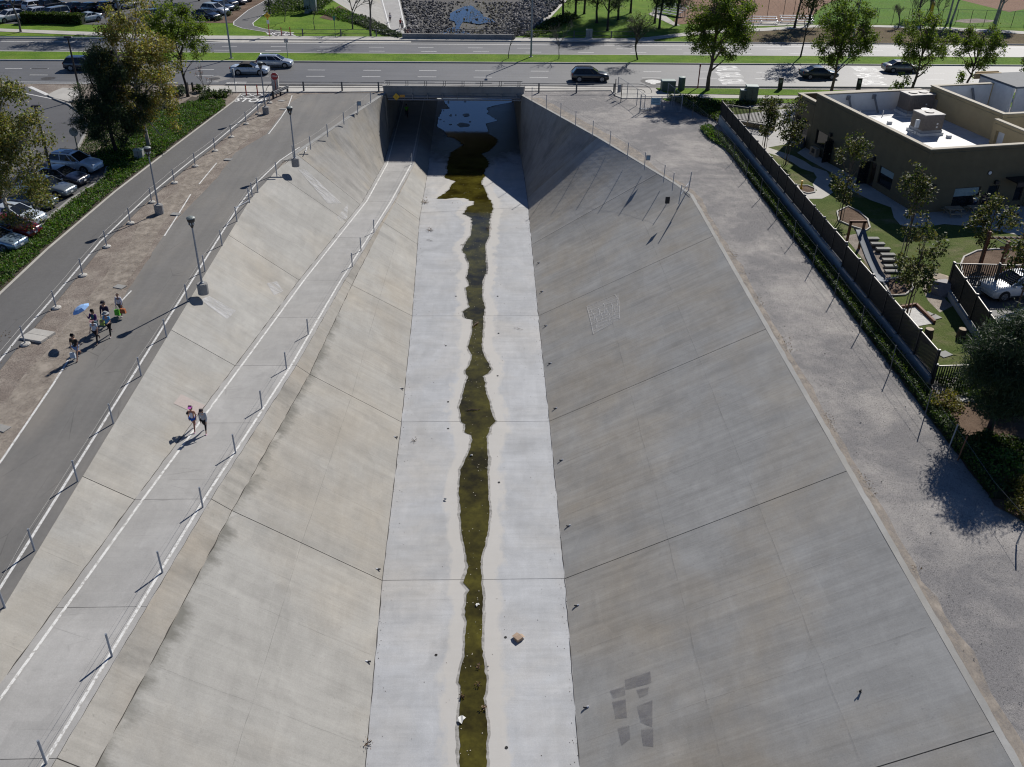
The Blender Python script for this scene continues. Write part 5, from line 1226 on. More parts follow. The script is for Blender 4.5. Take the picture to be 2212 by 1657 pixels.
    if slv:
        for sd in 'lr':
            e1 = J['sho'+sd].lerp(J['elb'+sd], min(1, slv)); ch.append((('che', J['che'], cr_), ('sho'+sd, J['sho'+sd], .072))); ch.append((('sho'+sd, J['sho'+sd], .072), ('e'+sd, e1, .055)))
            if slv >= 1: ch.append((('e'+sd, e1, .055), ('w'+sd, J['wri'+sd], .038)))
    garment('shirt', ch, tm)
    cut = {'trousers': 1.0, 'shorts': .0, 'capri': .75}[Lk]; ch = []
    for sd in 'lr':
        hp = J['hip'+sd]-Vector((0,0,.04*k)); kn = J['kne'+sd]
        if Lk == 'shorts': kn2 = hp.lerp(kn, .62 if not female else .38); ch += [(('pel', J['pel'], .142), ('h'+sd, hp, .104)), (('h'+sd, hp, .104), ('k'+sd, kn2, .095))]
        else:
            an = kn.lerp(J['ank'+sd], .92 if Lk == 'trousers' else .62); rl = (.07, .052) if not female else (.064, .045)
            ch += [(('pel', J['pel'], .14), ('h'+sd, hp, .1)), (('h'+sd, hp, .1), ('k'+sd, kn, rl[0])), (('k'+sd, kn, rl[0]), ('a'+sd, an, rl[1]))]
    garment('shorts' if Lk == 'shorts' else 'trousers', ch, lm)
    for sd in 'lr':
        a_, b_ = J['ank'+sd]-Vector((0.03*k,0,.02*k)), J['toe'+sd]+Vector((0,0,0))
        garment('shoe', [(('a', a_, .045), ('b', b_, .04))], shoe or M_SHOE)
    hd = J['head']; cr = J['crn']; fwd = 1
    ey = MB()
    for sy in (-1, 1): ey.box(hd+Vector((.085*k, sy*.034*k, .005*k)), (.012*k, .022*k, .012*k))
    ey.build('eyes', M_BLACK, body)
    mth = MB().box(hd+Vector((.078*k, 0, -.065*k)), (.012*k, .04*k, .01*k)); mth.build('mouth', plain('lips', (.3,.1,.08), .5), body)
    ears = MB(); [ears.box(hd+Vector((-.005*k, sy*.092*k, -.01*k)), (.03*k, .016*k, .05*k)) for sy in (-1, 1)]; ears.build('ears', skin, body)
    if hair:
        hc = hd+Vector((-.018*k, 0, .022*k)); hv, hr, he = [hc, hc+Vector((.03*k,0,.045*k)), hc+Vector((-.035*k,0,-.03*k))], [.098*k, .075*k, .085*k], [(0,1),(0,2)]
        if hair == 'long': hv += [hc+Vector((-.06*k,0,-.14*k)), hc+Vector((-.07*k,0,-.26*k))]; hr += [.08*k, .055*k]; he += [(2,3),(3,4)]
        if hair == 'bob': hv += [hc+Vector((-.03*k,.06*k,-.09*k)), hc+Vector((-.03*k,-.06*k,-.09*k))]; hr += [.05*k, .05*k]; he += [(0,3),(0,4)]
        skin_mesh('hair', hv, he, hr, M_HAIR, body)
    if hat:
        kind, hm = hat; c_ = hd+Vector((-.008*k,0,.05*k)); m = MB()
        if kind == 'cap': m.lathe([(.112*k,0),(.11*k,.05*k),(.075*k,.095*k),(.01,.11*k)], c_, 12); m.box(c_+Vector((.13*k,0,.008*k)), (.13*k,.16*k,.015*k))
        elif kind == 'sunhat': m.lathe([(.24*k,-.03*k),(.235*k,-.02*k),(.125*k,.01*k),(.118*k,.08*k),(.08*k,.12*k),(.01,.125*k)], c_, 16)
        elif kind == 'visor': m.lathe([(.112*k,0),(.112*k,.045*k),(.1*k,.05*k)], c_, 14); m.box(c_+Vector((.13*k,0,.01*k)), (.13*k,.17*k,.015*k))
        m.build('hat', hm, body)
    t['_h'] = h
    W4 = root_matrix(t)
    return t, {q: W4@p for q, p in J.items()}
FACE = R(-97)           # towards the camera along the paths
gw = 'people walking on the service road'
CB = cloth('black', (.012,.012,.014)); 
p1, j1 = person('man in a black T-shirt and pale blue shorts leading the walking group', G(170,776), FACE, 1.72, .42, ((.25,.2),(.05,.15)), ('tee', cloth('charcoal', (.022,.02,.02))), ('shorts', cloth('pale_blue', (.22,.32,.52))), group=gw)
MB().box((.15,0,1.3), (.012,.1,.09)).build('shirt_print', cloth('print_gold', (.10,.08,.03)), p1); MB().box((.15,.0,1.08), (.012,.045,.07)).build('badge', cloth('badge', (.35,.5,.6)), p1)
p2, j2 = person('woman in a white T-shirt and black trousers with a pink head band', G(212,741), FACE, 1.66, .36, ((.1,.3),(.2,.5)), ('tee', cloth('white_blue', (.52,.58,.66))), ('trousers', CB), hair='short', hat=('visor', cloth('pink', (.62,.36,.36))), group=gw, female=True, headdown=.8)
MB().box((-.19,0,1.22), (.14,.26,.36)).build('backpack', cloth('slate', (.07,.12,.16)), p2)
p3, j3 = person('woman in a sky blue top and black trousers under a wide sun hat', G(240,726), FACE, 1.68, .3, ((.3,1.2),(.5,1.3)), ('tee', cloth('sky', (.10,.34,.60))), ('trousers', CB), hair='long', hat=('sunhat', cloth('grey_hat', (.30,.31,.31))), shoe=M_SHOEW, group=gw, female=True)
p4, j4 = person('woman in a purple jacket walking beneath the pale blue umbrella', G(211,720), FACE, 1.64, .3, ((.3,.9),(.7,1.9)), ('long', cloth('purple', (.09,.03,.15))), ('trousers', cloth('charcoal2', (.03,.03,.045))), hair='long', group=gw, female=True)
MB().box((.13,.0,1.22), (.02,.16,.26)).build('blouse', cloth('teal', (.02,.12,.15)), p4)
p5, j5 = person('man in a navy jacket and dark cap at the back of the group', G(235,706), FACE, 1.8, .3, ((.2,.2),(.1,.3)), ('long', cloth('navy', (.018,.016,.05))), ('trousers', CB), hat=('cap', cloth('navy_cap', (.02,.018,.035))), group=gw)
p6, j6 = person('woman in a white sweatshirt carrying bright shopping bags behind the group', G(264,682), FACE, 1.62, .28, ((.1,.5),(.15,.1)), ('long', cloth('white', (.62,.60,.64))), ('trousers', cloth('taupe', (.11,.09,.08))), hair='bob', shoe=M_SHOEW, group=gw, female=True)
MB().box((.14,0,1.24), (.01,.2,.025)).build('shirt_print', CB, p6)
gp = 'women walking on the ramped path'
q1, k1 = person('woman in white tank top and blue shorts with a pink visor', GF(421,930,ZP), R(-92), 1.66, .38, ((-.1,.2),(-.15,.25)), ('tank', cloth('white_tank', (.66,.68,.74))), ('shorts', cloth('blue', (.02,.12,.46))), skin=plain('skin_tanned', (.36,.17,.11), .55, var=.06), hat=('visor', cloth('magenta', (.62,.16,.55))), shoe=cloth('pink_shoe', (.5,.3,.45)), group=gp, female=True)
MB().box((.06,-.2,1.22), (.2,.09,.1)).build('arm_band', CB, q1)
q2, k2 = person('woman in grey long sleeves and black leggings looking down at the path', GF(445,934,ZP), R(-90), 1.65, .36, ((.35,.2),(-.1,.2)), ('long', cloth('pale_grey', (.40,.42,.44))), ('capri', CB), skin=M_SKIN2, hat=('cap', cloth('dark_cap', (.03,.022,.025))), shoe=cloth('pink_shoe', (.5,.3,.45)), group=gp, female=True, headdown=1.2)
gfp = 'people on the path beyond the bridge'
FP = lambda x, y: GF(x, y, lambda yy: zfp(yy)+.01)
person('person in a white top and black trousers alone on the far path', FP(843,48), R(-70), 1.7, .25, ((.1,.2),(.1,.2)), ('long', cloth('white', (.62,.60,.64))), ('trousers', CB), group=gfp, skin=M_SKIN2)
person('person in a red shirt walking on the far path', FP(865.5,61), R(-70), 1.75, .25, ((.1,.2),(.1,.2)), ('tee', cloth('red', (.30,.015,.03))), ('trousers', cloth('denim', (.03,.04,.08))), group=gfp)
person('person in a grey top with pale trousers beside the red shirt', FP(869.5,66), R(-70), 1.68, .25, ((.1,.2),(.1,.2)), ('long', cloth('pale_grey', (.40,.42,.44))), ('trousers', cloth('stone', (.35,.33,.30))), group=gfp, female=True)
person('dark haired person in black behind the far railing', FP(876,80), R(-70), 1.62, .2, ((.1,.2),(.1,.2)), ('tee', CB), ('trousers', CB), hair='long', group=gfp, female=True)
person('person in a faded red top behind the far railing', FP(880.5,81), R(-70), 1.6, .2, ((.1,.2),(.1,.2)), ('tee', cloth('faded_red', (.25,.06,.06))), ('shorts', cloth('denim2', (.06,.08,.12))), hair='long', group=gfp, female=True)
person('person in a lilac top behind the far railing', FP(884.5,79.5), R(-70), 1.66, .2, ((.1,.2),(.1,.2)), ('tee', cloth('lilac', (.36,.33,.42))), ('trousers', cloth('stone', (.35,.33,.30))), hair='long', group=gfp, female=True)
person('worker in a bright green vest on the path under the bridge', GF(879,254,ZP), R(-85), 1.75, .3, ((.2,.2),(-.2,.3)), ('tee', cloth('hi_vis_green', (.16,.55,.03))), ('trousers', cloth('charcoal2', (.03,.03,.045))))
gy = 'people by the yard wall'
person('child in a pale blue shirt standing by the yard picnic table', G(2101,455), R(-110), 1.45, .1, ((.3,.8),(.2,.8)), ('tee', cloth('pale_blue2', (.35,.42,.5))), ('trousers', cloth('denim', (.03,.04,.08))), group=gy)
person('child in dark clothes standing at the yard door', G(2120,453), R(-110), 1.4, .1, ((.1,.2),(.1,.2)), ('tee', cloth('navy', (.018,.016,.05))), ('trousers', CB), group=gy)
person('child in a light blue shirt sitting near the yard picnic table', G(2193,472), R(-160), 1.5, .1, ((.4,.8),(.3,.8)), ('tee', cloth('light_blue', (.2,.36,.5))), ('trousers', CB), group=gy, sit=True)
# ---- things they carry
u0 = j4['palr']; um = thing('umbrella', 'pale blue open umbrella tilted over the woman in the purple jacket', 'umbrella', u0)
tilt = Matrix.Rotation(R(-24), 3, 'Y') @ Matrix.Rotation(R(6), 3, 'X'); ax = tilt@Vector((0,0,1)); tipp = ax*.75
MB().tube([-ax*.1, tipp], .012, 6).build('shaft', M_STEEL, um); cn = MB(); n = 8
for k in range(n):
    a1, a2 = 2*math.pi*k/n, 2*math.pi*(k+1)/n
    for (r1, z1), (r2, z2) in (((0,.0),(.33,-.05)),((.33,-.05),(.58,-.2))):
        P_ = lambda r, a, z: tipp+tilt@Vector((r*math.cos(a), r*math.sin(a), z)); cn.add([P_(r1,a1,z1), P_(r2,a1,z2), P_(r2,a2,z2), P_(r1,a2,z1)], [(0,1,2,3)])
cn.build('canopy', cloth('umbrella_blue', (.30,.50,.82)), um)
def bag(label, hand, size, mat, face=FACE):
    t = thing('bag', label, 'bag', hand+Vector((0,0,-.06)), face); x, y, z = size
    MB().box((0,0,-.2-z/2), (y,x,z), taper=.85).build('sack', mat, t)
    for s_ in (-1, 1): MB().tube([(s_*y*.4,-x*.2,-.2), (0,-x*.08,0.02), (0,x*.08,.02), (s_*y*.4,x*.2,-.2)], .008, 4).build('handle', mat, t)
    return t
bag('white and blue carrier bag in the leading man hand', j1['palr'], (.34,.14,.34), cloth('bag_white', (.5,.55,.6)))
bag('bright green carrier bag in the sweatshirt woman right hand', j6['palr'], (.34,.2,.36), cloth('bag_green', (.12,.5,.04)))
bag('orange and green checked bag on the sweatshirt woman left arm', j6['pall']+Vector((.06,.0,.1)), (.38,.18,.3), cloth('bag_orange', (.42,.14,.05)))
bag('lime green bag hanging from the navy jacket man hand', j5['palr'], (.3,.16,.36), cloth('bag_lime', (.32,.42,.10)))
bag('grey cloth bag under the purple jacket woman arm', j4['pall'], (.34,.14,.3), cloth('bag_grey', (.08,.08,.11)))
bag('dark blue bag carried by the red shirt walker', FP(866.2,61)+Vector((.25,-.2,.75)), (.3,.2,.4), cloth('bag_blue', (.03,.05,.2)))
# ================================================================ TREES AND PLANTS
def leafmat(name, cols, trans=.45, rough=.55):
    s = NT(name); g = s.n('ShaderNodeNewGeometry'); r = s.n('ShaderNodeValToRGB'); s.put(r.inputs[0], g.outputs['Random Per Island']); el = r.color_ramp.elements
    while len(el) < len(cols): el.new(.5)
    for i, c in enumerate(cols): el[i].position = i/(len(cols)-1) if len(cols) > 1 else 0; el[i].color = (*c, 1)
    s.put(s.bsdf.inputs['Base Color'], r.outputs[0]); s.bsdf.inputs['Roughness'].default_value = rough; s.bsdf.inputs['Specular IOR Level'].default_value = .25
    tl = s.n('ShaderNodeBsdfTranslucent'); s.put(tl.inputs[0], s.mix(1.0, r.outputs[0], (1.25,1.3,.6), 'MULTIPLY'))
    mx = s.n('ShaderNodeMixShader'); mx.inputs[0].default_value = trans
    s.t.links.new(s.bsdf.outputs[0], mx.inputs[1]); s.t.links.new(tl.outputs[0], mx.inputs[2]); s.t.links.new(mx.outputs[0], s.out.inputs[0]); return s.mat
L_SYC = leafmat('sycamore_leaf', [(.05,.075,.02),(.12,.14,.03),(.2,.18,.045),(.26,.15,.045),(.3,.25,.08),(.15,.15,.03),(.42,.40,.24),(.09,.12,.025)], .5, .45)
L_SYC2 = leafmat('sycamore_leaf_green', [(.06,.095,.03),(.11,.14,.04),(.18,.17,.06),(.2,.15,.045),(.09,.12,.04),(.34,.34,.2)], .5, .45)
L_GRN = leafmat('street_tree_leaf', [(.035,.065,.013),(.065,.115,.018),(.11,.165,.024),(.17,.22,.03),(.05,.085,.016)], .55)
L_GRN2 = leafmat('bright_tree_leaf', [(.05,.09,.018),(.11,.165,.025),(.18,.23,.035),(.08,.12,.024)], .55)
L_YNG = leafmat('young_tree_leaf', [(.03,.05,.018),(.05,.075,.02),(.08,.095,.03),(.12,.10,.045),(.06,.085,.025)], .42)
L_PINE = leafmat('pine_needle', [(.02,.04,.02),(.035,.062,.03),(.055,.085,.04)], .3)
L_EUC = leafmat('gum_leaf', [(.03,.045,.018),(.05,.065,.025),(.085,.085,.03)], .35)
L_COV = leafmat('ground_cover_leaf', [(.03,.085,.016),(.055,.14,.022),(.10,.20,.03),(.04,.10,.018),(.13,.19,.04),(.05,.12,.02),(.16,.13,.06)], .4)
L_HED = leafmat('hedge_leaf', [(.025,.05,.013),(.05,.085,.02),(.09,.13,.028)], .35)
L_YEL = leafmat('yellow_shrub_leaf', [(.09,.10,.02),(.14,.13,.025),(.2,.16,.03),(.06,.08,.02)], .4)
L_GREY = leafmat('grey_shrub_leaf', [(.06,.085,.06),(.09,.115,.085),(.05,.07,.045)], .3)
B_GREY = plain('bark_grey', (.12,.105,.09), .9, var=.25, scale=3); B_BRN = plain('bark_brown', (.10,.07,.05), .9, var=.25, scale=3); B_PALE = plain('bark_pale', (.34,.31,.27), .85, var=.3, scale=2); B_DARK = plain('bark_dark', (.04,.032,.028), .9, var=.25, scale=3)
def rv(r): return Vector((r.gauss(0,1), r.gauss(0,1), r.gauss(0,1))).normalized()
def leaf_quads(mb, c, rc, n, size, r, aspect=.62, droop=.0, flat=1.0):
    for _ in range(n):
        p = c+Vector((r.gauss(0, rc*.55), r.gauss(0, rc*.55), r.gauss(0, rc*.5)*flat))
        d = rv(r); d.z -= droop; d.normalize(); up = Vector((r.gauss(0,.6), r.gauss(0,.6), 1)).normalized()
        x = d.cross(up); x = x.normalized() if x.length > .05 else d.orthogonal().normalized()
        s_ = size*r.uniform(.65, 1.3); w_ = s_*aspect/2; e = p+d*s_; m = p+d*s_*.5
        o = len(mb.v); mb.v += [tuple(p), tuple(m+x*w_), tuple(e), tuple(m-x*w_)]; mb.f.append((o, o+1, o+2, o+3)); mb.m.append(0)
def curve_to(a, b, r, bend=.15, n=4):
    L = (b-a).length; off = Vector((r.gauss(0,1), r.gauss(0,1), abs(r.gauss(0,.5)))).normalized()*L*bend
    return [a.lerp(b, i/n)+off*math.sin(math.pi*i/n)*(1-.3*i/n) for i in range(n+1)]
def tree(name, label, loc, h, rx, leaf, bark, seed, z0=.28, nclus=70, per=90, size=.26, tr=.16, trunk_top=.75, lean=(0,0), limbs=7, shape=1.0, rc=None, ry=None, droop=0.0, group=None, gap=.12, fork=.3, aspect=.62, offs=(0,0), cat='tree', base_split=False, flat=1.0, bare=False):
    r = random.Random(seed); t = thing(name, label, cat, loc, 0, group); ry = ry or rx
    tb = MB(); top = Vector((lean[0], lean[1], h*trunk_top)); tl = [Vector((0,0,-.15))]
    for i in range(1, 7):
        f = i/6; tl.append(Vector((lean[0]*f**1.5+r.gauss(0,.05)*rx*.3, lean[1]*f**1.5+r.gauss(0,.05)*rx*.3, h*trunk_top*f)))
    tb.tube([tl[0]]+[Vector((0,0,.25))]+tl[1:], [tr*1.5, tr*1.05]+[tr*(1-.13*i) for i in range(1, 7)], 8)
    zc = h*(z0+1)/2; hz = h*(1-z0)/2; cen = Vector((lean[0]*.8+offs[0], lean[1]*.8+offs[1], zc)); mains = []
    def on_trunk(z):
        z = max(h*.12, min(h*trunk_top, z)); f = z/(h*trunk_top)*6; i = min(5, int(f)); return tl[i].lerp(tl[i+1], f-i)
    for i in range(limbs):
        a = i*2.4+r.uniform(-.4,.4); zz = h*(z0+(.95-z0)*((i+.5)/limbs)); wv = math.sin(math.acos(max(-1, min(1, (zz-zc)/hz))))**.8 if abs(zz-zc) < hz else .3
        e = Vector((cen.x+math.cos(a)*rx*.55*wv, cen.y+math.sin(a)*ry*.55*wv, zz)); s0 = on_trunk(zz*.62 if zz*.62 > h*fork*.6 else h*fork*.7)
        pts = curve_to(s0, e, r, .12); tb.tube(pts, [tr*.5*(1-.16*q) for q in range(5)], 6, cap=False); mains.append(e)
    mains.append(tl[-1]); cl = MB(); k = 0; tries = 0
    while k < nclus and tries < nclus*12:
        tries += 1; d = rv(r); rad = r.random()**.42
        p = cen+Vector((d.x*rx*rad, d.y*ry*rad, d.z*hz*rad*(1.0)))
        if shape != 1.0:            # taper towards the top (conical) or bottom
            f = (p.z-h*z0)/(h*(1-z0)); s_ = (1-f)**shape*1.25+.1 if shape > 0 else 1; p.x = cen.x+(p.x-cen.x)*s_; p.y = cen.y+(p.y-cen.y)*s_
        if mnoise.noise((p.x*.55+seed, p.y*.55, p.z*.55)) < -gap*2+.0 if gap > 0 else False: continue
        k += 1; m = min(mains, key=lambda q: (q-p).length)
        tb.tube(curve_to(m, p, r, .1, 3), [tr*.16, tr*.12, tr*.08, tr*.04], 4, cap=False)
        if not bare: leaf_quads(cl, p, rc or rx*.24, int(per*r.uniform(.6,1.35)), size, r, aspect, droop, flat)
    tb.build('trunk', bark, t, smooth=True)
    if not bare: cl.build('crown', leaf, t)
    return t
def bare_tree(label, loc, h, seed, bark=None, tr=.1, spread=.5, levels=4, lean=(0,0), group=None, trunk=.35, name='bare_tree', leafm=None, nleaf=3, twigs=3):
    r = random.Random(seed); t = thing(name, label, 'tree', loc, 0, group); tb = MB(); lf = MB()
    def grow(p, d, L, rad, lv):
        n = 3; pts = [p]; q = p
        for i in range(n):
            d = (d+Vector((r.gauss(0,.1), r.gauss(0,.1), r.gauss(0,.06)+.05))).normalized(); q = q+d*L/n; pts.append(q)
        tb.tube(pts, [rad, rad*.88, rad*.76, rad*.62], 6 if lv > 2 else 4, cap=lv == 0)
        if lv == 0:
            if leafm: leaf_quads(lf, q, .25, nleaf, .16, r)
            return
        nb = 2 if lv == levels else twigs
        for i in range(nb+(r.random() < .5)):
            a = r.uniform(0, 2*math.pi); ax = d.orthogonal().normalized(); ax = Matrix.Rotation(a, 3, d)@ax; nd = (d+ax*spread*r.uniform(.7,1.5)).normalized()
            s0 = pts[-1] if i < 2 else pts[2]; grow(s0, nd, L*r.uniform(.6,.85), rad*.6, lv-1)
    d0 = Vector((lean[0], lean[1], 1)).normalized(); grow(Vector((0,0,-.1)), d0, h*trunk, tr, levels)
    tb.build('trunk', bark or B_GREY, t, smooth=True)
    if leafm: lf.build('crown', leafm, t)
    return t
# left side
tree('sycamore_tree', 'tall autumn sycamore with yellow brown leaves above the ground cover', G(322,318), 14.3, 3.7, L_SYC, B_PALE, 11, .05, 175, 125, .22, .2, .85, (-.2,0), 12, rc=.58, gap=.05, offs=(.7,0))
tree('pine_tree', 'dark bushy pine beside the driveway entrance', G(251,330), 10.4, 3.1, L_PINE, B_DARK, 12, .06, 140, 190, .42, .2, .9, (-.6,0), 9, rc=.5, gap=.06, aspect=.14, offs=(.9,-.3), shape=.35)
tree('street_tree', 'bright green street tree standing at the pavement left of the cars', G(406,208), 10.6, 3.7, L_GRN2, B_DARK, 13, .27, 110, 125, .22, .17, .7, (-.6,0), 9, rc=.52, gap=.02)
tree('sycamore_tree', 'pale green sycamore leaning over the parked cars at the left edge', G(28,508), 12.2, 3.3, L_SYC2, B_PALE, 14, .08, 140, 140, .21, .18, .85, (.8,0), 9, rc=.6, gap=.04, offs=(.5,0))
tree('sycamore_tree', 'low sycamore boughs at the left picture edge', G(-30,420), 9.5, 3.0, L_SYC2, B_PALE, 15, .15, 70, 120, .21, .16, .8, (0,0), 7, rc=.65, gap=.06)
bare_tree('tiny bare sapling with red buds in the flower bed by the convertible', G(443,212), 3.6, 21, tr=.05, levels=3, trunk=.4, leafm=leafmat('red_bud', [(.2,.06,.03),(.3,.1,.05)], .3), nleaf=1)
tree('street_tree', 'dark trunked tree on the far lawn left of the clipped hedge', G(45,69), 11, 5.6, L_GRN, B_GREY, 23, .5, 95, 75, .26, .16, .8, (-.9,0), 8, rc=.7)
for i, (x, y, lab) in enumerate([(252,12,'dark leafy tree standing inside the far lot, left of two'),(293,14,'dark leafy tree standing inside the far lot, right of two'),(372,22,'branching tree at the far lot island'),(150,-6,'dark tree above the second row of parked cars'),(430,2,'loosely branched tree by the angled row of cars')]):
    tree('lot_tree', lab, G(x, y), 8.5+i % 2, 3.4, L_GRN, B_DARK, 30+i, .4, 45, 60, .3, .16, .75, (r_ := (i % 3-1)*.5, 0), 7, rc=.7)
tree('street_tree', 'spreading green tree on the far lawn behind the autumn sycamore', G(262,66), 11.5, 5.2, L_GRN, B_GREY, 24, .4, 100, 75, .28, .2, .75, (0,0), 8, rc=.75)
bare_tree('large bare tree behind the far left railing', G(801,78), 10.5, 41, tr=.2, levels=5, spread=.5, trunk=.36)
bare_tree('slender bare tree left of the large bare one', G(762,62), 8, 42, tr=.14, levels=5, spread=.5, trunk=.34)
bare_tree('small bare sapling left of the warning sign lawn', G(615,46.5), 5, 43, tr=.07, levels=4, trunk=.4); bare_tree('small bare sapling in the middle of the far lawn', G(680.5,64.5), 3.6, 44, tr=.06, levels=4, trunk=.42)
# median
bare_tree('thin bare tree on the median above the bridge, left one', G(1098,128.5), 4.4, 51, tr=.07, levels=4, trunk=.42, spread=.38); bare_tree('thin bare tree on the median above the bridge, right one', G(1207,129.5), 4.4, 52, tr=.07, levels=4, trunk=.42, spread=.38)
bare_tree('crooked sparse tree on the median with few dry leaves', G(1378,131), 7.2, 53, B_DARK, tr=.13, levels=5, lean=(-.15,0), trunk=.3, leafm=L_EUC, nleaf=2)
tree('gum_tree', 'leaning thin gum tree on the median with hanging branches', G(1729,125), 12.5, 2.8, L_EUC, B_DARK, 54, .35, 60, 60, .26, .12, .9, (1.1,0), 9, droop=.6, rc=.6, gap=.1)
# right street trees
gs = 'street trees along the near verge'
tree('street_tree', 'largest green street tree standing left of the road lettering', G(1528,196), 12.2, 4.0, L_GRN, B_BRN, 61, .26, 170, 150, .22, .26, .78, (.6,0), 10, rc=.55, group=gs, gap=.035, offs=(.2,0))
tree('street_tree', 'green street tree in front of the dark sedan', G(1794,205), 11.2, 3.5, L_GRN, B_BRN, 62, .3, 130, 135, .22, .2, .72, (.4,0), 9, rc=.5, group=gs, gap=.03)
tree('street_tree', 'multi stemmed green street tree in front of the champagne sedan', G(1968,205), 9.8, 3.5, L_GRN2, B_BRN, 63, .3, 110, 120, .21, .2, .6, (.3,0), 10, rc=.48, group=gs, gap=.03, fork=.2)
tree('street_tree', 'open crowned green street tree right of the multi stemmed one', G(2083,207), 8.4, 2.9, L_GRN, B_BRN, 64, .38, 90, 105, .2, .17, .6, (.3,0), 9, rc=.44, group=gs, gap=.02, fork=.3)
tree('street_tree', 'low green tree at the right picture edge by the roof', G(2222,205), 4.8, 1.9, L_GRN, B_BRN, 65, .2, 40, 70, .25, .1, .7, (0,0), 6, rc=.45, group=gs)
# low sprouts at the feet of the two right street trees
for i, (x, lab) in enumerate(((1945,'leafy sprouts at the foot of the multi stemmed street tree'),(2072,'leafy sprouts at the foot of the open crowned street tree'))):
    p = G(x, 205); t = thing('sprout_shrub', lab, 'shrub', p); mb = MB(); r = random.Random(70+i)
    for k in range(14): leaf_quads(mb, Vector((r.gauss(0,.55), r.gauss(0,.4), .5+r.random()*2.2)), .35, 40, .24, r)
    mb.build('foliage', L_GRN, t); MB().tube([(0,0,0),(0,0,2.2)], .04, 5).build('stem', B_BRN, t)
# far right pines and gums
gpn = 'pines on the far lawn'
for i, (x, y, h, rx, lab) in enumerate([(1216,38,11,3.2,'dense dark pine at the riprap edge, first from the channel'),(1243,37,12,3.4,'dense dark pine second from the channel edge'),(1262,30,13,3.4,'tall dark pine behind the row at the channel edge'),(1289,49.5,11.5,3.4,'pine with a bare trunk left of a tall pair on the lawn'),(1312,66,12,3.4,'nearest dark pine on the far lawn'),(1335,43,11.5,3.2,'pine standing behind the nearest one on the lawn'),(1362,28,12,3.2,'pine beyond the lawn toward the clay infield'),(1414,50,11.5,3.2,'leaning pine left of the bleachers'),(1424,61,12,3.4,'pine with curved trunk in front of the bleachers'),(1460,55,11,3.0,'pine right of the curved trunk at the clay infield')]):
    tree('pine_tree', lab, G(x, y), h, rx, L_PINE, B_DARK, 80+i, .16 if i < 3 else .24, 100, 130, .45, .19, .9, (rnd.uniform(-.6,.6),0), 8, rc=.75, gap=.0, aspect=.16, group=gpn)
gg = 'gum trees beyond the road'
for i, (x, y, h, rx, bk, lab, ln) in enumerate([(1716,60.5,12,3.4,B_DARK,'dark gum tree with a thick leaning trunk beside the bleachers',1.2),(1748,50,11,3.6,B_DARK,'dark dense gum tree behind the bleachers',.3),(1982,36,12,2.8,B_GREY,'two stemmed gum tree behind the bare shrubs',.6),(2046,50,12,2.4,B_PALE,'pale trunked gum by the white path, left one',.4),(2054,51,12,2.2,B_PALE,'pale trunked gum leaning right beside the left one',1.8),(2147,52,11,2.4,B_PALE,'pale trunked gum pair at the right of the ball field fence',.6),(2150,52.5,11,2.2,B_PALE,'thinner stem leaning from the right gum pair',1.6),(1600,35,11,3.2,B_DARK,'dark tree beyond the largest street tree',.2)]):
    tree('gum_tree', lab, G(x, y), h, rx, L_EUC, bk, 100+i, .42 if y > 45 else .3, 50, 70, .3, .2, .85, (ln,0), 7, rc=.65, droop=.5, group=gg)
for i, (x, y, h, lab) in enumerate([(1968,55,7,'bare shrub tree left of the ball field light mast'),(1996,45,6,'bare shrub tree behind the light mast'),(2025,44,5.5,'bare shrub tree between light mast and pale gums'),(1940,60,5.5,'bare twiggy shrub tree beside the white path')]):
    bare_tree(lab, G(x, y), h, 120+i, B_GREY, tr=.1, levels=5, spread=.4, trunk=.25)
# school yard
gyt = 'young staked trees in the school yard'
for i, (x, y, h, rx, lab) in enumerate([(1650,322,5.4,1.15,'young staked tree at the paved corner behind the fence'),(1697,355,6.6,1.25,'young staked tree beside the curved path, second from road'),(1814,478,7.4,1.45,'young staked tree in the pear shaped bark bed'),(1946,574,8.2,1.4,'tall thin staked tree behind the slide'),(1959,676,6.2,1.45,'young staked tree with bronze leaves by the sandpit'),(2114,574,6.0,1.75,'leafy young tree at the corner of the round bark bed'),(2196,668,6.8,1.9,'leafy young tree behind the slatted court fence')]):
    t = tree('young_tree', lab, G(x, y), h, rx, L_YNG, B_BRN, 140+i, .25, 50, 34, .23, .06, .92, (0,0), 8, rc=.34, group=gyt, gap=.06, droop=.4)
    if i < 5:
        for dx in (-.22, .22): MB().tube([(dx,0,0),(dx*.9,0,2.3)], .03, 5).build('stake', M_WOODL, t)
tree('pine_tree', 'dark soft pine at the right edge above the gravel', G(2137,930), 7.0, 2.0, L_PINE, B_DARK, 160, .2, 125, 230, .34, .16, .9, (-.1,0), 9, rc=.55, gap=.0, aspect=.12, shape=.3)
tree('pine_tree', 'dark pine at the right picture edge behind the nearer pine', G(2235,835), 6.0, 2.3, L_PINE, B_DARK, 161, .2, 80, 200, .34, .14, .9, (0,0), 8, rc=.55, gap=.0, aspect=.12)
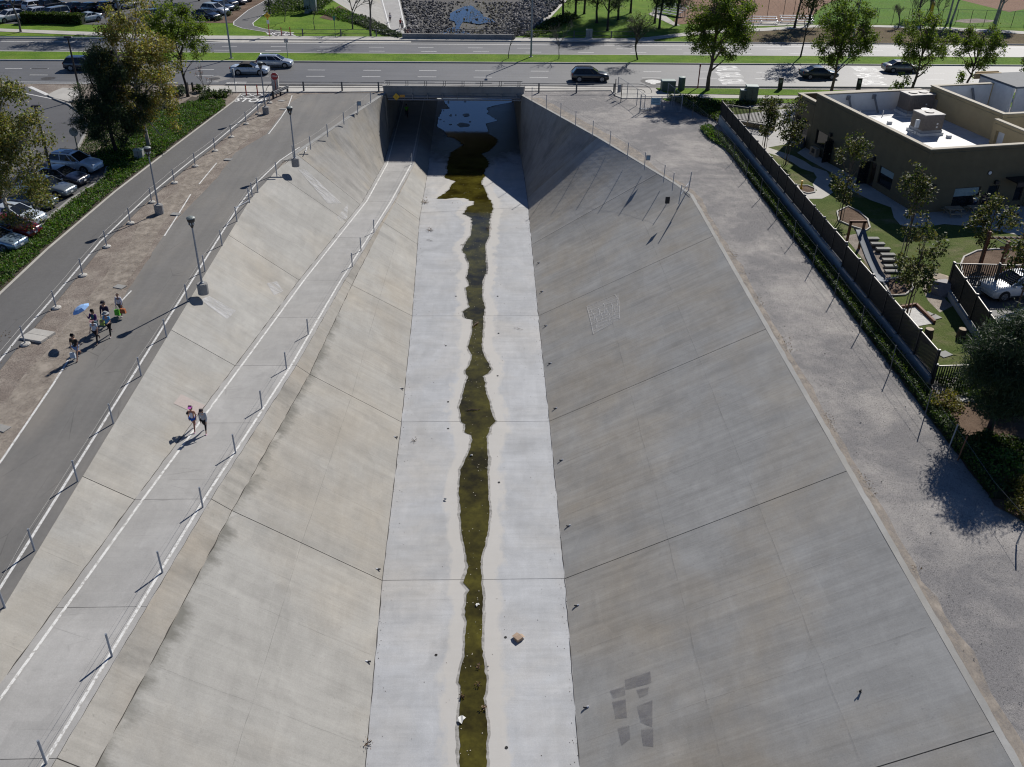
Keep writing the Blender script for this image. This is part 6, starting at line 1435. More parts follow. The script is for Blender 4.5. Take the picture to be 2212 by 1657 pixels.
# ---- hedges, ground cover, shrubs
def scatter(name, label, cat, region, n, hgt, size, leaf, seed, kind='stuff', zoff=0.0, aspect=.6):
    """leaves over a mounded patch; region = polygon (survey px)"""
    r = random.Random(seed); P = [(p.x, p.y) for p in P2(region)]; xs = [p[0] for p in P]; ys = [p[1] for p in P]
    def inside(x, y):
        c = False; j = len(P)-1
        for i in range(len(P)):
            if (P[i][1] > y) != (P[j][1] > y) and x < (P[j][0]-P[i][0])*(y-P[i][1])/(P[j][1]-P[i][1])+P[i][0]: c = not c
            j = i
        return c
    mb = MB(); k = 0
    while k < n:
        x, y = r.uniform(min(xs), max(xs)), r.uniform(min(ys), max(ys))
        if not inside(x, y): continue
        k += 1; m = .55+.45*mnoise.noise((x*.5, y*.5, seed))+.35*mnoise.noise((x*1.6, y*1.6, seed)); z = hgt*max(.08, m)*r.uniform(.55, 1.05)+zoff
        leaf_quads(mb, Vector((x, y, z)), .05, 1, size, r, aspect)
    o = stuff(name, mb, leaf, label, cat); return o
sheet('planting_bed', [(-60,720),(0,632),(104,534),(250,412),(375,316),(488,232),(488,222),(440,214),(415,208),(385,228),(340,250),(270,300),(200,330),(168,335),(140,346),(206,366),(234,360),(228,386),(152,437),(110,472),(72,502),(-2,552),(-80,625)], .0025, M_SOIL)
scatter('ground_cover', 'deep green leafy ground cover between the parked cars and bike path', 'ground cover', [(-60,712),(0,628),(104,530),(250,408),(375,312),(486,232),(486,222),(440,216),(385,230),(340,252),(270,302),(210,335),(215,362),(236,362),(228,388),(154,439),(112,474),(74,504),(0,554),(-80,627)], 46000, .5, .17, L_COV, 5)
scatter('ground_cover', 'shaded green ground cover at the feet of the big pine and sycamore', 'ground cover', [(160,345),(190,295),(192,262),(176,240),(205,222),(300,222),(385,225),(340,252),(270,302),(210,337)], 12000, .45, .17, L_HED, 6)
scatter('ground_cover', 'dark leafy shrub mass on the far lawn beside the grey cabinet', 'shrubs', [(570,36),(592,16),(610,2),(640,-10),(735,-10),(720,6),(690,28),(640,32),(600,34)], 9000, 1.6, .3, L_HED, 7)
scatter('ground_cover', 'low green ground cover triangle on the far bank', 'ground cover', [(666,31),(700,24),(735,20),(770,34),(789,44),(770,52),(740,46),(700,32)], 5000, .4, .28, L_COV, 8)
scatter('ground_cover', 'grey green ground cover strip above the far concrete bank', 'ground cover', [(745,42),(780,36),(812,50),(842,66),(872,80),(862,84),(830,76),(795,62)], 6000, .6, .28, L_GREY, 9)
scatter('ground_cover', 'dark green planting strip along the top of the riprap bank', 'ground cover', [(1130,84),(1160,62),(1192,44),(1226,30),(1250,40),(1215,55),(1185,70),(1160,80)], 4500, .7, .28, L_HED, 10)
scatter('ground_cover', 'shaded ivy bed between the pavement and the yard fence corner', 'ground cover', [(1440,212),(1480,210),(1556,224),(1690,219),(1690,224),(1560,232),(1572,262),(1550,264),(1508,245),(1465,226)], 9000, .55, .22, L_HED, 11)
scatter('ground_cover', 'sunlit green ground cover beside the wire fence below the hedge', 'ground cover', [(1512,278),(1535,272),(1560,300),(1592,335),(1612,356),(1600,352),(1560,318),(1530,300)], 5000, .4, .2, L_COV, 12)
scatter('ground_cover', 'dark shrub planting under the yard pine at the gravel edge', 'ground cover', [(2010,820),(2060,815),(2212,815),(2212,900),(2150,905),(2080,860),(2040,845)], 5000, .6, .17, L_HED, 13)
scatter('ground_cover', 'leafy planting in the pine shade beside the loose fence wire', 'ground cover', [(2085,955),(2130,940),(2212,960),(2212,1010),(2160,1010),(2110,1000)], 4500, .6, .16, L_HED, 14)
def shrub(label, loc, rx, h, leaf, seed, n=26, per=45, size=.14, name='shrub'):
    t = thing(name, label, 'shrub', loc); r = random.Random(seed); mb = MB(); st = MB()
    for k in range(n):
        a = r.uniform(0, 6.28); q = r.random()**.5; c = Vector((math.cos(a)*rx*q, math.sin(a)*rx*q, h*(.25+.65*r.random()*(1-.5*q)))); leaf_quads(mb, c, .2*rx+.06, per, size, r); st.tube([(0,0,0), tuple(c*.5+Vector((0,0,.1))), tuple(c)], .015, 4, cap=False)
    mb.build('foliage', leaf, t); st.build('stems', B_BRN, t); return t
shrub('yellow green shrub at the gravel edge below the fence corner', G(2040,882), 1.0, 1.0, L_YEL, 1); shrub('low yellow shrub at the right edge near the bent post', G(2204,1062), .8, .7, L_YEL, 2)
shrub('bright green shrub in the sun beside the loose fence wire', G(2165,1022), 1.3, .9, L_COV, 3, 34); shrub('small green shrub at the right picture edge on the mulch', G(2218,1110), .9, .8, L_YEL, 4)
for i, (x, y) in enumerate([(372,204),(390,206),(432,199),(452,207),(465,214),(487,206),(478,214),(386,198),(446,216)]): shrub('low shrub in the flower bed by the pavement, %s' % ['at its left end','second from its left end','behind the twin posts','beside the bare sapling','near the bike path edge','at its right end by STOP','in front of its right end','behind the street tree trunk','lowest at the ground cover'][i], G(x, y), .7, .9, L_GREY if i % 2 else L_HED, 200+i, 16, 30, .2)
for i, (x, y) in enumerate([(452,38),(490,33),(470,44),(508,22),(580,10),(345,60),(360,62),(325,60)]): shrub('small dry shrub by the far lot, %s' % ['beside the dark sedan','below the bike path','nearest the lawn','among the angled cars','near the top edge','left at the autumn crown','right at the autumn crown','next to the clipped hedge end'][i], G(x, y), .8, .7, L_GREY, 220+i, 14, 22, .26)
def hedge(label, pts, wid, h, leaf, seed, n, size=.13, name='hedge'):
    t = thing(name, label, 'hedge', Vector(pts[0])); r = random.Random(seed); o = Vector(pts[0]); core = MB(); mb = MB(); P = [Vector(p) for p in pts]; tot = sum((b-a).length for a, b in zip(P, P[1:]))
    for a, b in zip(P, P[1:]):
        core.bar(a-o+Vector((0,0,h*.45)), b-o+Vector((0,0,h*.45)), wid*.7, h*.85); d = (b-a).normalized(); nn = Vector((-d.y, d.x, 0))
        for _ in range(int(n*(b-a).length/tot)):
            u = r.random(); s_ = r.uniform(-1,1); zz = r.random(); face = r.random()
            if face < .5: zz = 1.0
            else: s_ = math.copysign(1, s_)
            q = a.lerp(b, u); hh = h*(1+.12*mnoise.noise((q.x*.8, q.y*.8, seed)))
            leaf_quads(mb, q-o+nn*s_*wid*.5*(1+.15*mnoise.noise((q.y, q.x, zz)))+Vector((0,0,hh*zz)), .06, 1, size, r)
    core.build('inner_growth', plain('hedge_core', (.015,.022,.009), .95), t); mb.build('foliage', leaf, t); return t
hedge('long clipped hedge running along the foot of the yard wall', [(25.0,34.5,0),(25.05,45,0),(25.05,60,0),(25.05,75,0),(25.0,90,0),(24.6,95,0)], .75, .48, L_HED, 3, 24000, .14)
hedge('box cut hedge in front of the white cars of the far lot', [G(50,49.5), G(120,49), G(182,52)], 1.5, 1.35, L_HED, 4, 7000, .26)
# grass tufts and weeds in the pond among the rocks
r = random.Random(99); mb = MB()
for _ in range(900):
    x, y = r.gauss(0,1)*3.2-1.0, 150+r.random()*75; x += (y-150)*.02
    leaf_quads(mb, Vector((x, y, FL+.15)), .5, 3, .5, r, .15)
tag(stuff('marsh_weeds', mb, leafmat('dry_weed', [(.16,.12,.06),(.10,.10,.035),(.22,.17,.09),(.07,.09,.02)], .3), 'dry brown and green weeds round the pond in the riprap bed', 'weeds'), 'dry brown and green weeds round the pond in the riprap bed', 'weeds')
# ================================================================ SCHOOL BUILDING AND YARD
M_STUC = plain('olive_stucco', (.155,.125,.072), .92, var=.08, scale=1.2); M_STUC2 = plain('tan_stucco', (.37,.285,.155), .92, var=.07, scale=1.2)
s = NT('roof_membrane'); n_ = s.noise(s.pos(obj=True), .5, 5); n2 = s.noise(s.pos(obj=True), 4, 4); sm_ = s.voro(s.pos((.25,.5,1), obj=True), 1.0, 'DISTANCE_TO_EDGE')
col = s.mix(s.ramp(n_, .45, .7), (.62,.63,.63), (.45,.45,.43)); col = s.mul(col, s.ramp(n2, .3, .7, .9, 1.05)); wv_ = s.n('ShaderNodeTexWave', bands_direction='Y'); s.put(wv_.inputs['Vector'], s.pos(obj=True)); wv_.inputs['Scale'].default_value = .32; wv_.inputs['Distortion'].default_value = .15; col = s.mul(col, s.ramp(wv_.outputs['Fac'], .0, .02, .8, 1.0)); n3 = s.noise(s.pos(obj=True, loc=(4,4,0)), .9, 6, .7); col = s.mix(s.math('MULTIPLY', s.ramp(n3, .56, .72), .5), col, (.33,.32,.29)); M_ROOF = s.fin(col, .6)
M_LINING = plain('parapet_lining', (.55,.57,.58), .7, var=.07, scale=2); M_SLATE = plain('slate_roofing', (.13,.14,.15), .8, var=.1, scale=3); M_CAP = plain('parapet_cap', (.27,.235,.17), .7, var=.08)
M_WGL = plain('window_glass', (.015,.018,.02), .06, spec=.6); M_BLIND = plain('window_blind', (.30,.38,.38), .8); M_HVAC = plain('cooling_unit_paint', (.19,.16,.14), .6, .1); M_HVACT = plain('cooling_unit_top', (.30,.29,.28), .65, .1)
bld = thing('school_building', 'olive stucco school building with white flat roofs and rooftop cooling units', 'building', (36.45, 72.6, 0), math.atan2(.195, .981))
def wall(u0, v0, u1, v1, z0, z1, th, mat, holes=(), lining=None, deck=0, name='wall', cap=True):
    """upright wall from (u0,v0) to (u1,v1), its outer face on the right hand; holes = (s0,s1,za,zb) cut right through"""
    a, b = Vector((u0,v0,0)), Vector((u1,v1,0)); L = (b-a).length; d = (b-a)/L; nn = Vector((-d.y,d.x,0))*th
    S = sorted({0, L}|{h[0] for h in holes}|{h[1] for h in holes}); Z = sorted({z0, z1}|{h[2] for h in holes}|{h[3] for h in holes}); mb = MB()
    P = lambda s_, z, o: a+d*s_+nn*o+Vector((0,0,z))
    for s0, s1 in zip(S, S[1:]):
        for za, zb in zip(Z, Z[1:]):
            if any(h[0] <= s0 and s1 <= h[1] and h[2] <= za and zb <= h[3] for h in holes): continue
            mb.quad(P(s0,za,0), P(s1,za,0), P(s1,zb,0), P(s0,zb,0)); mb.quad(P(s1,za,1), P(s0,za,1), P(s0,zb,1), P(s1,zb,1))
    for h in holes:
        s0, s1, za, zb = h; mb.quad(P(s0,za,0),P(s0,zb,0),P(s0,zb,1),P(s0,za,1)); mb.quad(P(s1,zb,0),P(s1,za,0),P(s1,za,1),P(s1,zb,1)); mb.quad(P(s0,zb,0),P(s1,zb,0),P(s1,zb,1),P(s0,zb,1)); mb.quad(P(s0,za,1),P(s1,za,1),P(s1,za,0),P(s0,za,0))
    mb.quad(P(0,z1,0),P(L,z1,0),P(L,z1,1),P(0,z1,1)); mb.quad(P(0,z0,1),P(0,z1,1),P(0,z1,0),P(0,z0,0)); mb.quad(P(L,z0,0),P(L,z1,0),P(L,z1,1),P(L,z0,1))
    w = mb.build(name, mat, bld)
    if cap:
        c = MB(); q = a+d*L/2+nn*.5+Vector((0,0,z1+.045)); c.box(q, (L+.1, th+.14, .09), rz=math.atan2(d.y,d.x)); c.build('parapet_cap', M_CAP, w)
        c = MB(); q = a+d*L/2-nn*.06+Vector((0,0,z1-.32)); c.box(q, (L, .06, .12), rz=math.atan2(d.y,d.x)); c.build('moulding', mat, w)
    if lining:
        c = MB(); q = a+d*L/2+nn*1.04+Vector((0,0,(lining+z1-.03)/2)); c.box(q, (L-2*th-.1, .05, z1-.03-lining), rz=math.atan2(d.y,d.x)); c.build('parapet_lining', M_LINING, w)
    return w
HA = 5.38; DK = 3.65
# outer walls: the left hand facade runs from the back to the corner, the other from the corner to the right
fa = wall(0, 18.35, 0, 0, 0, HA, .3, M_STUC, [(18.35-17.3, 18.35-15.2, .85, 2.28), (18.35-15.1, 18.35-14.0, .02, 2.12), (18.35-7.6, 18.35-6.6, .02, 2.12), (18.35-6.1, 18.35-3.95, .62, 2.2)], lining=DK)
fb = wall(0.3, 0, 10.35, 0, 0, HA-.002, .3, M_STUC, [(3.25-.3, 5.75-.3, .33, 2.0), (6.45-.3, 7.5-.3, .02, 2.0), (9.2-.3, 10.0-.3, .5, 2.0)], lining=DK)
wall(11.3, 18.35, .3, 18.35, 3.0, HA-.004, .3, M_STUC, lining=DK)
MB().prism([(.3,.3),(11.2,.3),(11.2,18.05),(.3,18.05)], DK-.2, DK).build('roof', M_ROOF, bld)
# stepped lower block behind the facade's far end
wall(0, 21.9, 0, 18.38, 0, 4.55, .3, M_STUC, [(.35, 1.3, .02, 2.6), (1.6, 2.9, .4, 2.6)])
wall(9, 21.9, .3, 21.9, 0, 4.548, .3, M_STUC); MB().prism([(.3,18.4),(9,18.4),(9,21.6),(.3,21.6)], 3.6, 3.8).build('roof', M_SLATE, bld)
# higher rear wall and its own roof well
HB = 6.1
wall(11.2, 16.7, 11.2, 6.1, 0, HB, .35, M_STUC2, [(.35, 1.5, DK+.12, DK+1.45)], lining=DK+.1)
wall(18.2, 16.7, 11.55, 16.7, 3, HB-.002, .3, M_STUC2, lining=DK+.1); wall(11.55, 6.1, 18.5, 6.1, 0, HB-.004, .3, M_STUC2, lining=DK+.1)
MB().prism([(11.55,6.4),(18.2,6.4),(18.2,16.4),(11.55,16.4)], DK, DK+.1).build('roof', M_ROOF, bld)
wall(18.2, 13.6, 18.2, 18.6, 3, HB+.25, .2, M_LINING, cap=False); wall(18.4, 13.5, 26, 13.5, 3, HB+.24, .2, M_LINING, cap=False)
MB().prism([(18.1,13.4),(27,13.4),(27,19.0),(18.1,19.0)], HB+.25, HB+.42).build('roof', M_SLATE, bld)
for (u_, v_, a_, b_) in ((17.6,18.9,3.0,.5),(18.0,19.6,2.6,.4)): MB().box((u_+1.5, v_, HB+.2), (a_, .25, .5)).build('back_parapet', M_STUC2, bld)
MB().prism([(18.4,2),(30,2),(30,13.4),(18.4,13.4)], DK, DK+.1).build('roof', M_ROOF, bld)
# front right wing
HC = 5.75
wall(10.35, 5.95, 10.35, -.35, 0, HC, .3, M_STUC2, [(.5, 1.6, DK+.1, DK+1.3)], lining=DK); wall(10.35, -.35, 22, -.35, 0, HC-.002, .3, M_STUC, lining=DK)
MB().prism([(10.65,-.05),(22,-.05),(22,5.9),(10.65,5.9)], DK-.2, DK+.02).build('roof', M_ROOF, bld)
# raking props behind the parapet
for u_ in (3.2, 6.0): 
    mb = MB(); mb.bar((u_, 17.9, HA-.35), (u_+.15, 17.0, DK), .16, .12); mb.box((u_, 17.95, HA-.4), (.4,.12,.4)); mb.build('brace', plain('brace_grey', (.16,.17,.18), .6), bld)
mb = MB(); mb.bar((15.6, 16.3, HB-.3), (15.8, 15.3, DK+.1), .2, .15); mb.build('brace', plain('brace_grey', (.16,.17,.18), .6), bld)
# windows, doors, lamps
def window(w, c, size, axis, blind=0.0):
    """frame and glass set back in its opening; axis u or v along the wall"""
    L, H_ = size; f = MB(); sz = lambda l, h: (l,.08,h) if axis == 'u' else (.08,l,h); o = Vector((1,0,0)) if axis == 'u' else Vector((0,1,0)); c = Vector(c)
    for sg in (-1, 1): f.box(c+o*sg*(L/2-.04), sz(.08, H_)); f.box(c+Vector((0,0,sg*(H_/2-.04))), sz(L-.16,.08))
    fr = f.build('window', M_DKMET, w); g = MB(); inn = Vector((0,.03,0)) if axis == 'u' else Vector((.03,0,0))
    g.box(c+inn, (L-.1,.02,H_-.1) if axis == 'u' else (.02,L-.1,H_-.1)); g.build('pane', M_WGL, fr)
    if blind: b = MB(); hh = H_*blind; b.box(c-inn*.2+Vector((0,0,H_/2-hh/2-.08)), (L-.2,.015,hh) if axis == 'u' else (.015,L-.2,hh)); b.build('blind', M_BLIND, fr)
window(fa, (.12, 16.25, 1.56), (2.1, 1.43), 'v'); window(fa, (.12, 5.02, 1.41), (2.15, 1.58), 'v', .34)
window(fb, (4.5, .12, 1.16), (2.5, 1.67), 'u', .42); window(fb, (9.6, .12, 1.25), (.8, 1.5), 'u')
window(bld, (.12, 20.9, 1.3), (.95, 2.55), 'v'); window(bld, (.12, 19.7, 1.5), (1.3, 2.2), 'v')
def door(label, hinge, ang, Ld=.98):
    p = Vector((hinge[0], hinge[1], 0)); d = Vector((math.cos(ang), math.sin(ang), 0)); f = MB()
    for k in (.05, .95): f.bar(p+d*Ld*k+Vector((0,0,.05)), p+d*Ld*k+Vector((0,0,2.08)), .09, .07)
    for z in (.12, 1.0, 2.04): f.bar(p+d*.02+Vector((0,0,z)), p+d*(Ld-.02)+Vector((0,0,z)), .06, .12)
    dr = f.build('door', M_DKMET, bld); g = MB(); g.bar(p+d*.1+Vector((0,0,1.05)), p+d*(Ld-.1)+Vector((0,0,1.05)), .02, 1.85); g.build('pane', M_WGL, dr)
door('', (-.02, 14.0), R(190)); door('', (-.02, 7.55), R(175)); door('', (6.5, .1), R(0), .95)
for (u_, v_) in ((0, 14.55), (0, 7.1)): MB().box((-.14, v_, 2.5), (.26,.36,.3), taper=.8).build('wall_lamp', M_DKMET, bld)
for u_ in (1.05, 7.0): MB().box((u_, -.14, 2.32), (.36,.26,.3), taper=.8).build('wall_lamp', M_DKMET, bld)
ck = MB(); ck.tube([(6.15,-.06,3.15),(6.15,.02,3.15)], .2, 14); ck.build('wall_clock', M_DKMET, bld); MB().tube([(6.15,-.075,3.15),(6.15,-.05,3.15)], .15, 14).build('clock_face', M_WHITE, bld)
aw = MB(); aw.box((9.2, -.75, 2.62), (2.6,1.5,.1)); aw.box((9.2,-1.45,2.45), (2.6,.08,.34)); aw.build('awning', M_DKMET, bld)
# rooftop units
def hvac(label, c, size, rz_, legs=True):
    B = Matrix.Translation(bld.location) @ Matrix.Rotation(bld.rotation_euler.z, 4, 'Z'); t = thing('cooling_unit', label, 'rooftop unit', B@Vector((c[0],c[1],DK+.002)), bld.rotation_euler.z+rz_); x, y, z = size
    MB().box((0,0,.12), (x+.35,y+.35,.24)).build('kerb_base', M_LINING, t); MB().box((0,0,.36), (x+.1,y+.1,.24)).build('curb', M_STEEL, t)
    MB().box((0,0,.48+z/2), (x,y,z)).build('casing', M_HVAC, t); MB().box((0,0,.5+z), (x+.06,y+.06,.06)).build('top', M_HVACT, t)
    n_f = 2 if x > 2.4 else 1
    for k in range(n_f):
        fx = (-.5+k)*1.1 if n_f == 2 else 0; fn = MB().tube([(fx,0,.52+z),(fx,0,.6+z)], .42, 16); g = fn.build('fan_guard', M_HVAC, t); MB().tube([(fx,0,.6+z),(fx,0,.605+z)], .36, 16).build('fan_well', M_BLACK, g)
    fins = MB()
    for k in range(14): fins.box((-x/2+.08+k*(x-.16)/13, -y/2-.012, .48+z*.5), (.03,.03,z*.85)); fins.box((-x/2-.012, -y/2+.08+k*(y-.16)/13, .48+z*.5), (.03,.03,z*.85))
    fins.build('fins', M_HVACT if False else plain('fin_metal', (.2,.18,.16), .5, .3), t)
    for zz in (.75, 1.05): MB().box((x*.2, -y/2-.03, zz), (.16,.02,.14)).build('sticker', M_WHITE, t)
    return t
hvac('square rooftop cooling unit standing in the sun mid roof', (6.6, 10.0), (2.0, 1.9, 1.35), 0)
hvac('larger rooftop cooling unit by the back parapet', (9.6, 16.3), (2.7, 1.8, 1.45), 0)
hvac('rooftop cooling unit on the right hand roof', (19.6, 9.2), (2.4, 1.8, 1.5), 0)
Bm = Matrix.Translation(bld.location) @ Matrix.Rotation(bld.rotation_euler.z, 4, 'Z')
t = thing('roof_vent', 'round white capped roof vent behind the sunlit cooling unit', 'roof vent', Bm@Vector((8.7, 13.4, DK)))
MB().lathe([(.5,0),(.5,.3),(.36,.34),(.36,.6),(.5,.64),(.52,.78),(.36,.8),(.34,1.02),(.42,1.06),(.4,1.2),(.05,1.24)], n=18).build('stack', plain('vent_metal', (.55,.55,.54), .4, .4), t)
for i, (u_, v_) in enumerate([(3.6,15.2),(5.9,15.8),(5.0,13.2),(7.8,8.1),(2.7,17.2),(3.5,16.0)]):
    t = thing('roof_pipe', 'short white roof pipe %s' % ['left of the conduit line','at the conduit end near the vent','isolated on the sunny roof','beside the low pipes right of the unit','at the back parapet foot left','standing at the shade edge'][i], 'pipe', Bm@Vector((u_, v_, DK)))
    (MB().tube([(0,0,0),(0,0,.55)], .04, 6) if i in (4,5,1) else MB().box((0,0,.12), (.4,.3,.24))).build('pipe' if i in (4,5,1) else 'box', M_LINING, t)
t = thing('conduit', 'thin pipe run across the white roof to the vent', 'pipe', Bm@Vector((3.6, 15.2, DK+.1)), bld.rotation_euler.z); MB().tube([(0,0,0),(2.3,.6,.0),(4.8,-.9,.0)], .025, 5).build('pipe', M_LINING, t)
t = thing('electric_meter', 'grey switch boxes with pipes left of the sunlit cooling unit', 'switch box', Bm@Vector((5.1, 9.3, DK)), bld.rotation_euler.z)
MB().box((0,0,1.1), (.35,.2,.7)).build('box', M_LINING, t); mb = MB(); mb.tube([(-.15,0,0),(-.15,0,.8)], .03, 5); mb.tube([(.15,0,0),(.15,0,.8)], .03, 5); mb.tube([(-.15,0,.4),(-.6,-.1,.4),(-.6,-.1,0)], .03, 5); mb.build('pipes', M_STEEL, t)
# ---- yard wall with picket fence
M_YWALL = plain('yard_wall_block', (.36,.385,.39), .85, var=.1, scale=2); M_PICK = plain('picket_brown', (.013,.012,.012), .6)
PICK_N = [0]
def picket_fence(label, a, b, z0, h, sp=.125, post_every=2.4, wallz=None, name='picket_fence', budget=300, wallmat=None, near_first=True):
    a, b = Vector(a), Vector(b); t = thing(name, label, 'fence', a); L = (b-a).length; d = (b-a)/L; rz_ = math.atan2(d.y, d.x)
    if wallz: 
        MB().box((a+b)/2-a+Vector((0,0,wallz/2-.1)), (L,.3,wallz+.2-.06), rz=rz_).build('base_wall', wallmat or M_YWALL, t); np_ = max(1, int(L/2.4))
        for i in range(np_): MB().box(d*L*(i+.5)/np_+Vector((0,0,wallz-.01)), (L/np_-.14,.38,.08), rz=rz_).build('coping', M_COPE, t)
    n = int(L/sp); cnt = 0; sm = MB(); proto = None
    npost = max(1, int(L/post_every)); 
    for i in range(npost+1): 
        q = d*L*i/npost; MB().box(q+Vector((0,0,z0+h/2+.02)), (.12,.12,h+.08), rz=rz_).build('post', M_PICK, t); 
        MB().box(q+Vector((0,0,z0+h+.09)), (.17,.17,.06), rz=rz_, taper=.7).build('post_cap', M_CAP if False else plain('fence_cap', (.2,.19,.18), .5, .3), t)
    for zz, hh in ((z0+.08,.05), (z0+h-.02,.07)): MB().box((b-a)/2+Vector((0,0,zz)), (L,.055,hh), rz=rz_).build('rail', M_PICK if zz < z0+.5 else plain('fence_cap', (.2,.19,.18), .5, .3), t)
    order = sorted(range(n), key=lambda i: (a+d*sp*(i+.5)-CAM).length)
    for i in order:
        q = d*sp*(i+.5)
        if cnt < budget:
            if proto is None: proto = MB().box((0,0,h/2), (.066,.03,h-.1), rz=rz_).build('picket', M_PICK, t); o = proto
            else: o = proto.copy(); C.objects.link(o); o.parent = t
            o.location = q+Vector((0,0,z0)); cnt += 1
        else: sm.box(q+Vector((0,0,z0+h/2)), (.066,.03,h-.1), rz=rz_)
    if sm.v: o = sm.build('far_pickets', M_PICK, t); o['kind'] = 'stuff'
    return t
picket_fence('tall dark picket fence on a pale low wall, long stretch nearer the road', (26.05, 99.8, 0), (26.05, 60.6, 0), .82, 1.5, sp=.125, wallz=.8)
picket_fence('tall dark picket fence on a low wall, stepped lower stretch by the slide', (26.05, 60.5, 0), (26.05, 45.1, 0), .55, 1.65, wallz=.55)
picket_fence('low dark picket fence closing the yard at its near end', (26.1, 45.0, 0), (31.5, 45.2, 0), .12, 1.2, sp=.15)
picket_fence('low dark picket fence along the pavement side of the yard', (26.2, 99.9, 0), (31.2, 96.8, 0), .55, 1.45, sp=.15, wallz=.5, wallmat=M_STUC2)
picket_fence('dark slatted court fence running across towards the bark bed', (32.4, 57.4, 0), (38.6, 57.0, 0), .5, 1.7, sp=.15, wallz=.45)
picket_fence('dark slatted court fence running down past the parked white car', (32.4, 57.3, 0), (30.2, 42.5, 0), .5, 1.7, sp=.125, wallz=.45)
# ---- playground things
sl = thing('playground_slide', 'grey metal slide running down the grassy mound under a timber arch', 'slide', (28.5, 59.6, 0))
pts = [Vector((.15,5.6,1.55)), Vector((.15,5.1,1.5)), Vector((.1,4.4,1.25)), Vector((.0,2.2,.6)), Vector((.0,.6,.18)), Vector((0,-.2,.12))]
rows = []
for p in resample(pts, .3): rows.append([p+Vector((x, 0, z)) for x, z in ((-.36,.2),(-.34,.02),(-.15,-.03),(.15,-.03),(.34,.02),(.36,.2))])
M_SLIDE = plain('slide_steel', (.12,.145,.18), .65, 0, spec=.25)
MB().grid(rows).build('chute', M_SLIDE, sl, smooth=True); MB().lathe([(.45,0),(.47,.12),(.4,.16),(.02,.13)], (.05,-.35,0), 16).build('landing', M_SLIDE, sl)
for sx in (-.45, .6): MB().box((sx-.1,5.5,.95), (.16,.16,2.6)).build('post', M_WOOD, sl)
MB().box((0,5.5,2.2), (1.3,.16,.16)).build('crossbar', M_WOOD, sl)
st0 = None
for i, (x, y) in enumerate([(890,1020),(940,1060),(988,1100),(1030,1145),(1045,1185),(1062,1235),(1070,1275)]):
    p = G(1659+.25*x, 270+.25*y); lab = 'pale stepping slab on the mound beside the slide, %s' % ['topmost of seven','second from the top','third from the top','middle one of seven','third from the bottom','second from the bottom','lowest of seven'][i]
    if st0 is None:
        st0 = thing('step_slab', lab, 'step', p, 0, 'stepping slabs beside the slide'); MB().prism([(-.52,-.2),(.52,-.2),(.52,.2),(-.52,.2)], 0, .12).build('slab', plain('step_stone', (.27,.27,.25), .9, var=.15), st0); MB().box((0,0,-.25), (.96,.34,.5)).build('riser', plain('step_side', (.06,.055,.05), .9), st0); st0.location = p+Vector((0,0,.32))
    else: dup(st0, p+Vector((0,0,.32-.045*i)), label=lab)
tb = thing('yard_table', 'octagonal pale tray table on one post in the yard lawn', 'table', (32.44, 58.67, 0))
MB().prism(octa(.62), .5, .6).build('top', M_WOODL, tb); MB().prism(octa(.45), .6, .615).build('sand', plain('table_sand', (.3,.25,.19), .9), tb); MB().box((0,0,.25), (.18,.18,.5)).build('leg', M_WOODL, tb)
pd = thing('planter_block', 'grey wedge shaped block at the court fence corner', 'block', (32.0, 57.2, 0), R(10)); MB().add([(-.75,.5,0),(.55,.6,0),(.75,-.7,0),(-.4,-.55,0),(-.75,.5,.85),(.5,.55,.85),(.68,-.6,.85)], [(3,2,1,0),(4,6,5),(0,1,5,4),(1,2,6,5),(2,3,6),(3,0,4),(3,4,6)]).build('block', plain('block_grey', (.2,.19,.2), .7), pd)
stp = None
for (x, y, lab) in ((28.35,50.85,'log stump nearest the picket fence on the yard lawn'),(30.48,50.84,'log stump beside the near pine on the yard lawn'),(31.88,52.58,'log stump in the shade by the court fence')):
    if stp is None:
        stp = thing('log_stump', lab, 'stump', (x, y, 0), 0, 'log stumps on the yard lawn'); MB().lathe([(.32,0),(.27,.3),(.26,.6)], n=14).build('bark', B_BRN, stp); MB().tube([(0,0,.6),(0,0,.612)], .25, 14).build('cut_face', M_WOODL, stp)
    else: dup(stp, (x, y, 0), label=lab)
for (x, y, lab) in ((2003,678+2,'dark paving slab by the sandpit, upper of two'),(2018,686,'dark paving slab by the sandpit, lower of two'),(2040,766,'small white slab on the lawn near the yard end')):
    t = thing('paving_slab', lab, 'slab', G(x, y), R(25)); MB().prism([(-.4,-.3),(.4,-.3),(.4,.3),(-.4,.3)], 0, .05).build('slab', M_CURB if x < 2030 else M_COPE, t)
cf = thing('climbing_frame', 'redwood climbing frame with overhead rope bars on the round bark bed', 'climbing frame', (38.2, 61.6, 0))
for x, y in ((-1.1,.6),(1.6,.6),(-.6,-1.2),(2.2,-1.2)): MB().box((x,y,1.3), (.22,.22,2.6)).build('post', M_WOOD, cf)
for y in (.6, -1.2): MB().box((.5,y,2.1), (3.2,.14,.14)).build('beam', M_WOOD, cf)
for i in range(7): MB().tube([(-.8+i*.45,.6,2.2),(-.5+i*.45,-1.2,2.2)], .03, 5).build('bar', M_STEEL, cf)
def picnic(label, loc, rz_):
    t = thing('picnic_table', label, 'picnic table', loc, rz_, 'wooden picnic tables by the school wall')
    for i in range(4): MB().box((0,-.3+i*.2,.62), (1.4,.18,.05)).build('top_plank', M_WOODL, t)
    for y in (-.65,.65): MB().box((0,y,.36), (1.4,.25,.05)).build('seat', M_WOODL, t)
    for x in (-.5,.5): mb = MB(); mb.bar((x,-.55,0),(x,-.15,.6),.08,.06); mb.bar((x,.55,0),(x,.15,.6),.08,.06); mb.bar((x,-.72,.32),(x,.72,.32),.06,.08); mb.build('trestle', M_WOODL, t)
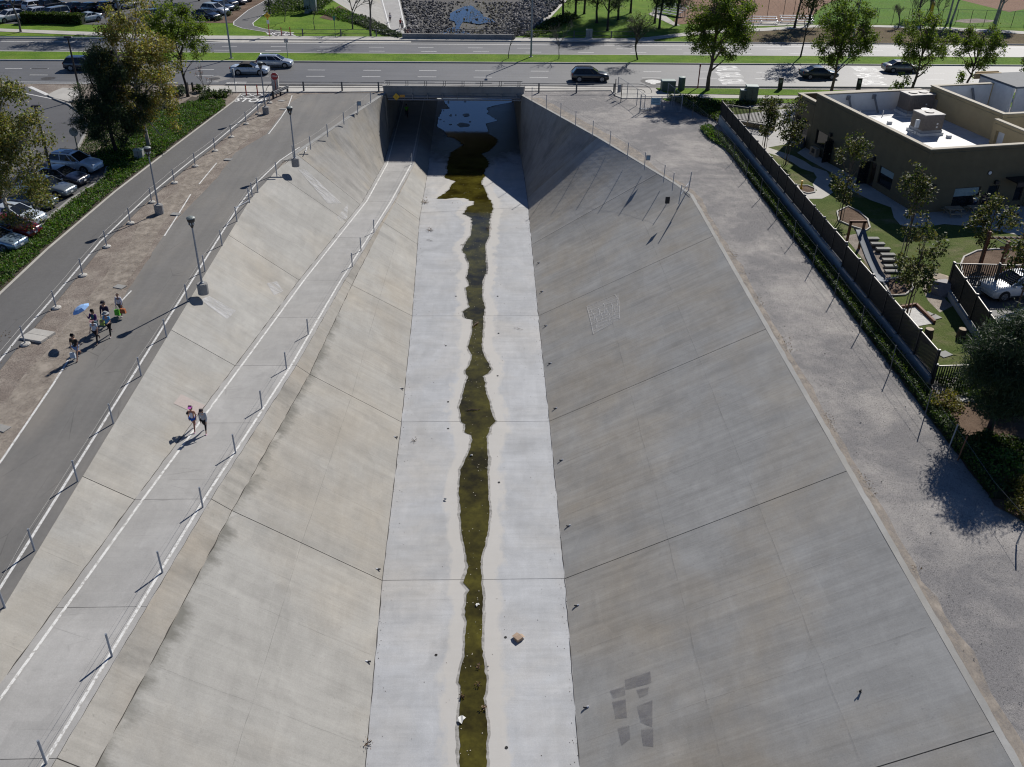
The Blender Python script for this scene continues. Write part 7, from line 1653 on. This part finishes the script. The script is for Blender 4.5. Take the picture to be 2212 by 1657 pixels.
picnic('small wooden picnic table below the blinded yard window', (39.5, 72.3, 0), R(8)); picnic('small wooden picnic table beside the yard door', (41.6, 72.6, 0), R(8))
for i, (x, y, rz_, lab) in enumerate(((35.75,78.9,R(101),'timber planter box under the side window, upper one'),(35.95,77.3,R(101),'timber planter box under the side window, middle one'),(36.15,75.8,R(101),'timber planter box under the side window, lower one'))):
    t = thing('planter_box', lab, 'planter', (x, y, 0), rz_); MB().box((0,0,.22), (1.4,.5,.44)).build('box', M_WOODL, t); mb = MB(); r = random.Random(i)
    for k in range(5): leaf_quads(mb, Vector((-.5+k*.25,0,.5)), .22, 14, .14, r)
    mb.build('foliage', L_HED, t)
t = thing('toy_shelf', 'low wooden toy shelf by the open side door', 'shelf', (32.8, 88.3, 0), R(101)); MB().box((0,0,.4), (1.2,.4,.8)).build('case', M_WOODL, t); MB().box((0,.21,.5), (.5,.02,.4)).build('opening', M_BLACK, t)
t = thing('waste_bin', 'grey covered bins outside the far side window', 'bin', (32.2, 91.2, 0)); MB().lathe([(.45,0),(.5,.8),(.4,.95),(.05,1.0)], n=12).build('barrel', plain('bin_grey', (.12,.13,.14), .7), t)
t = thing('spring_rider', 'small yellow post toy in the little bark bed', 'play toy', G(1730,408)); MB().lathe([(.18,0),(.08,.2),(.06,.7),(.1,.75)], n=8).build('post', M_YEL, t)
# bicycles on the paved corner
def bike(label, loc, rz_):
    t = thing('bicycle', label, 'bicycle', loc, rz_)
    for x in (-.4,.4):
        mb = MB(); mb.tube([(x+.27*math.cos(2*math.pi*k/14), 0, .28+.27*math.sin(2*math.pi*k/14)) for k in range(15)], .02, 5, cap=False); mb.build('wheel', M_RUB, t)
    mb = MB(); mb.tube([(-.4,0,.28),(0,0,.28),(.3,0,.6),(-.15,0,.6),(-.4,0,.28)], .02, 5); mb.tube([(0,0,.28),(-.17,0,.7)], .02, 5); mb.tube([(.4,0,.28),(.28,0,.75)], .02, 5); mb.build('frame', M_BLACK, t)
    MB().box((-.17,0,.72), (.2,.1,.05)).build('saddle', M_BLACK, t); MB().tube([(.28,-.2,.78),(.28,.2,.78)], .018, 5).build('handlebar', M_BLACK, t)
bike('small black bicycle on the paved corner, left one', G(1630,281), R(20)); bike('small black bicycle on the paved corner, right one', G(1642,282), R(50))
# ================================================================ SMALL THINGS: litter, drains, marks, rocks
M_CARD = plain('cardboard', (.34,.25,.18), .85, var=.12); M_PAPER = plain('paper_scrap', (.6,.6,.58), .8); M_TWIG = plain('dead_wood', (.10,.065,.045), .9, var=.3); M_PLASTIC = plain('white_pipe', (.6,.62,.66), .4)
F = lambda x, y: G(x, y, FL+.005)
c = F(1120,1382); t = thing('cardboard_box', 'flattened brown cardboard box lying on the channel floor', 'cardboard box', c, R(40))
MB().box((0,0,.10), (.36,.30,.16), taper=.96).build('carton', M_CARD, t); MB().add([(-.18,.15,.18),(.18,.15,.18),(.2,.34,.12),(-.16,.33,.10)], [(0,1,2,3)]).build('flap', M_CARD, t); MB().add([(.18,-.15,.18),(.18,.15,.18),(.34,.12,.08),(.33,-.12,.06)], [(0,1,2,3)]).build('flap', M_CARD, t)
def twig(label, loc, L, rz_, seed, rad=.03):
    r = random.Random(seed); t = thing('branch', label, 'branch', loc, rz_); mb = MB(); mb.tube([(-L/2,0,.03),(-L*.1,.04*L,.06),(L*.25,0,.05),(L/2,.06*L,.03)], [rad*.6,rad,rad*.9,rad*.5], 6)
    for k in range(3): x = -L*.4+k*L*.18; mb.tube([(x,.02,.05),(x+.1*L,(.12 if k % 2 else -.12)*L,.07)], rad*.4, 4)
    mb.build('wood', M_TWIG, t); return t
twig('dark branch lying across the stream in the middle of the channel', F(1022,887)+Vector((0,0,.02)), 1.0, R(4), 1)
twig('brown forked log lying in the stream at a floor joint', F(1028,702)+Vector((0,0,.02)), .9, R(60), 2, .07)
twig('dark twig on the channel floor right of the stream', F(1120,711), .8, R(-25), 3, .012); twig('thin pale twig on the floor below the upper leaf clump', F(928,520), .7, R(-30), 4, .015); twig('short twig on the lower left bank', G(1000,404+125,FL+.02), .5, R(20), 5, .02)
def leaf_pile(label, loc, rad, seed, n=60):
    t = thing('leaf_clump', label, 'dead leaves', loc); r = random.Random(seed); mb = MB(); st = MB(); leaf_quads(mb, Vector((0,0,.06)), rad*.75, n, .10, r)
    for k in range(6): a = r.uniform(0,6.28); st.tube([(0,0,.03),(rad*math.cos(a),rad*math.sin(a),.12)], .012, 4)
    mb.build('leaves', leafmat('dead_leaf_%d' % seed, [(.18,.10,.06),(.28,.17,.10),(.08,.05,.035),(.38,.28,.2)], .2), t); st.build('twigs', M_TWIG, t)
leaf_pile('brown leaf clump at the foot of the left bank near the bridge shade', F(918,438), .45, 1, 110); leaf_pile('brown twiggy clump on the pale floor below the first clump', F(929,498), .4, 2, 60); leaf_pile('dark leaf clump caught at the right edge of the stream', F(1056,495), .35, 3, 50); leaf_pile('small brown leaves floating in the stream near the bottom', F(1033,1481), .16, 4, 20); leaf_pile('brown leaves by the left toe at the bottom', F(788,1610), .3, 5, 40); leaf_pile('small leaf clump at the left stream edge', F(998,1506), .15, 6, 20); leaf_pile('small leaf clump at the right stream edge', F(1045,1530), .16, 7, 24); leaf_pile('brown leaf on the floor left of the stream', F(895,953), .2, 8, 10); leaf_pile('floating brown leaves right of centre in the stream', F(1034,1441), .18, 9, 24)
for i, (x, y, w_, lab) in enumerate(((1031,1308,.11,'white scrap floating in the stream below the floor joint'),(996,1556,.2,'pale crumpled plastic sheet at the left stream edge'),(1018,985,.09,'white scrap in the stream by the dark joint'),(962,1080,.1,'white crumb of litter left of the stream'))):
    t = thing('litter_scrap', lab, 'litter', F(x, y)+Vector((0,0,.02)), rnd.uniform(0,3)); MB().grid([[(-w_,-w_*.7,.03),(0,-w_*.6,.08),(w_,-w_*.7,.02)],[(-w_*.9,0,.09),(0,0,.04),(w_,.02,.08)],[(-w_*.8,w_*.7,.02),(.02,w_*.8,.07),(w_*.9,w_*.6,.03)]]).build('sheet', M_PAPER, t)
# foam flecks and gravel crumbs on the water, as one scatter
r = random.Random(5); mb = MB()
for _ in range(260):
    y = r.uniform(22, 104); a, b = lerp(BL, y), lerp(BR, y); x = r.uniform(a+.05, b-.05) if r.random() < .6 else (a if r.random() < .5 else b)+r.gauss(0,.1); s_ = r.uniform(.008,.026)
    if y > 84 and r.random() < .7: y = r.uniform(88, 99); x = r.uniform(-3.2, .9)
    mb.box((x, y, FL+.02+s_*.4), (s_*2, s_*1.6, s_), rz=r.uniform(0,3))
tag(stuff('foam_flecks', mb, plain('foam_fleck', (.5,.45,.34), .8), 'pale flecks of foam and leaf crumbs floating on the stream', 'debris'), 'pale flecks of foam and leaf crumbs floating on the stream', 'debris')
mb = MB()
for _ in range(700):
    y = r.uniform(20, 100); x = r.choice([lerp(TOE_L, y)+abs(r.gauss(0,.25)), lerp(TOE_R, y)-abs(r.gauss(0,.2)), r.uniform(lerp(TOE_L, y), lerp(TOE_R, y))]); s_ = r.uniform(.005,.018)
    mb.box((x, y, FL+.005+s_*.4), (s_*2, s_*1.4, s_), rz=r.uniform(0,3))
tag(stuff('floor_crumbs', mb, plain('crumb', (.12,.10,.08), .9, var=.4), 'scattered dark crumbs and grit along the channel toes', 'debris'), 'scattered dark crumbs and grit along the channel toes', 'debris')
# weep pipes along the toes
def toe_pt(right, y, up): 
    a = Vector(fr_toe(y)) if right else Vector(fl_toe(y)); b = Vector(fr_top(y)) if right else Vector(fl_bd(y)); return a.lerp(b, up)
wp = None
for i, (x, y) in enumerate([(1256,1528),(1230,1308),(1220,1136),(1204,994),(1190,882),(1181,785),(1174,704),(1174,630),(1172,568)]):
    q = GX = None; yy = G(x, y, FL+.25).y; q = toe_pt(True, yy, .035); lab = 'weep pipe with white cap at the right bank toe, %s' % ['nearest of nine','second nearest','third nearest','fourth nearest','fifth, at the dark floor joint','sixth, above the wide pool','seventh, beside the forked log','eighth, below the upper joint','farthest of nine'][i]
    if wp is None: wp = thing('weep_pipe', lab, 'pipe', q, R(0), 'weep pipes along the bank toes'); MB().tube([(.08,0,.0),(-.16,0,.02)], .045, 10).build('pipe', plain('dark_pipe', (.05,.05,.055), .5), wp); MB().tube([(-.0,0,.02),(.10,0,.04)], .05, 10).build('cap', M_PLASTIC, wp)
    else: dup(wp, q, label=lab)
for i, (x, y) in enumerate([(796,1428),(824,1228),(852,942),(868,837)]):
    yy = G(x, y, FL+.25).y; dup(wp, toe_pt(False, yy, .04), R(180), 'weep pipe at the left bank toe, %s' % ['nearest of four','second nearest of four','third nearest of four','farthest of four'][i])
# round drain holes in the floor
dh = None
for i, (x, y) in enumerate([(1094,1615),(1092,1377),(942,1415),(1078,1042),(968,926),(968,868),(1075,812),(963,747),(1077,720),(1075,640),(985,640)]):
    lab = 'dark round drain hole in the channel floor, %s' % ['nearest right of the stream','near the cardboard box','left of the stream below mid frame','right of the lower joint','left of the wide pool','left above the wide pool','right above the wide pool','left beside the narrowing stream','right below the log joint','right above the log joint','left above the log joint'][i]
    if dh is None: dh = thing('drain_hole', lab, 'drain', F(x, y), 0, 'drain holes in the channel floor'); MB().lathe([(.065,.0),(.075,.012),(.05,.016),(.04,.006)], n=10).build('ring', plain('hole_dark', (.02,.02,.02), .9), dh)
    else: dup(dh, F(x, y), label=lab)
t = thing('bird', 'small dark bird perched low on the right bank', 'bird', GY(1857,1497,22.35), R(30)); P = t.location
def slope_z(x, y): tx, ty = lerp(TOP_R, y), lerp(TOE_R, y); return FL*(tx-x)/(tx-ty)
def on_slope_px(x, y):
    z = -3.0
    for _ in range(25): q = G(x, y, z); z = z*.5+.5*slope_z(q.x, q.y)
    return Vector((q.x, q.y, slope_z(q.x, q.y)))
t.location = on_slope_px(1857,1497)
mb = MB(); mb.lathe([(.005,-.02),(.035,.02),(.05,.06),(.035,.11),(.02,.13)], (0,0,.02), 8); mb.build('body', M_BLACK, t); MB().add([(-.16,.02,.07),(0,0,.09),(.02,.05,.09),(-.1,.09,.08)], [(0,1,2,3)]).build('wing', M_BLACK, t); MB().add([(.14,.05,.08),(.0,0,.09),(-.02,-.04,.08),(.1,-.02,.07)], [(0,1,2,3)]).build('wing', M_BLACK, t); MB().lathe([(.005,.1),(.025,.13),(.02,.16),(.003,.175)], (.03,0,.02), 8).build('head', M_BLACK, t)
# painted-over patches and chalk marks on the banks (flat print on the concrete)
def slope_left(x, y):
    z = -1.0
    for _ in range(25): q = G(x, y, z); a, b = fl_top(q.y), fl_pl(q.y); k = (q.x-a[0])/(b[0]-a[0]); z = z*.5+.5*(b[2]*k)
    return Vector((q.x, q.y, z))
def patch(name, px, proj, mat, label=None, lift=.018, sub=3):
    P = [proj(*p) for p in px]; n = Vector((-.42,0,.88)) if proj is on_slope_px else Vector((.3,0,.9)); rows = []
    for i in range(sub+1):
        a = P[0].lerp(P[3], i/sub); b = P[1].lerp(P[2], i/sub); rows.append([a.lerp(b, k/sub)+n*lift for k in range(sub+1)])
    o = MB().grid(rows).build(name, mat, rb if proj is on_slope_px else lb); return o
S_PURP = stain('cover_paint_purple', (.235,.228,.24), .48, .7, 1.7, (.8,1.6,.8), .28); S_CHALK = stain('chalk_scrub', (.62,.62,.62), .54, .5, 3.2, (.5,2.2,.5), .2)
S_CHLN = stain('chalk_line_white', (.62,.62,.62), .5, .62, 4, (1,1,1), .25); S_WHITE = stain('white_wash', (.58,.58,.58), .46, .75, 1.4, (.6,1.6,.6), .2); S_PINK = stain('cover_paint_pink', (.46,.40,.37), .2, .85, 2); S_DARK = stain('damp_stain', (.13,.13,.12), .5, .45, 2.2, (.5,2.4,.5))
for px in ([(1350,1468),(1405,1450),(1408,1475),(1352,1490)],[(1318,1492),(1350,1483),(1352,1502),(1325,1508)],[(1375,1490),(1402,1484),(1400,1500),(1382,1507)],[(1323,1516),(1352,1510),(1355,1550),(1330,1552)],[(1376,1525),(1410,1512),(1410,1570),(1385,1560)],[(1334,1572),(1360,1566),(1362,1595),(1343,1610)],[(1385,1575),(1412,1572),(1412,1612),(1390,1610)]): patch('cover_paint', px, on_slope_px, S_PURP)
patch('chalk_marks', [(1268,662),(1336,637),(1339,690),(1281,722)], on_slope_px, S_CHALK, sub=6)
def chalk(px, wid, seed):
    pts = []
    for a, b in zip(px, px[1:]):
        for q in range(6): k = q/6; pts.append(on_slope_px(a[0]+(b[0]-a[0])*k, a[1]+(b[1]-a[1])*k))
    pts.append(on_slope_px(*px[-1])); n_ = Vector((-.42,0,.88))*.026; pts = [p+n_+Vector((0,.07*mnoise.noise((i*.9,seed,0)),0)) for i, p in enumerate(pts)]
    mb = MB(); strip(mb, pts, wid); return mb.build('chalk_line', S_CHLN, rb)
chalk([(1268,662),(1300,648),(1328,636),(1337,648),(1339,690),(1320,700),(1282,722),(1278,700),(1268,662)], .055, 1)
for k in range(5): chalk([(1271+1.8*k, 672+10*k),(1300, 660+9*k+3*(k%2)),(1338, 650+9*k)], .055, 10+k)
for k in range(11): x0_ = 1276+5.6*k; y0_ = 667-2.3*k+(k*7 % 5)*6; chalk([(x0_, y0_),(x0_+3, y0_+9),(x0_+1, y0_+16+(k % 3)*3)], .05, 30+k)
patch('pale_patch', [(576,612),(598,608),(612,630),(592,638)], slope_left, S_WHITE); patch('pink_patch', [(391,852),(470,888),(460,912),(375,872)], slope_left, S_PINK)
patch('white_wash', [(432,648),(452,640),(510,672),(490,690)], slope_left, S_WHITE); patch('white_wash', [(640,362),(662,368),(738,440),(708,440)], slope_left, S_WHITE); patch('white_wash', [(728,470),(752,440),(750,472),(735,478)], slope_left, S_WHITE)
# ---- riprap
def rock_mesh(seed):
    r = random.Random(seed); t = (1+5**.5)/2; v = [Vector(p).normalized() for p in [(-1,t,0),(1,t,0),(-1,-t,0),(1,-t,0),(0,-1,t),(0,1,t),(0,-1,-t),(0,1,-t),(t,0,-1),(t,0,1),(-t,0,-1),(-t,0,1)]]
    f = [(0,11,5),(0,5,1),(0,1,7),(0,7,10),(0,10,11),(1,5,9),(5,11,4),(11,10,2),(10,7,6),(7,1,8),(3,9,4),(3,4,2),(3,2,6),(3,6,8),(3,8,9),(4,9,5),(2,4,11),(6,2,10),(8,6,7),(9,8,1)]
    s_ = Vector((r.uniform(.7,1.3), r.uniform(.6,1.1), r.uniform(.45,.8))); return [Vector((p.x*s_.x, p.y*s_.y, p.z*s_.z))*r.uniform(.72,1.18) for p in v], f
s = NT('riprap_stone'); g = s.n('ShaderNodeNewGeometry'); oi = s.n('ShaderNodeObjectInfo'); rr_ = s.n('ShaderNodeValToRGB'); s.put(rr_.inputs[0], s.math('FRACT', s.math('ADD', g.outputs['Random Per Island'], oi.outputs['Random']))); e = rr_.color_ramp.elements; e[0].color = (.05,.05,.052,1); e[1].color = (.30,.29,.285,1); e.new(.5).color = (.13,.13,.135,1)
M_ROCK = s.fin(s.mul(rr_.outputs[0], s.ramp(s.noise(s.pos(), 3, 4), .3, .7, .75, 1.2)), .9)
RM = [rock_mesh(i) for i in range(12)]; rocks = []; r = random.Random(77)
y = 146.6
while y < 222:
    stp_ = .62+(y-146)*.004; x = lerp(FPR, y)+.7
    while x < lerp(FRT, y)+.3:
        fx = x+r.uniform(-.3,.3); fy = y+r.uniform(-.3,.3); z = far_bed(fx, fy); inpond = z < FL+.1
        pc = px_of((fx, fy, z)); dpond = ((pc[0]-1015)/42)**2+((pc[1]-36)/34)**2
        if not (inpond and dpond < 1 and r.random() < .9) and not (inpond and dpond < 2.2 and r.random() < .2): rocks.append((fx, fy, z+.12, r.uniform(.30,.52)*(.7 if inpond else 1)))
        x += stp_*r.uniform(.75,1.25)
    y += stp_*.8
def seen(q): x_, y_ = px_of(q[:3]); return -20 < x_ < 2240 and -10 < y_ < 84
vis = sorted([q for q in rocks if seen(q)], key=lambda q: (Vector(q[:3])-CAM).length); big = vis[:300]; bs = set(map(id, big)); base = []
for k, (vv, ff) in enumerate(RM):
    me = bpy.data.meshes.new('rock'); me.from_pydata([tuple(p) for p in vv], [], ff); me.materials.append(M_ROCK); me.update(); base.append(me)
for q in big:
    o = bpy.data.objects.new('riprap_rock', base[r.randrange(12)]); C.objects.link(o); o.location = q[:3]; o.rotation_euler = (r.uniform(0,6), r.uniform(0,6), r.uniform(0,6)); o.scale = (q[3],)*3
    tag(o, 'grey broken rock in the riprap bed just beyond the bridge parapet', 'rock', 'riprap rocks nearest the bridge')
mb = MB()
for q in rocks:
    if id(q) in bs: continue
    vv, ff = RM[r.randrange(12)]; Mx = Matrix.Rotation(r.uniform(0,6), 3, 'Z') @ Matrix.Rotation(r.uniform(0,6), 3, 'X'); c_ = Vector(q[:3]); mb.add([c_+Mx@p*q[3] for p in vv], ff)
tag(stuff('riprap', mb, M_ROCK, 'bed of grey broken rocks filling the channel beyond the bridge', 'riprap'), 'bed of grey broken rocks filling the channel beyond the bridge', 'riprap')
# loose stones on the gravel and dirt
mb = MB(); r = random.Random(31)
for _ in range(5200):
    if r.random() < .62: x, y = r.uniform(18.9, 24.4), r.uniform(22, 100)
    else: y = r.uniform(28, 108); x = -29+ (r.random()**.8)*7-(0 if y < 60 else 2); 
    if x < 0:
        pxx, pyy = px_of((x, y, 0))
    s_ = r.uniform(.008,.022)*(1 if r.random() < .97 else 1.8); vv, ff = RM[r.randrange(12)]
    if x < 0 and not (min(p.x for p in brr if abs(p.y-y) < 6) if any(abs(p.y-y) < 6 for p in brr) else -99)+.3 < x < (min((p[0] for p in sr if abs(p[1]-y) < 1.5), default=-99))-.1: continue
    mb.add([Vector((x, y, .012))+p*s_ for p in vv], ff)
tag(stuff('loose_stones', mb, M_ROCK, 'small loose stones strewn over the gravel and dirt strips', 'stones'), 'small loose stones strewn over the gravel and dirt strips', 'stones')
# low dry brush along the right coping and drifted leaves by the road
mb = MB(); r = random.Random(8)
for _ in range(1500):
    y = r.uniform(24, 70); y += 0; a = r.random(); x = lerp(TOP_R, y)+.5+abs(r.gauss(0,.25)); 
    if mnoise.noise((y*.35, 2, 0)) < .12: continue
    leaf_quads(mb, Vector((x, y, .04)), .08, 1, .12, r, .2)
for _ in range(1600):
    y = r.uniform(30, 52); x = -29.6+r.gauss(0,.6)-(y-30)*.02; leaf_quads(mb, Vector((x, y, .03)), .1, 1, .12, r, .4)
tag(stuff('dry_litter', mb, leafmat('dry_straw', [(.22,.15,.09),(.16,.09,.05),(.28,.22,.14)], .2), 'dry weeds and leaf litter along the coping and dirt strip', 'leaf litter'), 'dry weeds and leaf litter along the coping and dirt strip', 'leaf litter')
